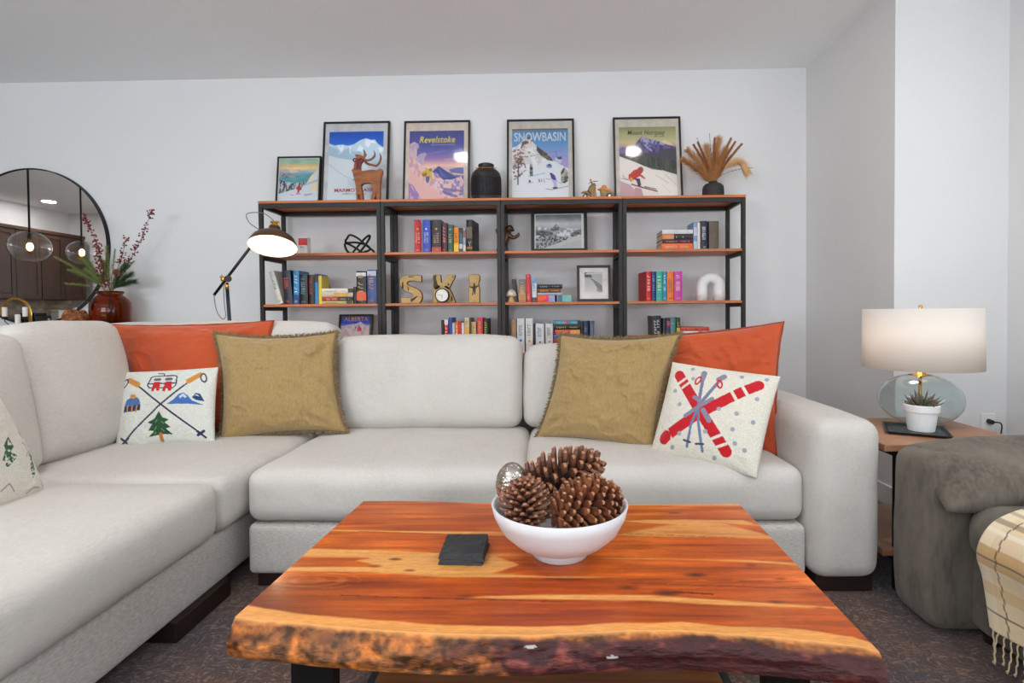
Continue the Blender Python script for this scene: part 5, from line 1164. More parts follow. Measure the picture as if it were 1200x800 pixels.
# white ceramic arch
YAr = 3.52; az = lambda y: P(831, y, Y=YAr).z; ax0, ax1 = P(815.5, 340, Y=YAr).x, P(849, 340, Y=YAr).x
acx = (ax0+ax1)/2; ar = .0375; ah = az(319)-az(352.5); aw = (ax1-ax0)/2-ar
path = [(acx-aw, YAr, Z3+.0005), (acx-aw, YAr, Z3+ah*.3)]+[(acx-math.cos(PI*i/12)*aw, YAr, Z3+ah-ar-aw*1.0+math.sin(PI*i/12)*aw) for i in range(13)]+[(acx+aw, YAr, Z3+ah*.3), (acx+aw, YAr, Z3+.0005)]
q = MB(); q.tube(path, ar, 24); o = q.build('arch_ornament', mat('white_ceramic', (226, 226, 226), .35), None, smooth=True, loc=(acx, YAr, Z3+.0005))
o.data.transform(Matrix.Translation((0, 0, .0005))); tag(o, 'chunky white ceramic arch on the right unit beside the rainbow row of books', 'ornament')
# ================================================================ MIRROR AND WHAT IT REFLECTS
YMi = 3.735
mcn = P(37, 289, Y=YMi); mr_ = (P(125.5, 289, Y=YMi).x-P(-51.5, 289, Y=YMi).x)/2
mir = thing('round_mirror', 'large round wall mirror with a thin black frame, reflecting the dark kitchen cabinets', 'mirror', (mcn.x, YMi, mcn.z))
b = MB(); b.T = Matrix.Translation(mcn) @ Matrix.Rotation(PI/2, 4, 'X'); b.lathe([(0, 0), (mr_-.004, 0), (mr_-.004, -.006), (0, -.006)], seg=96)
b.build('mirror_glass', mat('mirror_silver', (240, 240, 240), .0, metal=1.0), mir)
b = MB(); b.T = Matrix.Translation(mcn) @ Matrix.Rotation(PI/2, 4, 'X'); b.lathe([(mr_-.001, -.024), (mr_+.005, -.024), (mr_+.005, .007), (mr_-.001, .007), (mr_-.001, -.024)], seg=96)
b.build('frame', M_blk, mir)
def V(px, py, D):          # a point seen at distance D through the mirror -> its real place in the room
    p = P(px, py, Y=D); return Vector((p.x, 2*YMi-p.y, p.z))
M_cab = mat('dark_cabinet', (84, 54, 38), .5, var=[((60, 38, 27), 9, (1, 1, .12), .3)])
XC = -7.45; zc0, zc1 = 1.30, 2.33
cabs = ['nearest the far end wall', 'second from the far end wall', 'third from the far end wall', 'fourth from the far end wall']
for k in range(4):
    y0 = -.93+.75*k; y1 = y0+.745
    r = thing('upper_cabinet', 'dark wood upper kitchen cabinet reflected in the mirror, '+cabs[k], 'cabinet', (XC-.2, (y0+y1)/2, zc0), 'kitchen wall cabinets')
    MB().box(XK+.001, XC-.021, y0, y1, zc0, zc1-.05).build('cabinet_body', M_cab, r)
    MB().box(XK+.001, XC+.01, y0, y1, zc1-.05, zc1).build('crown_moulding', M_cab, r, bevel=.006)
    for (a, c) in ((y0+.003, y0+.369), (y0+.375, y1-.003)):
        d = MB().box(XC-.02, XC-.006, a+.06, c-.06, zc0+.07, zc1-.12); s5 = .062
        for (p0, p1, z0, z1) in ((a, a+s5, zc0+.005, zc1-.055), (c-s5, c, zc0+.005, zc1-.055), (a+s5, c-s5, zc0+.005, zc0+.005+s5), (a+s5, c-s5, zc1-.055-s5, zc1-.055)): d.box(XC-.02, XC, p0, p1, z0, z1)
        d.build('door', M_cab, r, bevel=.002)
M_ctop = mat('stone_countertop', (206, 196, 180), .25, var=((150, 134, 116), 20, (1, 1, 1), .2))
struct('trim_1', MB().box(XK, XK+.012, -1.09, 2.4, .92, zc0), mat('backsplash_stone', (196, 180, 158), .35, var=((140, 118, 100), 9, (1, 1, 2), .2)))
for k in range(4):
    y0 = -.93+.75*k; r = thing('base_cabinet', 'dark wood lower kitchen cabinet under the long stone counter, '+cabs[k], 'cabinet', (XC, y0+.37, 0), 'kitchen base cabinets')
    MB().box(XK+.001, XC+.17, y0, y0+.745, .08, .879).build('cabinet_body', M_cab, r); MB().box(XK+.001, XC+.12, y0, y0+.745, 0.0005, .08).build('plinth', M_cab, r)
    for (a, c) in ((y0+.003, y0+.369), (y0+.375, y0+.742)): MB().box(XC+.1705, XC+.19, a, c, .1, .87).build('door', M_cab, r, bevel=.003)
tag(MB().box(XK+.013, XC+.21, -.95, 2.08, .880, .92).build('kitchen_worktop', M_ctop, None, bevel=.004, loc=(XC, .5, .88)), 'long pale stone worktop on the lower kitchen cabinets', 'worktop')
# things on the worktop
p_ = V(47, 374, 7.6); r = thing('coffee_machine', 'black countertop machine reflected in the mirror beside the gold tap', 'appliance', (XC-.1, p_.y, .92)); yy = p_.y
MB().box(XC-.24, XC+.06, yy-.13, yy+.13, .9205, 1.06).build('housing', mat('appliance_black', (18, 18, 20), .25), r, bevel=.015); MB().box(XC-.2, XC+.02, yy-.1, yy+.1, 1.06, 1.10).build('lid', M_blk, r, bevel=.01)
b = MB(); b.T = Matrix.Translation((XC+.062, yy-.07, 1.0)) @ Matrix.Rotation(PI/2, 4, 'Y'); b.lathe([(.022, 0), (.022, .012), (.018, .018), (0, .018)], seg=18); b.build('control_knob', mat('brushed_steel', (170, 170, 172), .3, metal=.9), r, smooth=True)
p_ = V(70, 370, 7.9); r = thing('white_canister', 'square white canister reflected in the mirror beside the reflected candle', 'canister', (XC, p_.y, .92))
MB().box(XC-.09, XC+.09, p_.y-.085, p_.y+.085, .9205, 1.12).build('body', mat('canister_white', (232, 230, 226), .4), r, bevel=.012); MB().box(XC-.092, XC+.092, p_.y-.087, p_.y+.087, 1.12, 1.14).build('lid', mat('canister_white', (232, 230, 226), .4), r, bevel=.006)
# kitchen island with the gold tap
gi = V(17, 372, 5.2); r = thing('kitchen_island', 'dark kitchen island with a pale stone top under the two glass pendants', 'island', (gi.x, gi.y, 0))
MB().box(gi.x-.35, gi.x+.35, .9, 3.2, .0005, .879).build('island_body', M_cab, r, bevel=.004); MB().box(gi.x-.42, gi.x+.42, .82, 3.28, .88, .92).build('stone_top', M_ctop, r, bevel=.004)
tp = thing('kitchen_tap', 'tall arched brushed gold kitchen tap on the island, seen in the mirror', 'tap', (gi.x, gi.y, .92)); yb0 = V(35.5, 372, 5.2).y
xa, xb = V(1, 372, 5.2).x, V(35.5, 372, 5.2).x; zt2 = V(18, 350, 5.2).z; ra = (xb-xa)/2
pts = [(xb, gi.y, .9205), (xb, gi.y, zt2-ra)]+[((xa+xb)/2+ra*math.cos(PI*i/14), gi.y, zt2-ra+ra*math.sin(PI*i/14)) for i in range(15)]+[(xa, gi.y, zt2-ra-.06)]
MB().tube(pts, .014, 12).build('spout', M_brassp, tp, smooth=True); MB().lathe([(.028, .0005), (.028, .012), (.018, .02), (.018, .05)], (xb, gi.y, .92), 20).build('base_ring', M_brassp, tp, smooth=True); MB().tube([(xb, gi.y, .955), (xb+.07, gi.y, .985)], .006, 8).build('lever', M_brassp, tp, smooth=True)
# two glass globe pendants
M_glass = mat('clear_glass', (250, 250, 250), .0, trans=1.0, ior=1.45)
M_bulb = mat('bulb_glow', (255, 220, 170), .3, emis=((255, 196, 120), 22))
def pendant(px, py, D, w_px, lab):
    c = V(px, py, D); w2 = w_px/F_PX*D/2; h2 = w2*.90
    r = thing('pendant_light', lab, 'pendant light', c, 'glass pendants over the island')
    MB().lathe([(.05, CH-.028-c.z), (.05, CH-.001-c.z)], c, 24).build('ceiling_rose', M_blk, r, smooth=False)
    MB().tube([(c.x, c.y, c.z+h2*.8), (c.x, c.y, CH-.02)], .009, 8).build('rod', M_blk, r)
    pr = [(max(.02, w2*math.sin(PI*i/20)), -h2*math.cos(PI*i/20)) for i in range(0, 19)]; pr[0] = (0, -h2)
    prof = pr+[(max(.018, a-.003), z-.001) for a, z in reversed(pr[1:])]+[(0, -h2+.003)]
    MB().lathe(prof, c, 40).build('glass_globe', M_glass, r, smooth=True)
    MB().tube([(c.x, c.y, c.z+h2*.45), (c.x, c.y, c.z+h2*.98)], [.016, .022], 16).build('socket', M_blk, r, smooth=True)
    MB().sphere((c.x, c.y, c.z), .028, 14, 10, (1, 1, 1.5)).build('bulb', M_bulb, r, smooth=True)
pendant(35, 289, 5.2, 41, 'nearer glass globe pendant with a black rod, larger in the mirror')
pendant(96, 296, 5.95, 31, 'farther glass globe pendant behind the pine sprigs in the mirror')
# ceiling downlights
M_dl = mat('downlight_glow', (255, 250, 240), .4, emis=((255, 246, 232), 34)); M_dlt = mat('downlight_trim', (235, 235, 235), .5)
def downlight(x, y, lab, r_=.055, e=11):
    r = thing('ceiling_downlight', lab, 'ceiling light', (x, y, CH), 'recessed ceiling downlights')
    MB().lathe([(0, -.004), (r_, -.004), (r_, -.001), (0, -.001)], (x, y, CH), 28).build('lens', M_dl, r); MB().lathe([(r_+.001, -.006), (r_+.022, -.003), (r_+.022, -.0005), (r_+.001, -.0005), (r_+.001, -.006)], (x, y, CH), 28).build('trim_ring', M_dlt, r)
    l = bpy.data.lights.new('downlight', 'AREA'); l.shape = 'DISK'; l.size = r_*2; l.energy = e; l.color = (1, .97, .95); o = bpy.data.objects.new('downlight', l); C.objects.link(o); o.location = (x, y, CH-.012)
def glare_spot(px, py):
    """where on the ceiling a lamp must sit to be seen in a leaning poster's glass"""
    d0 = P(px, py, Y=3.69)-CAM; g = CAM+d0; H0 = .62; al = math.asin((YB_-YA)/H0)
    n = Vector((0, -math.cos(al), math.sin(al))); d = d0.normalized(); rf = d-2*d.dot(n)*n; t = (CH-g.z)/rf.z; return g+rf*t
for (px, py, lab) in ((541, 182, 'recessed downlight mirrored as a white disc in the Revelstoke poster'), (742.5, 175, 'recessed downlight mirrored as a white disc in the Mount Norquay poster')):
    g = glare_spot(px, py); print('downlight', tuple(g), 'py', P(600, 0, Y=g.y).z); downlight(g.x, g.y, lab, .062, e=1.5)
g = V(57, 236, 7.6); downlight(g.x, g.y, 'kitchen downlight on the ceiling seen near the top of the mirror', .08)
downlight(-1.2, -1.2, 'added fill downlight behind the camera, left of its twin'); downlight(1.2, -1.2, 'added fill downlight behind the camera, right of its twin')  # unseen pair added as general fill for the room
downlight(-1.7, 1.25, 'added fill downlight above the left seat cushions'); downlight(-.9, .5, 'added fill downlight above the coffee table'); downlight(1.5, 1.3, 'added fill downlight above the armchair')  # out-of-view lamps added for more light from above on the seats
downlight(-4.2, -.8, 'added fill downlight over the floor between living room and kitchen')  # another unseen fill lamp added

# ================================================================ CONSOLE TABLE WITH VASE, CANDLES
ZC_ = .93; x0, x1 = P(-60, 380, Y=3.5).x, P(176, 380, Y=3.5).x
con = thing('console_table', 'narrow console table hidden behind the sofa under the round mirror', 'table', ((x0+x1)/2, 3.56, 0)); M_con = mat('console_wood', (110, 76, 52), .45, var=((78, 52, 36), 6, (1, 8, 8), .3))
MB().box(x0, x1, 3.40, 3.70, ZC_-.03, ZC_).build('table_top', M_con, con, bevel=.004)
for x in (x0+.02, x1-.06):
    for y in (3.41, 3.65): MB().box(x, x+.04, y, y+.04, 0.0005, ZC_-.03).build('leg', M_con, con, bevel=.003)
YVz = 3.55
vz = P(130, 377, Y=YVz); vR = (P(149.5, 370, Y=YVz).x-P(110, 370, Y=YVz).x)/2; ztop = P(130, 341, Y=YVz).z-ZC_
M_amb = mat('amber_glass', (186, 112, 64), .02, trans=1, ior=1.3)
hh = ztop
prof = [(0, 0.001), (vR*.9, .001), (vR, .02), (vR, hh*.62), (vR*.97, hh*.72), (vR*.86, hh*.81), (vR*.70, hh*.87), (vR*.60, hh*.90), (vR*.58, hh*.93), (vR*.66, hh*.95), (vR*.68, hh*.97), (vR*.64, hh), (vR*.58, hh*.985), (vR*.52, hh*.93), (vR*.55, hh*.89), (vR*.80, hh*.80), (vR*.93, hh*.66), (vR*.95, .03), (vR*.85, .012), (0, .012)]
q = MB().lathe(prof, (0, 0, 0), 48); vs_ = q.build('glass_vase', M_amb, None, smooth=True); vs_.location = (vz.x, YVz, ZC_); tag(vs_, 'amber brown glass jar vase holding pine and red berry sprigs', 'vase')
nk = Vector((vz.x, YVz, ZC_+hh*.96)); low = Vector((vz.x, YVz, ZC_+.05)); rs3 = random.Random(11)
M_ndl = [mat('pine_needles', (98, 116, 66), .7, var=((128, 138, 72), 30, (1, 1, 1), .3)), mat('pine_needles_yellow', (156, 158, 84), .7, var=((98, 112, 60), 30, (1, 1, 1), .3)), mat('pine_needles_dark', (70, 94, 58), .7)]; M_tw = mat('twig', (120, 100, 62), .8)
def pine(tips, mi, lab, n=260, L=(.03, .055), t0=.3, spread=.5):
    r = thing('pine_sprig', lab, 'pine sprig', nk, 'pine sprigs in the amber vase'); s_ = MB(); q = MB()
    for tip in tips:
        e = P(tip[0], tip[1], Y=YVz+tip[2]); off = Vector(((e.x-nk.x)*.06, 0, 0)); mid = nk.lerp(e, .55)+Vector((0, 0, .015)); pth = crom([low-off*3+Vector((0, 0, .02)), nk+off, mid, e], 7)
        s_.tube(pth, list(np.linspace(.0026, .0012, len(pth))), 6); strands(q, pth, int(n*1.5), L[0], L[1], spread*1.3, 1.0, .0009, t0, .02, rs3)
    s_.build('stem', M_tw, r, smooth=True); q.build('needles', M_ndl[mi], r, recalc=False)
pine([(64, 301, -.02), (80, 316, -.03)], 1, 'yellow-green pine sprig reaching furthest left across the mirror', 200, (.018, .034), .55, .8); pine([(76, 332, .0)], 1, 'small yellow-green pine tip pointing left below the long sprig', 140, (.015, .03), .6, .8)
pine([(98, 304, -.04), (104, 318, -.04), (90, 318, -.03)], 0, 'dense green pine sprig fanning left of the vase neck', 330, (.045, .085), .45, .4); pine([(125, 290, -.01), (119, 305, .02)], 0, 'upright green pine sprig in front of the mirror rim', 260, (.03, .055), .45, .5)
pine([(152, 322, -.04), (156, 330, -.02), (146, 312, -.04)], 2, 'dark long-needled pine sprig fanning to the right of the vase', 300, (.05, .09), .4, .38); pine([(135, 292, .02)], 1, 'yellowish pine tip curving up at the centre of the vase', 160, (.015, .03), .6, .7); pine([(157, 306, .02)], 1, 'yellowish pine tip curving right above the dark needles', 150, (.014, .026), .6, .7)
M_ber = mat('red_berries', (138, 34, 34), .4, var=((96, 22, 26), 60, (1, 1, 1), .3))
def berry(tip, mids, lab, n, t0):
    r = thing('berry_branch', lab, 'berry branch', nk, 'red berry branches in the amber vase'); e = P(*tip[:2], Y=YVz+tip[2]); pts = [low, nk]+[P(a, b_, Y=YVz+tip[2]*.6) for a, b_ in mids]+[e]
    pth = crom(pts, 7); s_ = MB().tube(pth, list(np.linspace(.0026, .001, len(pth))), 6); q = MB(); m = len(pth)-1
    for i in range(int(n*1.35)):
        t = t0+(1-t0)*rs3.random(); k = min(m-1, int(t*m)); p0 = pth[k].lerp(pth[k+1], t*m-k); w_ = Vector((rs3.gauss(0, 1), rs3.gauss(0, .8), rs3.gauss(0, 1)+.6)).normalized()*(.008+.024*rs3.random())*(1.15-t*.4)
        s_.tube([p0, p0+w_], .0006, 4); q.sphere(p0+w_, 0.0046+.0014*rs3.random(), 7, 5)
    s_.build('stem', mat('berry_stem', (92, 62, 46), .8), r, smooth=True); tag(q.build('berries', M_ber, r, smooth=True), kind='stuff')
berry((98, 252, -.02), [(119, 310), (112, 282)], 'red berry branch rising in front of the mirror and bending left', 95, .45); berry((178, 246, .0), [(146, 315), (163, 285)], 'tallest red berry branch leaning right against the white wall', 90, .42); berry((148, 278, .0), [(136, 320), (143, 300)], 'short red berry branch between the two long ones', 34, .6); berry((113, 305, -.05), [(122, 330)], 'low red berry branch left of the vase neck', 40, .5)
def cone_geo(mb, pos, axis, L, R, n, scale_len, tilt=.9, thick=.0, seed=0, closed=.0, open_top=1.0):
    """pine cone: a core with woody scales set in a spiral. axis points base -> tip"""
    ax = Vector(axis).normalized(); u = ax.orthogonal().normalized(); v = ax.cross(u); rs = random.Random(seed); pos = Vector(pos)
    core = []
    for i in range(n):
        t = (i+.5)/n; a = i*2.39996; rr = R*math.sin(PI*min(1, (t*.86+.12)))**.7
        o = (u*math.cos(a)+v*math.sin(a)); c0 = pos+ax*(t*L*.92)+o*rr*.30
        k = .62+.38*math.sin(PI*min(1, t*.9+.12)); sl = scale_len*k*(1+.12*rs.uniform(-1, 1)); el = tilt+.5*(t-.4)*open_top+rs.uniform(-.1, .1)
        d = (o*math.cos(el)+ax*math.sin(el)).normalized(); side = ax.cross(o).normalized(); nn = d.cross(side).normalized()
        if nn.dot(ax) < 0: nn = -nn
        w0, w1 = scale_len*.13, scale_len*.25*k+.001; th = scale_len*.07; tip = c0+d*(rr*.62+sl*.55)
        b0 = c0; m1 = c0+d*((rr*.62+sl*.55)*.72)
        mb.add([b0-side*w0-nn*th, b0+side*w0-nn*th, m1-side*w1-nn*th, m1+side*w1-nn*th, tip-side*w1*.55-nn*th*.3, tip+side*w1*.55-nn*th*.3,
                b0-side*w0+nn*th, b0+side*w0+nn*th, m1-side*w1*.9+nn*th*1.6, m1+side*w1*.9+nn*th*1.6, tip-side*w1*.35+nn*th*2.2, tip+side*w1*.35+nn*th*2.2, tip+d*sl*.10+nn*th*1.6],
               [(0, 1, 3, 2), (2, 3, 5, 4), (6, 8, 9, 7), (8, 10, 11, 9), (0, 2, 8, 6), (1, 7, 9, 3), (2, 4, 10, 8), (3, 9, 11, 5), (4, 12, 10), (5, 11, 12), (4, 5, 12), (10, 12, 11), (0, 6, 7, 1)])
        mb.m[-5:-1] = [1]*4; mb.m[-10:-8] = [0, 1]
M_ctip = mat('cone_tips', (186, 136, 100), .55, var=[((140, 88, 60), 90, (1, 1, 1), .3)])
M_cone = mat('cone_scales', (104, 58, 40), .55, var=[((150, 92, 62), 50, (1, 1, 1), .25)])
r = thing('pine_pick', 'small brown pine cone tucked among the sprigs at the vase neck', 'pine cone', nk); e = P(137, 322, Y=YVz-.05)
q = MB(); cone_geo(q, e-Vector((0, 0, .012)), (0, -.2, 1), .05, .018, 60, .016, .5, seed=3); q.build('scales', [M_cone, M_ctip], r); MB().tube([nk-Vector((0, 0, .03)), e], .002, 6).build('stem', M_tw, r)
# root-wood candle ball
rb = P(88.5, 371, Y=3.5); q = MB(); rsb = random.Random(8); zc = ZC_+.085
for i in range(46):
    a = rsb.random()*2*PI; f_ = rsb.uniform(-1, 1); R0 = .058*math.sqrt(max(0, 1-f_*f_*.6)); q.sphere((rb.x+math.cos(a)*R0, 3.5+math.sin(a)*R0*.85, zc+f_*.05+.01), rsb.uniform(.016, .026), 8, 6, (rsb.uniform(.8, 1.3), rsb.uniform(.8, 1.3), rsb.uniform(.7, 1.3)))
q.lathe([(.05, 0), (.058, .06), (.05, .135), (0, .14)], (rb.x, 3.5, ZC_+.0005), 16)
o = q.build('root_wood_ball', mat('root_wood', (176, 104, 52), .6, var=[((98, 50, 26), 34, (1, 1, 1), .16)], bump=(60, (1, 1, 1), .9)), None, smooth=True, loc=(rb.x, 3.5, ZC_))
rm = o.modifiers.new('r', 'REMESH'); rm.mode = 'VOXEL'; rm.voxel_size = .004; rm.use_smooth_shade = True; tag(o, 'gnarled orange-brown root-wood ball beside the amber vase', 'ornament')
# candle holder with three visible white candles
YCd = 3.47; ch = thing('candle_holder', 'black metal multi-arm candle holder at the left edge below the mirror', 'candle holder', (P(20, 380, Y=YCd).x, YCd, ZC_)); M_wax = mat('white_wax', (236, 232, 226), .5, sss=.15)
cups = [(5.5, 371, 360, 5.6, 'leftmost white candle in the black candle holder'), (21, 379.5, 368.5, 6, 'lowest white candle, middle of the black candle holder'), (29.5, 371, 360, 5.6, 'right white candle in the black candle holder, nearest the gnarled ball')]
cx5 = P(21, 380, Y=YCd).x; MB().lathe([(.05, .0005), (.05, .006), (.01, .01), (0, .01)], (cx5, YCd, ZC_), 24).build('base', M_blk, ch, smooth=True)
for (px, yb5, yt5, wpx, lab) in cups:
    c5 = P(px, yb5, Y=YCd); r5 = wpx/F_PX*YCd/2; h5 = P(px, yt5, Y=YCd).z-c5.z; zb5 = max(c5.z, ZC_+.03)
    MB().lathe([(.004, -.018), (r5*.95, -.016), (r5, -.012), (r5, .001), (r5*.8, .001), (0, .0)], (c5.x, YCd, zb5), 20).build('cup', M_blk, ch, smooth=True)
    MB().tube([(c5.x, YCd, zb5-.016), (c5.x, YCd, max(ZC_+.012, zb5-.03)), (cx5, YCd, ZC_+.010)], .0028, 8).build('stem', M_blk, ch)
    r = thing('candle', lab, 'candle', (c5.x, YCd, zb5+.0015), 'white pillar candles under the mirror')
    MB().lathe([(0, 0), (r5*.86, 0), (r5*.88, .002), (r5*.88, h5-.002), (r5*.82, h5), (0, h5-.002)], (c5.x, YCd, zb5+.0015), 20).build('wax', M_wax, r, smooth=False); MB().tube([(c5.x, YCd, zb5+h5-.002), (c5.x, YCd, zb5+h5+.008)], .0008, 5).build('wick', M_blk, r)

# ================================================================ FLOOR LAMP
YFl = 3.14
FLp = lambda x, y, dy=0: P(240+x/5.517, 235+y/5.517, Y=YFl+dy)
fl = thing('floor_lamp', 'black adjustable floor lamp with brass joints, switched on behind the sofa', 'floor lamp', (FLp(160, 780).x, YFl, 0))
M_lmp = mat('lamp_black', (38, 34, 33), .35, metal=.3); jx = FLp(150, 505); pb = FLp(160, 780)
MB().tube([(pb.x+.012, YFl, .03), (pb.x, YFl, pb.z), tuple(FLp(145, 570))], .010, 12).build('pole', mat('lamp_steel_blue', (32, 46, 62), .35, metal=.4), fl, smooth=True)
MB().tube([tuple(FLp(145, 575)), tuple(FLp(144, 530))], [.011, .008], 12).build('brass_collar', M_brassp, fl, smooth=True)
MB().lathe([(.13, .0005), (.13, .018), (.125, .024), (.015, .03), (.012, .05)], (pb.x+.012, YFl, 0), 36).build('base', M_lmp, fl, smooth=True)
q = MB(); q.T = None; q.tube([FLp(150, 505, -.028), FLp(150, 505, .028)], .020, 18); q.build('joint', M_lmp, fl, bevel=.002)
q = MB().tube([FLp(122, 508, -.022), FLp(122, 508, .022)], .016, 14).tube([FLp(122, 508), FLp(97, 490)], [.008, .003], 8).tube([FLp(108, 480), FLp(118, 500)], .004, 8); q.build('wing_knob', M_brassp, fl, smooth=True)
MB().tube([FLp(60, 610, .01), FLp(345, 235, -.01)], .0085, 12).build('arm', M_lmp, fl, smooth=True)
# shade: dome opening down and towards the room
hc = FLp(439, 297, -.06); axd = Vector((-.09, .40, 1)).normalized(); TQ = axd.to_track_quat('Z', 'Y').to_matrix().to_4x4(); Rr = (FLp(578, 290).x-FLp(291, 290).x)/2*.985
q = MB(); q.T = Matrix.Translation(hc) @ TQ
prof = [(Rr, 0), (Rr*1.0, .004), (Rr*.97, Rr*.16), (Rr*.86, Rr*.38), (Rr*.66, Rr*.55), (Rr*.42, Rr*.64), (Rr*.30, Rr*.68), (Rr*.27, Rr*.80), (Rr*.24, Rr*.86), (Rr*.24, Rr*.98), (0, Rr*.98)]
q.lathe(prof, seg=48, caps=False); q.build('lamp_shade', mat('shade_bronze', (96, 70, 52), .38, metal=.55), fl, smooth=True, recalc=False)
q = MB(); q.T = Matrix.Translation(hc) @ TQ; q.lathe([(Rr*.995, .001), (Rr*.955, Rr*.15), (Rr*.84, Rr*.36), (Rr*.63, Rr*.53), (Rr*.3, Rr*.64), (0, Rr*.65)], seg=48, caps=False); q.build('shade_lining', mat('shade_white_glow', (250, 240, 222), .6, emis=((255, 226, 178), .22)), fl, smooth=True)  # lining has a faint glow of its own, standing in for bulb light
q = MB(); q.T = Matrix.Translation(hc) @ TQ; q.sphere((0, 0, Rr*.30), Rr*.22, 16, 10); q.build('bulb', mat('lamp_bulb', (255, 240, 210), .3, emis=((255, 222, 170), 7)), fl, smooth=True)
l = bpy.data.lights.new('lamp_light', 'POINT'); l.energy = 1.3; l.color = (1, .82, .6); l.shadow_soft_size = .03; o = bpy.data.objects.new('lamp_light', l); C.objects.link(o); o.location = hc+axd*Rr*.02-axd*.012
q = MB(); q.T = Matrix.Translation(hc+axd*Rr*.97) @ TQ; q.lathe([(.020, 0), (.022, .012), (.018, .018), (.018, .03), (.012, .034), (0, .034)], seg=20); q.build('brass_fitting', M_brassp, fl, smooth=True)
q = MB()
for s_ in (-1, 1): q.tube([hc+axd*(Rr*1.02)+Vector((s_*.022, 0, -.005)), hc+axd*(Rr*1.02)+Vector((s_*.024, 0, .03))], .004, 8)
q.tube([hc+axd*(Rr*1.02)+Vector((-.024, 0, .03)), hc+axd*(Rr*1.02)+Vector((.024, 0, .03))], .004, 8); q.build('brass_yoke', M_brassp, fl, smooth=True)
M_crd = mat('grey_cord', (104, 106, 110), .7)
MB().tube(crom([hc+axd*Rr*1.25, FLp(385, 84), FLp(300, 78), FLp(268, 95), FLp(290, 145), FLp(350, 190), FLp(352, 230)], 6), .0026, 6).build('cord', M_crd, fl, smooth=True)
MB().tube(crom([FLp(62, 606), FLp(62, 640), FLp(80, 720), FLp(115, 765), FLp(135, 745), FLp(128, 680), FLp(122, 580), FLp(130, 540)], 6), .0026, 6).build('cord', M_crd, fl, smooth=True)

# ================================================================ SIDE TABLE, TABLE LAMP, PLANT
ZSd = .555
tl = P(1037, 521, Z=ZSd); tbk = P(1016, 489.5, Z=ZSd).y; xr_ = P(1116, 495, Z=ZSd).x
X0, X1, Y0, Y1 = tl.x, xr_+.03, tl.y-.0, min(tbk, YN-.06)
st = thing('side_table', 'wooden side table with black metal frame between sofa arm and armchair', 'side table', ((X0+X1)/2, (Y0+Y1)/2, 0)); M_st = mat('side_table_wood', (190, 146, 112), .5, var=[((146, 100, 74), 7, (1, 1, 9), .3), ((150, 104, 76), 14, (1, 9, 1), .4)])
MB().box(X0, X1, Y0, Y1, ZSd-.026, ZSd).build('table_top', M_st, st, bevel=.003)
MB().box(X0+.002, X1-.002, Y0+.01, Y1-.01, .14, .165).build('lower_shelf', M_st, st, bevel=.003)
for x in (X0+.050, X1-.075):
    for y in (Y0+.012, Y1-.037): MB().box(x, x+.025, y, y+.025, 0.0095, ZSd-.0265).build('leg', M_blk, st, bevel=.001)
for y in (Y0+.0125, Y1-.0365): MB().box(X0+.075, X1-.075, y, y+.024, ZSd-.05, ZSd-.0265).build('rail', M_blk, st); MB().box(X0+.075, X1-.075, y, y+.024, .115, .1395).build('rail', M_blk, st)
for x in (X0+.0505, X1-.0745): MB().box(x, x+.024, Y0+.037, Y1-.037, ZSd-.05, ZSd-.0265).build('rail', M_blk, st); MB().box(x, x+.024, Y0+.037, Y1-.037, .115, .1395).build('rail', M_blk, st)
YTl = 2.30; lc2 = P(1078, 495, Y=YTl); LX = lc2.x
TL = lambda y: P(1078, y, Y=YTl).z
lp = thing('table_lamp', 'table lamp with round clear glass base and white drum shade on the side table', 'table lamp', (LX, YTl, ZSd)); gr = (P(1124.5, 470, Y=YTl).x-P(1038.5, 470, Y=YTl).x)/2; gz1 = TL(438); gh = (gz1-ZSd)/2
n_ = 26; pr = [(gr*max(0, math.sin(PI*i/n_))**.92, -gh*math.cos(PI*i/n_)) for i in range(n_+1)]
o_ = [p for p in pr if p[0] > .03 or p[1] < 0]; o_[0] = (0, -gh+.0015)
inn = [(max(0, a-.0035), z*.985) for a, z in reversed(o_[1:])]+[(0, -gh+.005)]
MB().lathe(o_+inn, (LX, YTl, ZSd+gh), 56).build('glass_base', mat('lamp_glass', (236, 244, 244), .0, trans=1.0, ior=1.36), lp, smooth=True)
MB().lathe([(.036, -.002), (.036, .003), (.019, .010), (.019, TL(428)-gz1+.01)], (LX, YTl, gz1-.008), 28).build('brass_neck', M_brassp, lp, smooth=True)
MB().tube([(LX, YTl, ZSd+.004), (LX, YTl, gz1-.004)], .0065, 12).build('brass_rod', M_brassp, lp, smooth=True)
sr = (P(1138.5, 400, Y=YTl).x-P(1016.5, 400, Y=YTl).x)/2*.985; s0, s1 = TL(430.5), TL(361.5)
M_shd = bpy.data.materials.new('lampshade_linen'); M_shd.use_nodes = True; nt = M_shd.node_tree; N_ = nt.nodes; N_.clear(); oo = N_.new('ShaderNodeOutputMaterial'); d_ = N_.new('ShaderNodeBsdfDiffuse'); t_ = N_.new('ShaderNodeBsdfTranslucent'); mx_ = N_.new('ShaderNodeMixShader'); d_.inputs[0].default_value = L4((244, 240, 236)); t_.inputs[0].default_value = L4((244, 236, 226)); mx_.inputs[0].default_value = .38
nt.links.new(d_.outputs[0], mx_.inputs[1]); nt.links.new(t_.outputs[0], mx_.inputs[2]); nt.links.new(mx_.outputs[0], oo.inputs[0])
MB().lathe([(sr, s0), (sr*.985, s1), (sr*.975, s1), (sr*.99, s0), (sr, s0)], (LX, YTl, 0), 64).build('lamp_shade', M_shd, lp, smooth=True)
q = MB()
for k in range(3): a = 2*PI*k/3+.4; q.tube([(LX, YTl, s1-.012), (LX+sr*.97*math.cos(a), YTl+sr*.97*math.sin(a), s1-.008)], .002, 6)
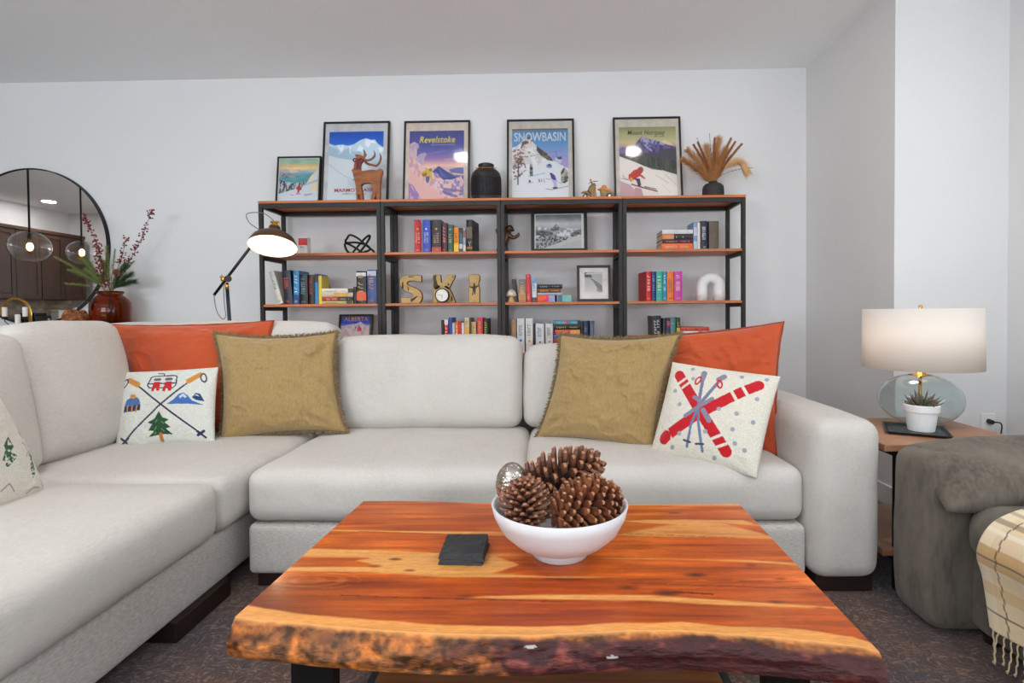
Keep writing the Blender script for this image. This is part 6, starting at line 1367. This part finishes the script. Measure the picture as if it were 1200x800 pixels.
q.build('shade_spider', M_brassp, lp); MB().tube([(LX, YTl, s0-.01), (LX, YTl, s1+.006)], .0035, 8).build('harp_rod', M_brassp, lp); MB().sphere((LX, YTl, s1+.008), .008, 12, 8).build('finial', M_brassp, lp, smooth=True)
MB().sphere((LX+.03, YTl, (s0+s1)/2), .03, 14, 10, (1, 1, 1.2)).build('bulb', mat('lamp_bulb_soft', (255, 240, 220), .3, emis=((255, 226, 186), 2.5)), lp, smooth=True)
l = bpy.data.lights.new('lamp_light', 'POINT'); l.energy = 1.3; l.color = (1, .87, .72); l.shadow_soft_size = .04; o = bpy.data.objects.new('lamp_light', l); C.objects.link(o); o.location = (LX-.06, YTl, (s0+s1)/2)
MB().tube(crom([(LX+.06, YTl+.12, ZSd+.004), (LX+.12, YTl+.16, ZSd+.004), (X1-.02, Y1+.01, ZSd+.005), (X1-.01, Y1+.02, ZSd-.05), (X1+.03, Y1+.03, .2)], 5), .003, 6).build('cord', M_blk, lp, smooth=True)
# tray and potted plant
ZTy = ZSd+.0006; tA, tB, tC, tD = P(1036.5, 505, Z=ZTy), P(1048, 498, Z=ZTy), P(1109, 506, Z=ZTy), P(1100, 513, Z=ZTy)
tcx = (tA+tB+tC+tD)/4; ang = math.atan2(tC.y-tB.y, tC.x-tB.x); wl = (tC-tB).length; wd_ = (tA-tB).length
tray = thing('tray', 'small dark pewter rectangular tray on the side table under the white pot', 'tray', (0, 0, 0)); M_ty = mat('pewter', (78, 84, 86), .38, metal=.7, var=((50, 56, 58), 30, (1, 1, 1), .3))
wl2, wd2 = wl*.53, max(.055, wd_*.6)
MB().box(-wl2, wl2, -wd2, wd2, 0, .004).build('tray_floor', M_ty, tray)
vs = []; ring = [(-1, -1), (1, -1), (1, 1), (-1, 1)]
for (e, z) in ((0, 0.0), (.010, .012), (.013, .012), (.002, -.0)): vs += [(sx*(wl2+e), sy*(wd2+e), max(0, z)) for sx, sy in ring]
fs = [(4*j+k, 4*j+(k+1) % 4, 4*(j+1)+(k+1) % 4, 4*(j+1)+k) for j in range(3) for k in range(4)]; MB().add(vs, fs).build('raised_rim', M_ty, tray, bevel=.001); tray.location = (tcx.x, tcx.y, ZTy); tray.rotation_euler = (0, 0, ang*.6)
pt = thing('potted_succulent', 'white ceramic pot with a small spiky green succulent on the pewter tray', 'potted plant', (0, 0, 0)); PY = tcx.y
pc = P(1079.5, 508, Y=PY); pr_ = (P(1097.5, 482, Y=PY).x-P(1061, 482, Y=PY).x)/2; ph = .115*pr_/.067
MB().lathe([(0, 0), (pr_*.72, 0), (pr_*.74, .002), (pr_*.90, ph*.72), (pr_*.93, ph*.73), (pr_, ph*.74), (pr_*1.02, ph*.98), (pr_*.99, ph), (pr_*.92, ph), (pr_*.9, ph*.9), (0, ph*.88)], seg=40).build('pot', mat('white_pot', (232, 232, 232), .4), pt, smooth=False, bevel=0)
MB().lathe([(0, ph*.89), (pr_*.9, ph*.885), (pr_*.9, ph*.86)], seg=24).build('soil', mat('soil', (52, 40, 32), .95), pt)
lv = MB(); rs4 = random.Random(4)
for k in range(64):
    a = k*2.4; t = k/64; rr = pr_*.75*(1-t*.6); el = .35+1.05*t*rs4.uniform(.7, 1.1); L = rs4.uniform(.030, .062)*(.7+.5*t); b0 = Vector((math.cos(a)*rr*.8, math.sin(a)*rr*.8, ph*.9)); d = Vector((math.cos(a)*math.cos(el), math.sin(a)*math.cos(el), math.sin(el)))
    m_ = b0+d*L*.55; e = b0+d*L+Vector((0, 0, .008*rs4.uniform(-1, 1))); lv.tube([b0, m_, e], [.0032, .0038, .0006], 6)
lv.build('leaves', mat('succulent_leaf', (70, 98, 62), .5, var=[((120, 84, 86), 24, (1, 1, 1), .25)]), pt, smooth=True); pt.location = (pc.x, PY, ZTy+.0046)
# ================================================================ THROW PILLOWS
def pillow(name, corners, T, m, label, nu=90, nv=80, pinch=.07, back=.25, wr=.010, seed=0, canvas=None, crop=None, cat='pillow', parts=None, group='throw pillows on the sofa', fold=None, pw=.42):
    """corners: TL, TR, BR, BL as (px, py, Y) of the seam corners"""
    K = [np.array(P(a, b_, Y=y)) for a, b_, y in corners]; cen = sum(K)/4
    r = thing(name, label, cat, (float(cen[0]), float(cen[1]), float(min(k[2] for k in K))), group)
    nrm = np.cross(K[1]-K[0], K[3]-K[0]); nrm = nrm/np.linalg.norm(nrm)
    if np.dot(nrm, np.array(CAM)-cen) < 0: nrm = -nrm
    def base(U, V_):
        u = U*2-1; v = V_*2-1
        uu = u*(1-pinch*(1-v**2)*np.abs(u)**1.5); vv = v*(1-pinch*(1-u**2)*np.abs(v)**1.5)
        a = ((uu+1)/2)[..., None]; b_ = ((vv+1)/2)[..., None]
        return K[0]*(1-a)*(1-b_)+K[1]*a*(1-b_)+K[2]*a*b_+K[3]*(1-a)*b_, u, v
    def sheet(sg):
        def fn(U, V_):
            a_, b9 = U.shape; n1 = fbm(a_, b9, 5, 5, seed+1, 3); n2 = fbm(a_, b9, 14, 4, seed+2, 3); n3 = fbm(a_, b9, 4, 14, seed+3, 3)
            p, u, v = base(U, V_); h = np.clip((1-u**2)*(1-v**2), 0, 1)**pw; h = h*(1-.10*v*0+.12*v)
            ed = np.minimum(1, 4*np.clip((1-u**2)*(1-v**2), 0, 1)); cor = (np.abs(u)*np.abs(v))**1.2
            ridg = 1-np.abs(2*n1-1)*2
            w_ = ((n1-.5)*wr*2.4+(n2-.5)*wr*1.6*np.abs(v)**2+(n3-.5)*wr*1.6*np.abs(u)**2+np.clip(ridg, 0, 1)**4*wr*.5)*ed
            for q9, (cu, cw) in enumerate(((-1, -1), (1, -1), (1, 1), (-1, 1))):      # folds running in from the corners
                rr = np.hypot(u-cu, v-cw); th9 = np.arctan2(v-cw, u-cu); w_ = w_+wr*.55*np.sin(th9*(7+q9)+seed+q9*2+n1*3)*np.exp(-(rr/.8)**2)*np.clip(rr*3, 0, 1)*ed
            d = T*h*(1 if sg > 0 else back)
            return p+nrm*((d*sg+w_ if sg > 0 else -d)[..., None])
        return fn
    c = canvas
    if c is None: c = Canvas(nu, nv, (0, 0, 1, 1), (200, 200, 200)); c.a[:] = 255
    o = c.mesh('cover', m, sheet(1), r, True, back=sheet(-1))
    if parts: parts(r, base, K, nrm)
    return r
def pcanvas(w_, h_, crop_corners, basecol):
    c = Canvas(w_, h_, (0, 0, 1, 1), basecol); U, V_ = np.meshgrid(np.linspace(0, 1, w_), np.linspace(0, 1, h_)); K = [np.array(k, float) for k in crop_corners]
    q = lambda i: K[0][i]*(1-U)*(1-V_)+K[1][i]*U*(1-V_)+K[2][i]*U*V_+K[3][i]*(1-U)*V_
    c.X, c.Y = q(0), q(1); n = fbm(h_, w_, h_//3, w_//3, 3, 2); c.a *= (1+.05*(n-.5))[..., None]; return c
M_org = mat('orange_linen', (198, 82, 34), .85, sheen=.3, var=[((174, 68, 28), 5, (1, 1, 1), .3)], bump=[(380, (1, 1, .4), .3), (14, (1, 1, 1), .2)])
M_olv = mat('olive_linen', (154, 126, 76), .88, sheen=.3, var=[((138, 110, 64), 5, (1, 1, 1), .4), ((168, 142, 94), 160, (1, 1, .25), .25)], bump=[(340, (1, 1, .35), .4), (16, (1, 1, 1), .35)])
M_frg = mat('fringe_olive_brown', (112, 92, 62), .95, var=((150, 128, 92), 90, (1, 1, 1), .3)); M_hem = mat('orange_hem', (150, 64, 34), .9)
M_hook = mat('hooked_wool', (232, 228, 218), .95, attr='paint', var=[((214, 212, 206), 300, (1, 1, 1), .25)], bump=[(260, (1, 1, 1), .9), (120, (1, 1, 1), .5)], sheen=.2)
def border(base, n=60):
    t = np.linspace(0, 1, n, endpoint=False); pts = []
    for (a, b_) in ((t, 0*t), (1+0*t, t), (1-t, 1+0*t), (0*t, 1-t)):
        p, u, v = base(np.array([a]), np.array([b_])); pts += [Vector(x) for x in p[0]]
    return pts
def hem(r, base, K, nrm):
    pts = border(base); cen = sum(pts, Vector())/len(pts); vs = []; n = len(pts)
    for i, p in enumerate(pts):
        o = (p-cen).normalized()*.009; vs += [p-Vector(nrm)*.0, p+o+Vector(nrm)*.002*math.sin(i*.7)]
    fs = [(2*i, 2*((i+1) % n), 2*((i+1) % n)+1, 2*i+1) for i in range(n)]
    o = MB().add(vs, fs).build('flange_hem', M_hem, r, smooth=True); s = o.modifiers.new('s', 'SOLIDIFY'); s.thickness = .003
    MB().tube(pts, .0028, 6, closed=True).build('seam_piping', M_hem, r, smooth=True)
def fringe(r, base, K, nrm):
    pts = border(base, 150); cen = sum(pts, Vector())/len(pts); q = MB(); rs = random.Random(4); N_ = Vector(nrm)
    for i, p in enumerate(pts):
        o = (p-cen).normalized(); t = (pts[(i+1) % len(pts)]-p).normalized()
        for k in range(3):
            a = p+t*rs.uniform(0, .003)+N_*rs.uniform(-.003, .003); L = rs.uniform(.013, .026); e = a+(o+t*rs.uniform(-.7, .7)+N_*rs.uniform(-.3, .6)).normalized()*L
            q.tube([a-o*.003, a.lerp(e, .5)+N_*.002, e], [.0021, .0018, .0008], 4, caps=False)
    tag(q.build('fringe', M_frg, r, smooth=True, recalc=False), kind='stuff')
    MB().tube(pts, .0032, 6, closed=True).build('braid_edge', M_frg, r, smooth=True)
# left group
pillow('throw_pillow', [(131, 380.5, 2.69), (320, 376, 2.73), (308, 503, 2.56), (172, 508, 2.52)], .085, M_org, 'burnt orange linen pillow at the left corner, behind the olive fringed one', seed=3, parts=hem, pinch=.06, wr=.014, nu=120, nv=110, pw=.5)
pillow('throw_pillow', [(252, 391, 2.60), (394, 389.5, 2.66), (406, 506, 2.53), (258, 519, 2.44)], .10, M_olv, 'olive fringed pillow on the left, in front of the orange one', seed=11, parts=fringe, pinch=.115, nu=130, nv=120, wr=.016, pw=.5)
c = pcanvas(260, 200, [(162, 306), (620, 283), (612, 636), (148, 686)], (226, 228, 222))
NV = (44, 46, 86); YE = (214, 146, 60)
for (a, b_) in (((272, 380), (570, 600)), ((510, 362), (205, 645))): c.fill(c.line([a, b_], 8), NV)
c.fill(c.line([(190, 655), (232, 625)], 10), NV); c.fill(c.line([(195, 625), (222, 645)], 11), NV); c.fill(c.line([(552, 590), (582, 614)], 9), NV); c.fill(c.line([(552, 606), (578, 586)], 11), NV)
c.fill(c.line([(222, 352), (272, 376)], 26), YE); c.fill(c.line([(508, 358), (552, 326)], 26), YE)
for cx7, cy7, rt in ((204, 368, .35), (571, 340, -.35)): c.fill(c.ell(cx7, cy7, 14, 25, rt) & ~c.ell(cx7, cy7, 8, 17, rt), NV)
ol = [(330, 338), (340, 332), (440, 328), (450, 335), (452, 380), (440, 392), (330, 392), (320, 380)]
c.fill(c.line(ol+[ol[0]], 6), NV); c.fill(c.line([(388, 328), (384, 318), (355, 316)], 5), NV); c.fill(c.line([(322, 372), (452, 368)], 7), NV); c.fill(c.line([(352, 350), (372, 349)], 14), (96, 96, 130)); c.fill(c.line([(404, 348), (426, 347)], 14), (96, 96, 130))
for x8 in (362, 416): c.fill(c.poly([(x8-16, 362), (x8+14, 360), (x8+18, 385), (x8+20, 405), (x8+6, 408), (x8+2, 392), (x8-6, 394), (x8-8, 410), (x8-22, 408), (x8-18, 385)]), (204, 30, 44))
c.fill(c.poly([(212, 480), (222, 448), (245, 436), (275, 436), (292, 450), (296, 476)]), (70, 116, 176)); c.fill(c.poly([(208, 508), (212, 480), (296, 472), (297, 498)]), NV)
for x8 in (232, 256, 280): c.fill(c.line([(x8, 478), (x8-2, 504)], 7), YE)
c.fill(c.ell(253, 433, 16, 11), YE)
c.fill(c.poly([(420, 470), (450, 448), (472, 422), (492, 414), (512, 428), (530, 450), (585, 470), (520, 466)]), (66, 116, 190)); c.fill(c.poly([(474, 432), (492, 418), (508, 434), (500, 440), (490, 432), (480, 444)]), (206, 220, 232)); c.fill(c.poly([(530, 436), (546, 414), (564, 418), (585, 452), (550, 448)]), (36, 70, 120)); c.fill(c.poly([(540, 428), (550, 420), (562, 430), (550, 428)]), (206, 220, 232))
c.fill(c.poly([(388, 502), (404, 530), (434, 540), (414, 552), (440, 574), (418, 580), (446, 606), (400, 606), (334, 620), (362, 592), (334, 590), (356, 562), (334, 554), (368, 534)]), (32, 82, 52)); c.fill(c.line([(392, 606), (391, 634)], 16), (196, 120, 60))
for l8 in ([(380, 540), (372, 552)], [(400, 550), (410, 558)], [(376, 572), (366, 586)], [(396, 580), (408, 592)], [(372, 598), (362, 606)]): c.fill(c.line(l8, 4), (120, 160, 90))
pillow('throw_pillow', [(142, 436, 2.44), (256, 430, 2.47), (252, 519, 2.36), (136, 531, 2.32)], .065, M_hook, 'cream hooked pillow with crossed ski poles, chairlift, hat and pine tree', canvas=c, seed=17, pinch=.03, wr=.004, cat='pillow')
c = pcanvas(220, 240, [(-440, -80), (-56, 128), (208, 628), (-520, 960)], (228, 224, 214))
for (bx8, by8, ty, h8, w8) in ((50, 565, 405, 0, 44), (30, 380, 240, 0, 60), (-120, 520, 360, 0, 60), (-260, 640, 470, 0, 60), (-300, 420, 260, 0, 60)):
    k8 = c.poly([(bx8-w8*.15, by8), (bx8-w8*.6, by8-40), (bx8-w8*.3, by8-90), (bx8-w8*.4, by8-110), (bx8, ty), (bx8+w8*.5, by8-110), (bx8+w8*.3, by8-90), (bx8+w8*.75, by8-60), (bx8+w8*.2, by8-20)])
    c.speck(k8, (34, 92, 66), None, (60, 55), 5, .46)
for l8 in ([(-10, 390), (20, 400), (28, 430), (5, 455)], [(20, 650), (60, 615), (105, 610)], [(140, 570), (180, 605), (150, 590)], [(-160, 640), (-120, 600), (-80, 640)]): c.fill(c.line(l8, 9), (176, 160, 156))
c.fill(c.line([(-20, 710), (30, 685)], 12), (150, 60, 44)); c.fill(c.line([(-40, 745), (200, 640)], 6), (110, 140, 170))
pillow('throw_pillow', [(-110, 400, 1.34), (-14, 452, 1.64), (52, 577, 1.74), (-130, 660, 1.32)], .07, M_hook, 'cream hooked pillow with green pine trees, cut off by the left picture edge', canvas=c, seed=23, pinch=.04, wr=.004)
# right group
pillow('throw_pillow', [(735, 394, 2.66), (918, 377.5, 2.38), (910, 534, 2.20), (792, 520, 2.50)], .075, M_org, 'burnt orange linen pillow on the right, leaning in the corner of the arm', seed=31, parts=hem, pinch=.07, wr=.016, nu=120, nv=120, pw=.5)
pillow('throw_pillow', [(657, 392.5, 2.60), (797, 391, 2.41), (768, 533, 2.26), (629, 513, 2.48)], .095, M_olv, 'olive fringed pillow on the right, between back cushion and ski pillow', seed=37, parts=fringe, pinch=.115, nu=130, nv=120, wr=.016, pw=.5)
c = pcanvas(240, 240, [(660, 194), (1110, 252), (1012, 672), (572, 566)], (230, 226, 214)); RD = (204, 20, 34); LG = (138, 138, 160)
c.fill(c.line([(700, 262), (905, 582)], 44), RD); c.fill(c.line([(645, 520), (1030, 306)], 44), RD)
for a_, b_ in (((708, 268), (735, 300)),): pass
W8 = (230, 226, 214)
for (x8, y8, dx8, dy8) in ((718, 286, 30, -20), (742, 302, 30, -20), (872, 526, 34, -14), (880, 562, 34, -12)): c.fill(c.line([(x8-dx8*.8, y8-dy8*.8), (x8+dx8*.8, y8+dy8*.8)], 11), W8)
for (x8, y8) in ((665, 500), (930, 346), (972, 322)): c.fill(c.line([(x8-16, y8-30), (x8+16, y8+30)], 13 if x8 > 700 else 9), W8)
c.fill(c.line([(645, 520), (652, 515)], 48), RD); c.fill(c.line([(812, 250), (795, 400)], 14), (120, 124, 160)); c.fill(c.line([(895, 268), (790, 410)], 14), (120, 124, 160)); c.fill(c.line([(795, 400), (797, 470), (812, 580)], 11), (110, 130, 168)); c.fill(c.line([(790, 415), (765, 480), (748, 560)], 11), (110, 130, 168))
c.fill(c.line([(812, 255), (808, 275)], 26), LG); c.fill(c.line([(895, 270), (875, 285)], 24), LG); c.fill(c.line([(740, 440), (820, 390), (850, 372)], 16), LG); c.fill(c.line([(815, 420), (840, 462)], 20), LG); c.fill(c.line([(775, 365), (800, 380)], 16), LG)
for cx7, cy7, rt in ((788, 290, .5), (878, 306, -.2)): c.fill(c.ell(cx7, cy7, 13, 22, rt) & ~c.ell(cx7, cy7, 6, 13, rt), RD)
c.fill(c.line([(735, 535), (762, 545)], 8), (70, 76, 96)); c.fill(c.line([(785, 552), (816, 554)], 8), (70, 76, 96))
for (x8, y8) in ((710, 390), (825, 505), (878, 415), (948, 434), (1010, 465), (932, 496), (975, 575), (1025, 368), (965, 268), (1060, 276), (715, 508), (685, 330), (858, 606), (760, 232), (682, 558), (765, 280), (940, 550)): c.fill(c.ell(x8, y8, 9, 9), (160, 170, 186))
pillow('throw_pillow', [(788, 424, 2.36), (915, 441, 2.13), (887, 561, 1.93), (762, 531, 2.22)], .068, M_hook, 'cream hooked pillow with crossed red skis and lilac poles, on the right seat', canvas=c, seed=41, pinch=.03, wr=.004)

# ================================================================ BOWL WITH CONES, COASTERS
bR = .166; bcx = P(656, 661, Z=ZT); BY_ = bcx.y+.062; BX = P(656, 640, Y=BY_).x; bH = P(656, 588, Y=BY_).z-ZT
prof = [(.0, .004), (.058, .004), (.062, 0.0005), (.068, .0005), (.066, .012), (.072, .018), (.112, .036), (.142, .064), (.160, .098), (bR, bH), (bR-.004, bH+.001), (bR-.008, bH-.002), (.150, .096), (.132, .064), (.104, .040), (.05, .022), (0, .020)]
bowl = tag(MB().lathe(prof, (0, 0, 0), 72).build('bowl', mat('white_stoneware', (222, 222, 224), .45, var=((212, 212, 216), 30, (1, 1, 8), .4)), None, smooth=True), 'white footed stoneware bowl heaped with pine cones on the coffee table', 'bowl'); bowl.location = (BX, BY_, ZT+.0006)
def bp(px, py, dy): return P(px, py, Y=BY_+dy)
M_c2 = mat('cone_scales_rust', (122, 66, 40), .5, var=[((168, 104, 68), 60, (1, 1, 1), .22), ((72, 38, 28), 22, (1, 1, 1), .2)]); M_c1 = mat('cone_scales_dark', (88, 52, 40), .55, var=[((136, 88, 66), 60, (1, 1, 1), .22)]); M_core = mat('cone_core', (50, 28, 20), .8)
def cone(pos, tip, R, n, sl, m, lab, tilt, seed, dpx=1):
    a = Vector(pos); b_ = Vector(tip); ax = (b_-a); L = ax.length; r = thing('pine_cone', lab, 'pine cone', a.lerp(b_, .5), 'pine cones in the bowl')
    q = MB(); cone_geo(q, a, ax, L, R, n, sl, tilt, seed=seed); q.build('scales', [m, M_ctip], r)
    q = MB(); q.tube(crom([a+ax*.02, a+ax*.25, a+ax*.6, a+ax*.93], 5), list(np.interp(np.linspace(0, 1, 16), [0, .25, .6, 1], [R*.2, R*.55, R*.5, R*.15])), 12); q.build('core', M_core, r, smooth=True)
cone(bp(606, 588, .06), bp(708, 535, .02), .060, 120, .046, M_c1, 'open dark brown pine cone at the back of the bowl, splayed tip pointing up right', .30, 5)
cone(bp(652, 607, -.085), bp(728, 578, -.01), .058, 170, .034, M_c2, 'large rust-brown pine cone lying across the front right of the bowl', .10, 8)
cone(bp(618, 616, -.045), bp(615, 560, -.03), .050, 120, .034, M_c1, 'upright brown pine cone at the front left of the bowl', .25, 12)
M_sil = mat('mercury_glass', (206, 200, 190), .12, metal=.9, var=[((150, 140, 128), 60, (1, 1, 1), .25)], bump=[(50, (1, 1, 1), 1.0)])
oc = bp(600, 567, .015); q = MB(); n9, s9 = 30, 40; vs = []; fs = []
for i in range(n9+1):
    for k in range(s9):
        t = PI*i/n9; a = 2*PI*k/s9; rr = math.sin(t); bump_ = 1+.06*math.cos(k*1.0*PI/2+i*PI/2)*rr
        vs.append((oc.x+.039*rr*bump_*math.cos(a), oc.y+.039*rr*bump_*math.sin(a), oc.z-.054*math.cos(t)*(1-.0*rr)))
for i in range(n9):
    for k in range(s9): fs.append((i*s9+k, i*s9+(k+1) % s9, (i+1)*s9+(k+1) % s9, (i+1)*s9+k))
q.add(vs, fs); tag(q.build('glass_ornament', M_sil, None, smooth=True, loc=oc), 'silver mercury-glass cone ornament at the left side of the bowl', 'ornament')
# slate coasters
K = [P(522.8, 625.3, Z=ZT+.027), P(571.5, 625.3, Z=ZT+.027), P(569.3, 648.7, Z=ZT+.027), P(514, 649.8, Z=ZT+.027)]; cc9 = sum(K, Vector())/4
sw = ((K[1]-K[0]).length+(K[2]-K[3]).length)/4*.98; sd = ((K[0]-K[3]).length+(K[1]-K[2]).length)/4
M_sl = mat('slate', (50, 52, 54), .6, var=((34, 36, 40), 26, (1, 1, 1), .3), bump=[(40, (1, 1, 1), .8)])
for k, lab in enumerate(('black slate coaster at the bottom of the stack of four', 'black slate coaster second from the bottom of the stack', 'black slate coaster second from the top of the stack', 'black slate coaster on top of the stack beside the bowl')):
    q = MB(); n = 12; ring = []; rs = random.Random(k+3); z0 = ZT+.0007+k*.0070
    for side in range(4):
        a = [(-1, -1), (1, -1), (1, 1), (-1, 1)][side]; b_ = [(1, -1), (1, 1), (-1, 1), (-1, -1)][side]
        for i in range(n): t = i/n; ring.append((a[0]+(b_[0]-a[0])*t, a[1]+(b_[1]-a[1])*t))
    f1 = [(x*sw*(1+rs.uniform(-.025, .01)), y*sd*(1+rs.uniform(-.025, .01))) for x, y in ring]
    q.prism(f1, lambda p: (cc9.x+p[0], cc9.y+p[1], z0), lambda p: (cc9.x+p[0]*.97, cc9.y+p[1]*.97, z0+.0060))
    o = q.build('slate_coaster', M_sl, None, loc=(cc9.x, cc9.y, z0)); o.rotation_euler = (0, 0, (-.05, .04, -.02, .02)[k]); tag(o, lab, 'coaster', 'stack of slate coasters')

# ================================================================ ARMCHAIR AND THROW
M_chn = mat('taupe_chenille', (98, 88, 78), .9, sheen=.12, var=[((56, 51, 46), 90, (1, 1, .22), .2), ((118, 110, 98), 12, (1, 1, .4), .3)], bump=[(260, (1, 1, .3), .5), (10, (1, 1, 1), .3)])
ac = thing('armchair', 'taupe chenille armchair with a plaid throw, at the right edge of the rug', 'armchair', (1.75, 1.4, 0))
def ap(name, c_, s_, r_, puff, T=None, wob=.006, seed=0): b = MB(); soft_box(b, c_, s_, r_, puff, 10, T=T, wob=wob, seed=seed); return b.build(name, M_chn, ac, smooth=True)
ap('arm', (1.69, 1.79, .300), (.96, .215, .56), .055, (.014, .012, .01), seed=3)
ap('base', (1.78, 1.28, .165), (.90, .84, .24), .03, (.006, .004, 0), seed=4)
ap('seat_cushion', (1.72, 1.27, .365), (.88, .80, .17), .07, (.03, .01, .03), wob=.010, seed=5)
ap('back_rest', (2.16, 1.28, .46), (.20, .90, .78), .07, (.02, .01, .01), seed=8); ap('arm', (1.70, .77, .300), (.94, .20, .56), .055, (.014, .012, .01), seed=9)
# loose arm cushion slumped against the far arm
KA = [np.array(p) for p in (P(1064, 521, Y=1.86), (2.1, 1.88, .60), (2.1, 1.58, .47), P(1110, 600, Y=1.625))]
def slump():
    nu, nv = 70, 50; n1 = fbm(nv, nu, 3, 9, 3, 3); U, V_ = np.meshgrid(np.linspace(0, 1, nu), np.linspace(0, 1, nv)); u = U*2-1; v = V_*2-1
    a = U[..., None]; b_ = V_[..., None]; p = KA[0]*(1-a)*(1-b_)+KA[1]*a*(1-b_)+KA[2]*a*b_+KA[3]*(1-a)*b_
    nrm = np.cross(KA[1]-KA[0], KA[3]-KA[0]); nrm /= np.linalg.norm(nrm); nrm = nrm if nrm[2] > 0 else -nrm
    h = np.clip((1-np.abs(u)**5)*(1-np.abs(v)**3), 0, 1)**.5
    top = p+nrm*(.085*h+(n1-.5)*.03*h*(np.exp(-((u+1)/.5)**2)+.3))[..., None]; bot = p-nrm*(.055*h)[..., None]
    i = np.arange(nu*nv).reshape(nv, nu); j = i.copy(); inner = np.zeros((nv, nu), bool); inner[1:-1, 1:-1] = True; j[inner] = nu*nv+np.arange(inner.sum())
    q1 = np.stack([i[:-1, :-1], i[1:, :-1], i[1:, 1:], i[:-1, 1:]], -1).reshape(-1, 4); q2 = np.stack([j[:-1, :-1], j[:-1, 1:], j[1:, 1:], j[1:, :-1]], -1).reshape(-1, 4)
    V3 = np.concatenate([top.reshape(-1, 3), bot[inner]])-np.array(ac.location); fastmesh('arm_cushion', V3, np.concatenate([q1, q2]), M_chn, ac, True)
slump()
for x in (1.38, 2.14):
    for y in (.86, 1.66): MB().lathe([(.022, .0095), (.028, .05)], (x, y, 0), 16).build('leg', M_dkw, ac)
# plaid throw
M_thr = mat('plaid_wool', (226, 206, 170), .9, attr='paint', sheen=.4, bump=[(300, (1, 1, 1), .5)])
thr = thing('plaid_throw', 'cream and tan plaid throw blanket with a twisted fringe over the armchair seat', 'blanket', (1.3, 1.3, .3))
path = crom([(2.02, 0, .52), (1.80, .0, .498), (1.55, 0, .500), (1.40, 0, .492), (1.278, 0, .445), (1.232, 0, .36), (1.248, 0, .28), (1.258, 0, .20), (1.262, 0, .142)], 12)
Lp = [0]
for a, b_ in zip(path, path[1:]): Lp.append(Lp[-1]+(b_-a).length)
nL, nW = 240, 150; tt = np.linspace(0, Lp[-1], nL); PX = np.interp(tt, Lp, [p.x for p in path]); PZ = np.interp(tt, Lp, [p.z for p in path]); yl0, yl1 = 1.535, .98
c = Canvas(nW, nL, (0, 0, .56, Lp[-1]), (232, 214, 182))
tot = Lp[-1]; X9, Y9 = c.X, tot-c.Y            # distance from the left edge, distance up from the fringe
for (a, b_, col, al) in ((.0, .10, (226, 206, 172), .3), (.04, .13, (214, 180, 128), .30), (.20, .27, (214, 180, 128), .35), (.33, .42, (214, 180, 128), .35)): c.fill((X9 > a) & (X9 < b_), col, al)
for (a, b_, col, al) in ((.10, .135, (206, 166, 108), .5), (.035, .07, (206, 166, 108), .0), (.185, .245, (190, 146, 90), .75), (.285, .30, (240, 230, 210), .7), (.315, .335, (150, 130, 104), .8), (.36, .375, (150, 130, 104), .55), (.45, .52, (200, 160, 104), .5)): c.fill((Y9 > a) & (Y9 < b_), col, al)
chk = ((X9*500).astype(int)+(Y9*500).astype(int)) % 2 == 0
for y9 in (.052, .213, .40): c.fill((np.abs(Y9-y9) < .0022), (74, 66, 58), .9)
for x9 in (.062, .30): c.fill((np.abs(X9-x9) < .0022) & chk, (74, 66, 58), .95)
nz = fbm(nL, nW, 7, 5, 6, 3)
def tf(U, V_):
    x = np.interp(V_, tt/tot, PX); z = np.interp(V_, tt/tot, PZ); y = yl0+(yl1-yl0)*U
    drop = np.clip((V_-.62)/.38, 0, 1); y = y-.02*drop*(1-U)+.012*np.sin(V_*9)*(1-U); x = x-.010*np.sin(U*16+1)*drop-(nz-.5)*.004*drop; z = z+(nz-.5)*.006*(1-drop)
    return np.stack([x, y, z], -1)
o = c.mesh('woven_cloth', M_thr, tf, thr); s = o.modifiers.new('s', 'SOLIDIFY'); s.thickness = .004; s.offset = -1
rs9 = random.Random(6)
for k in range(34):
    y = yl0-.02-(yl0-.02-yl1)*(k+.5)/34; x = 1.262-.010*math.sin((yl0-y)/(yl0-yl1)*16+1); a = Vector((x, y, .145)); L = rs9.uniform(.085, .105); e = a+Vector((rs9.uniform(-.012, .008), rs9.uniform(-.012, .012), -L)); pts = crom([a, a.lerp(e, .5)+Vector((rs9.uniform(-.005, .005), rs9.uniform(-.006, .006), 0)), e], 6)
    tw = [p+Vector((.0014*math.sin(i*2.2), .0014*math.cos(i*2.2), 0)) for i, p in enumerate(pts)]; MB().tube(tw, [.0022]*(len(tw)-2)+[.0034, .001], 6).build('fringe_tassel', mat('throw_fringe', (206, 188, 152), .9), thr, smooth=True)
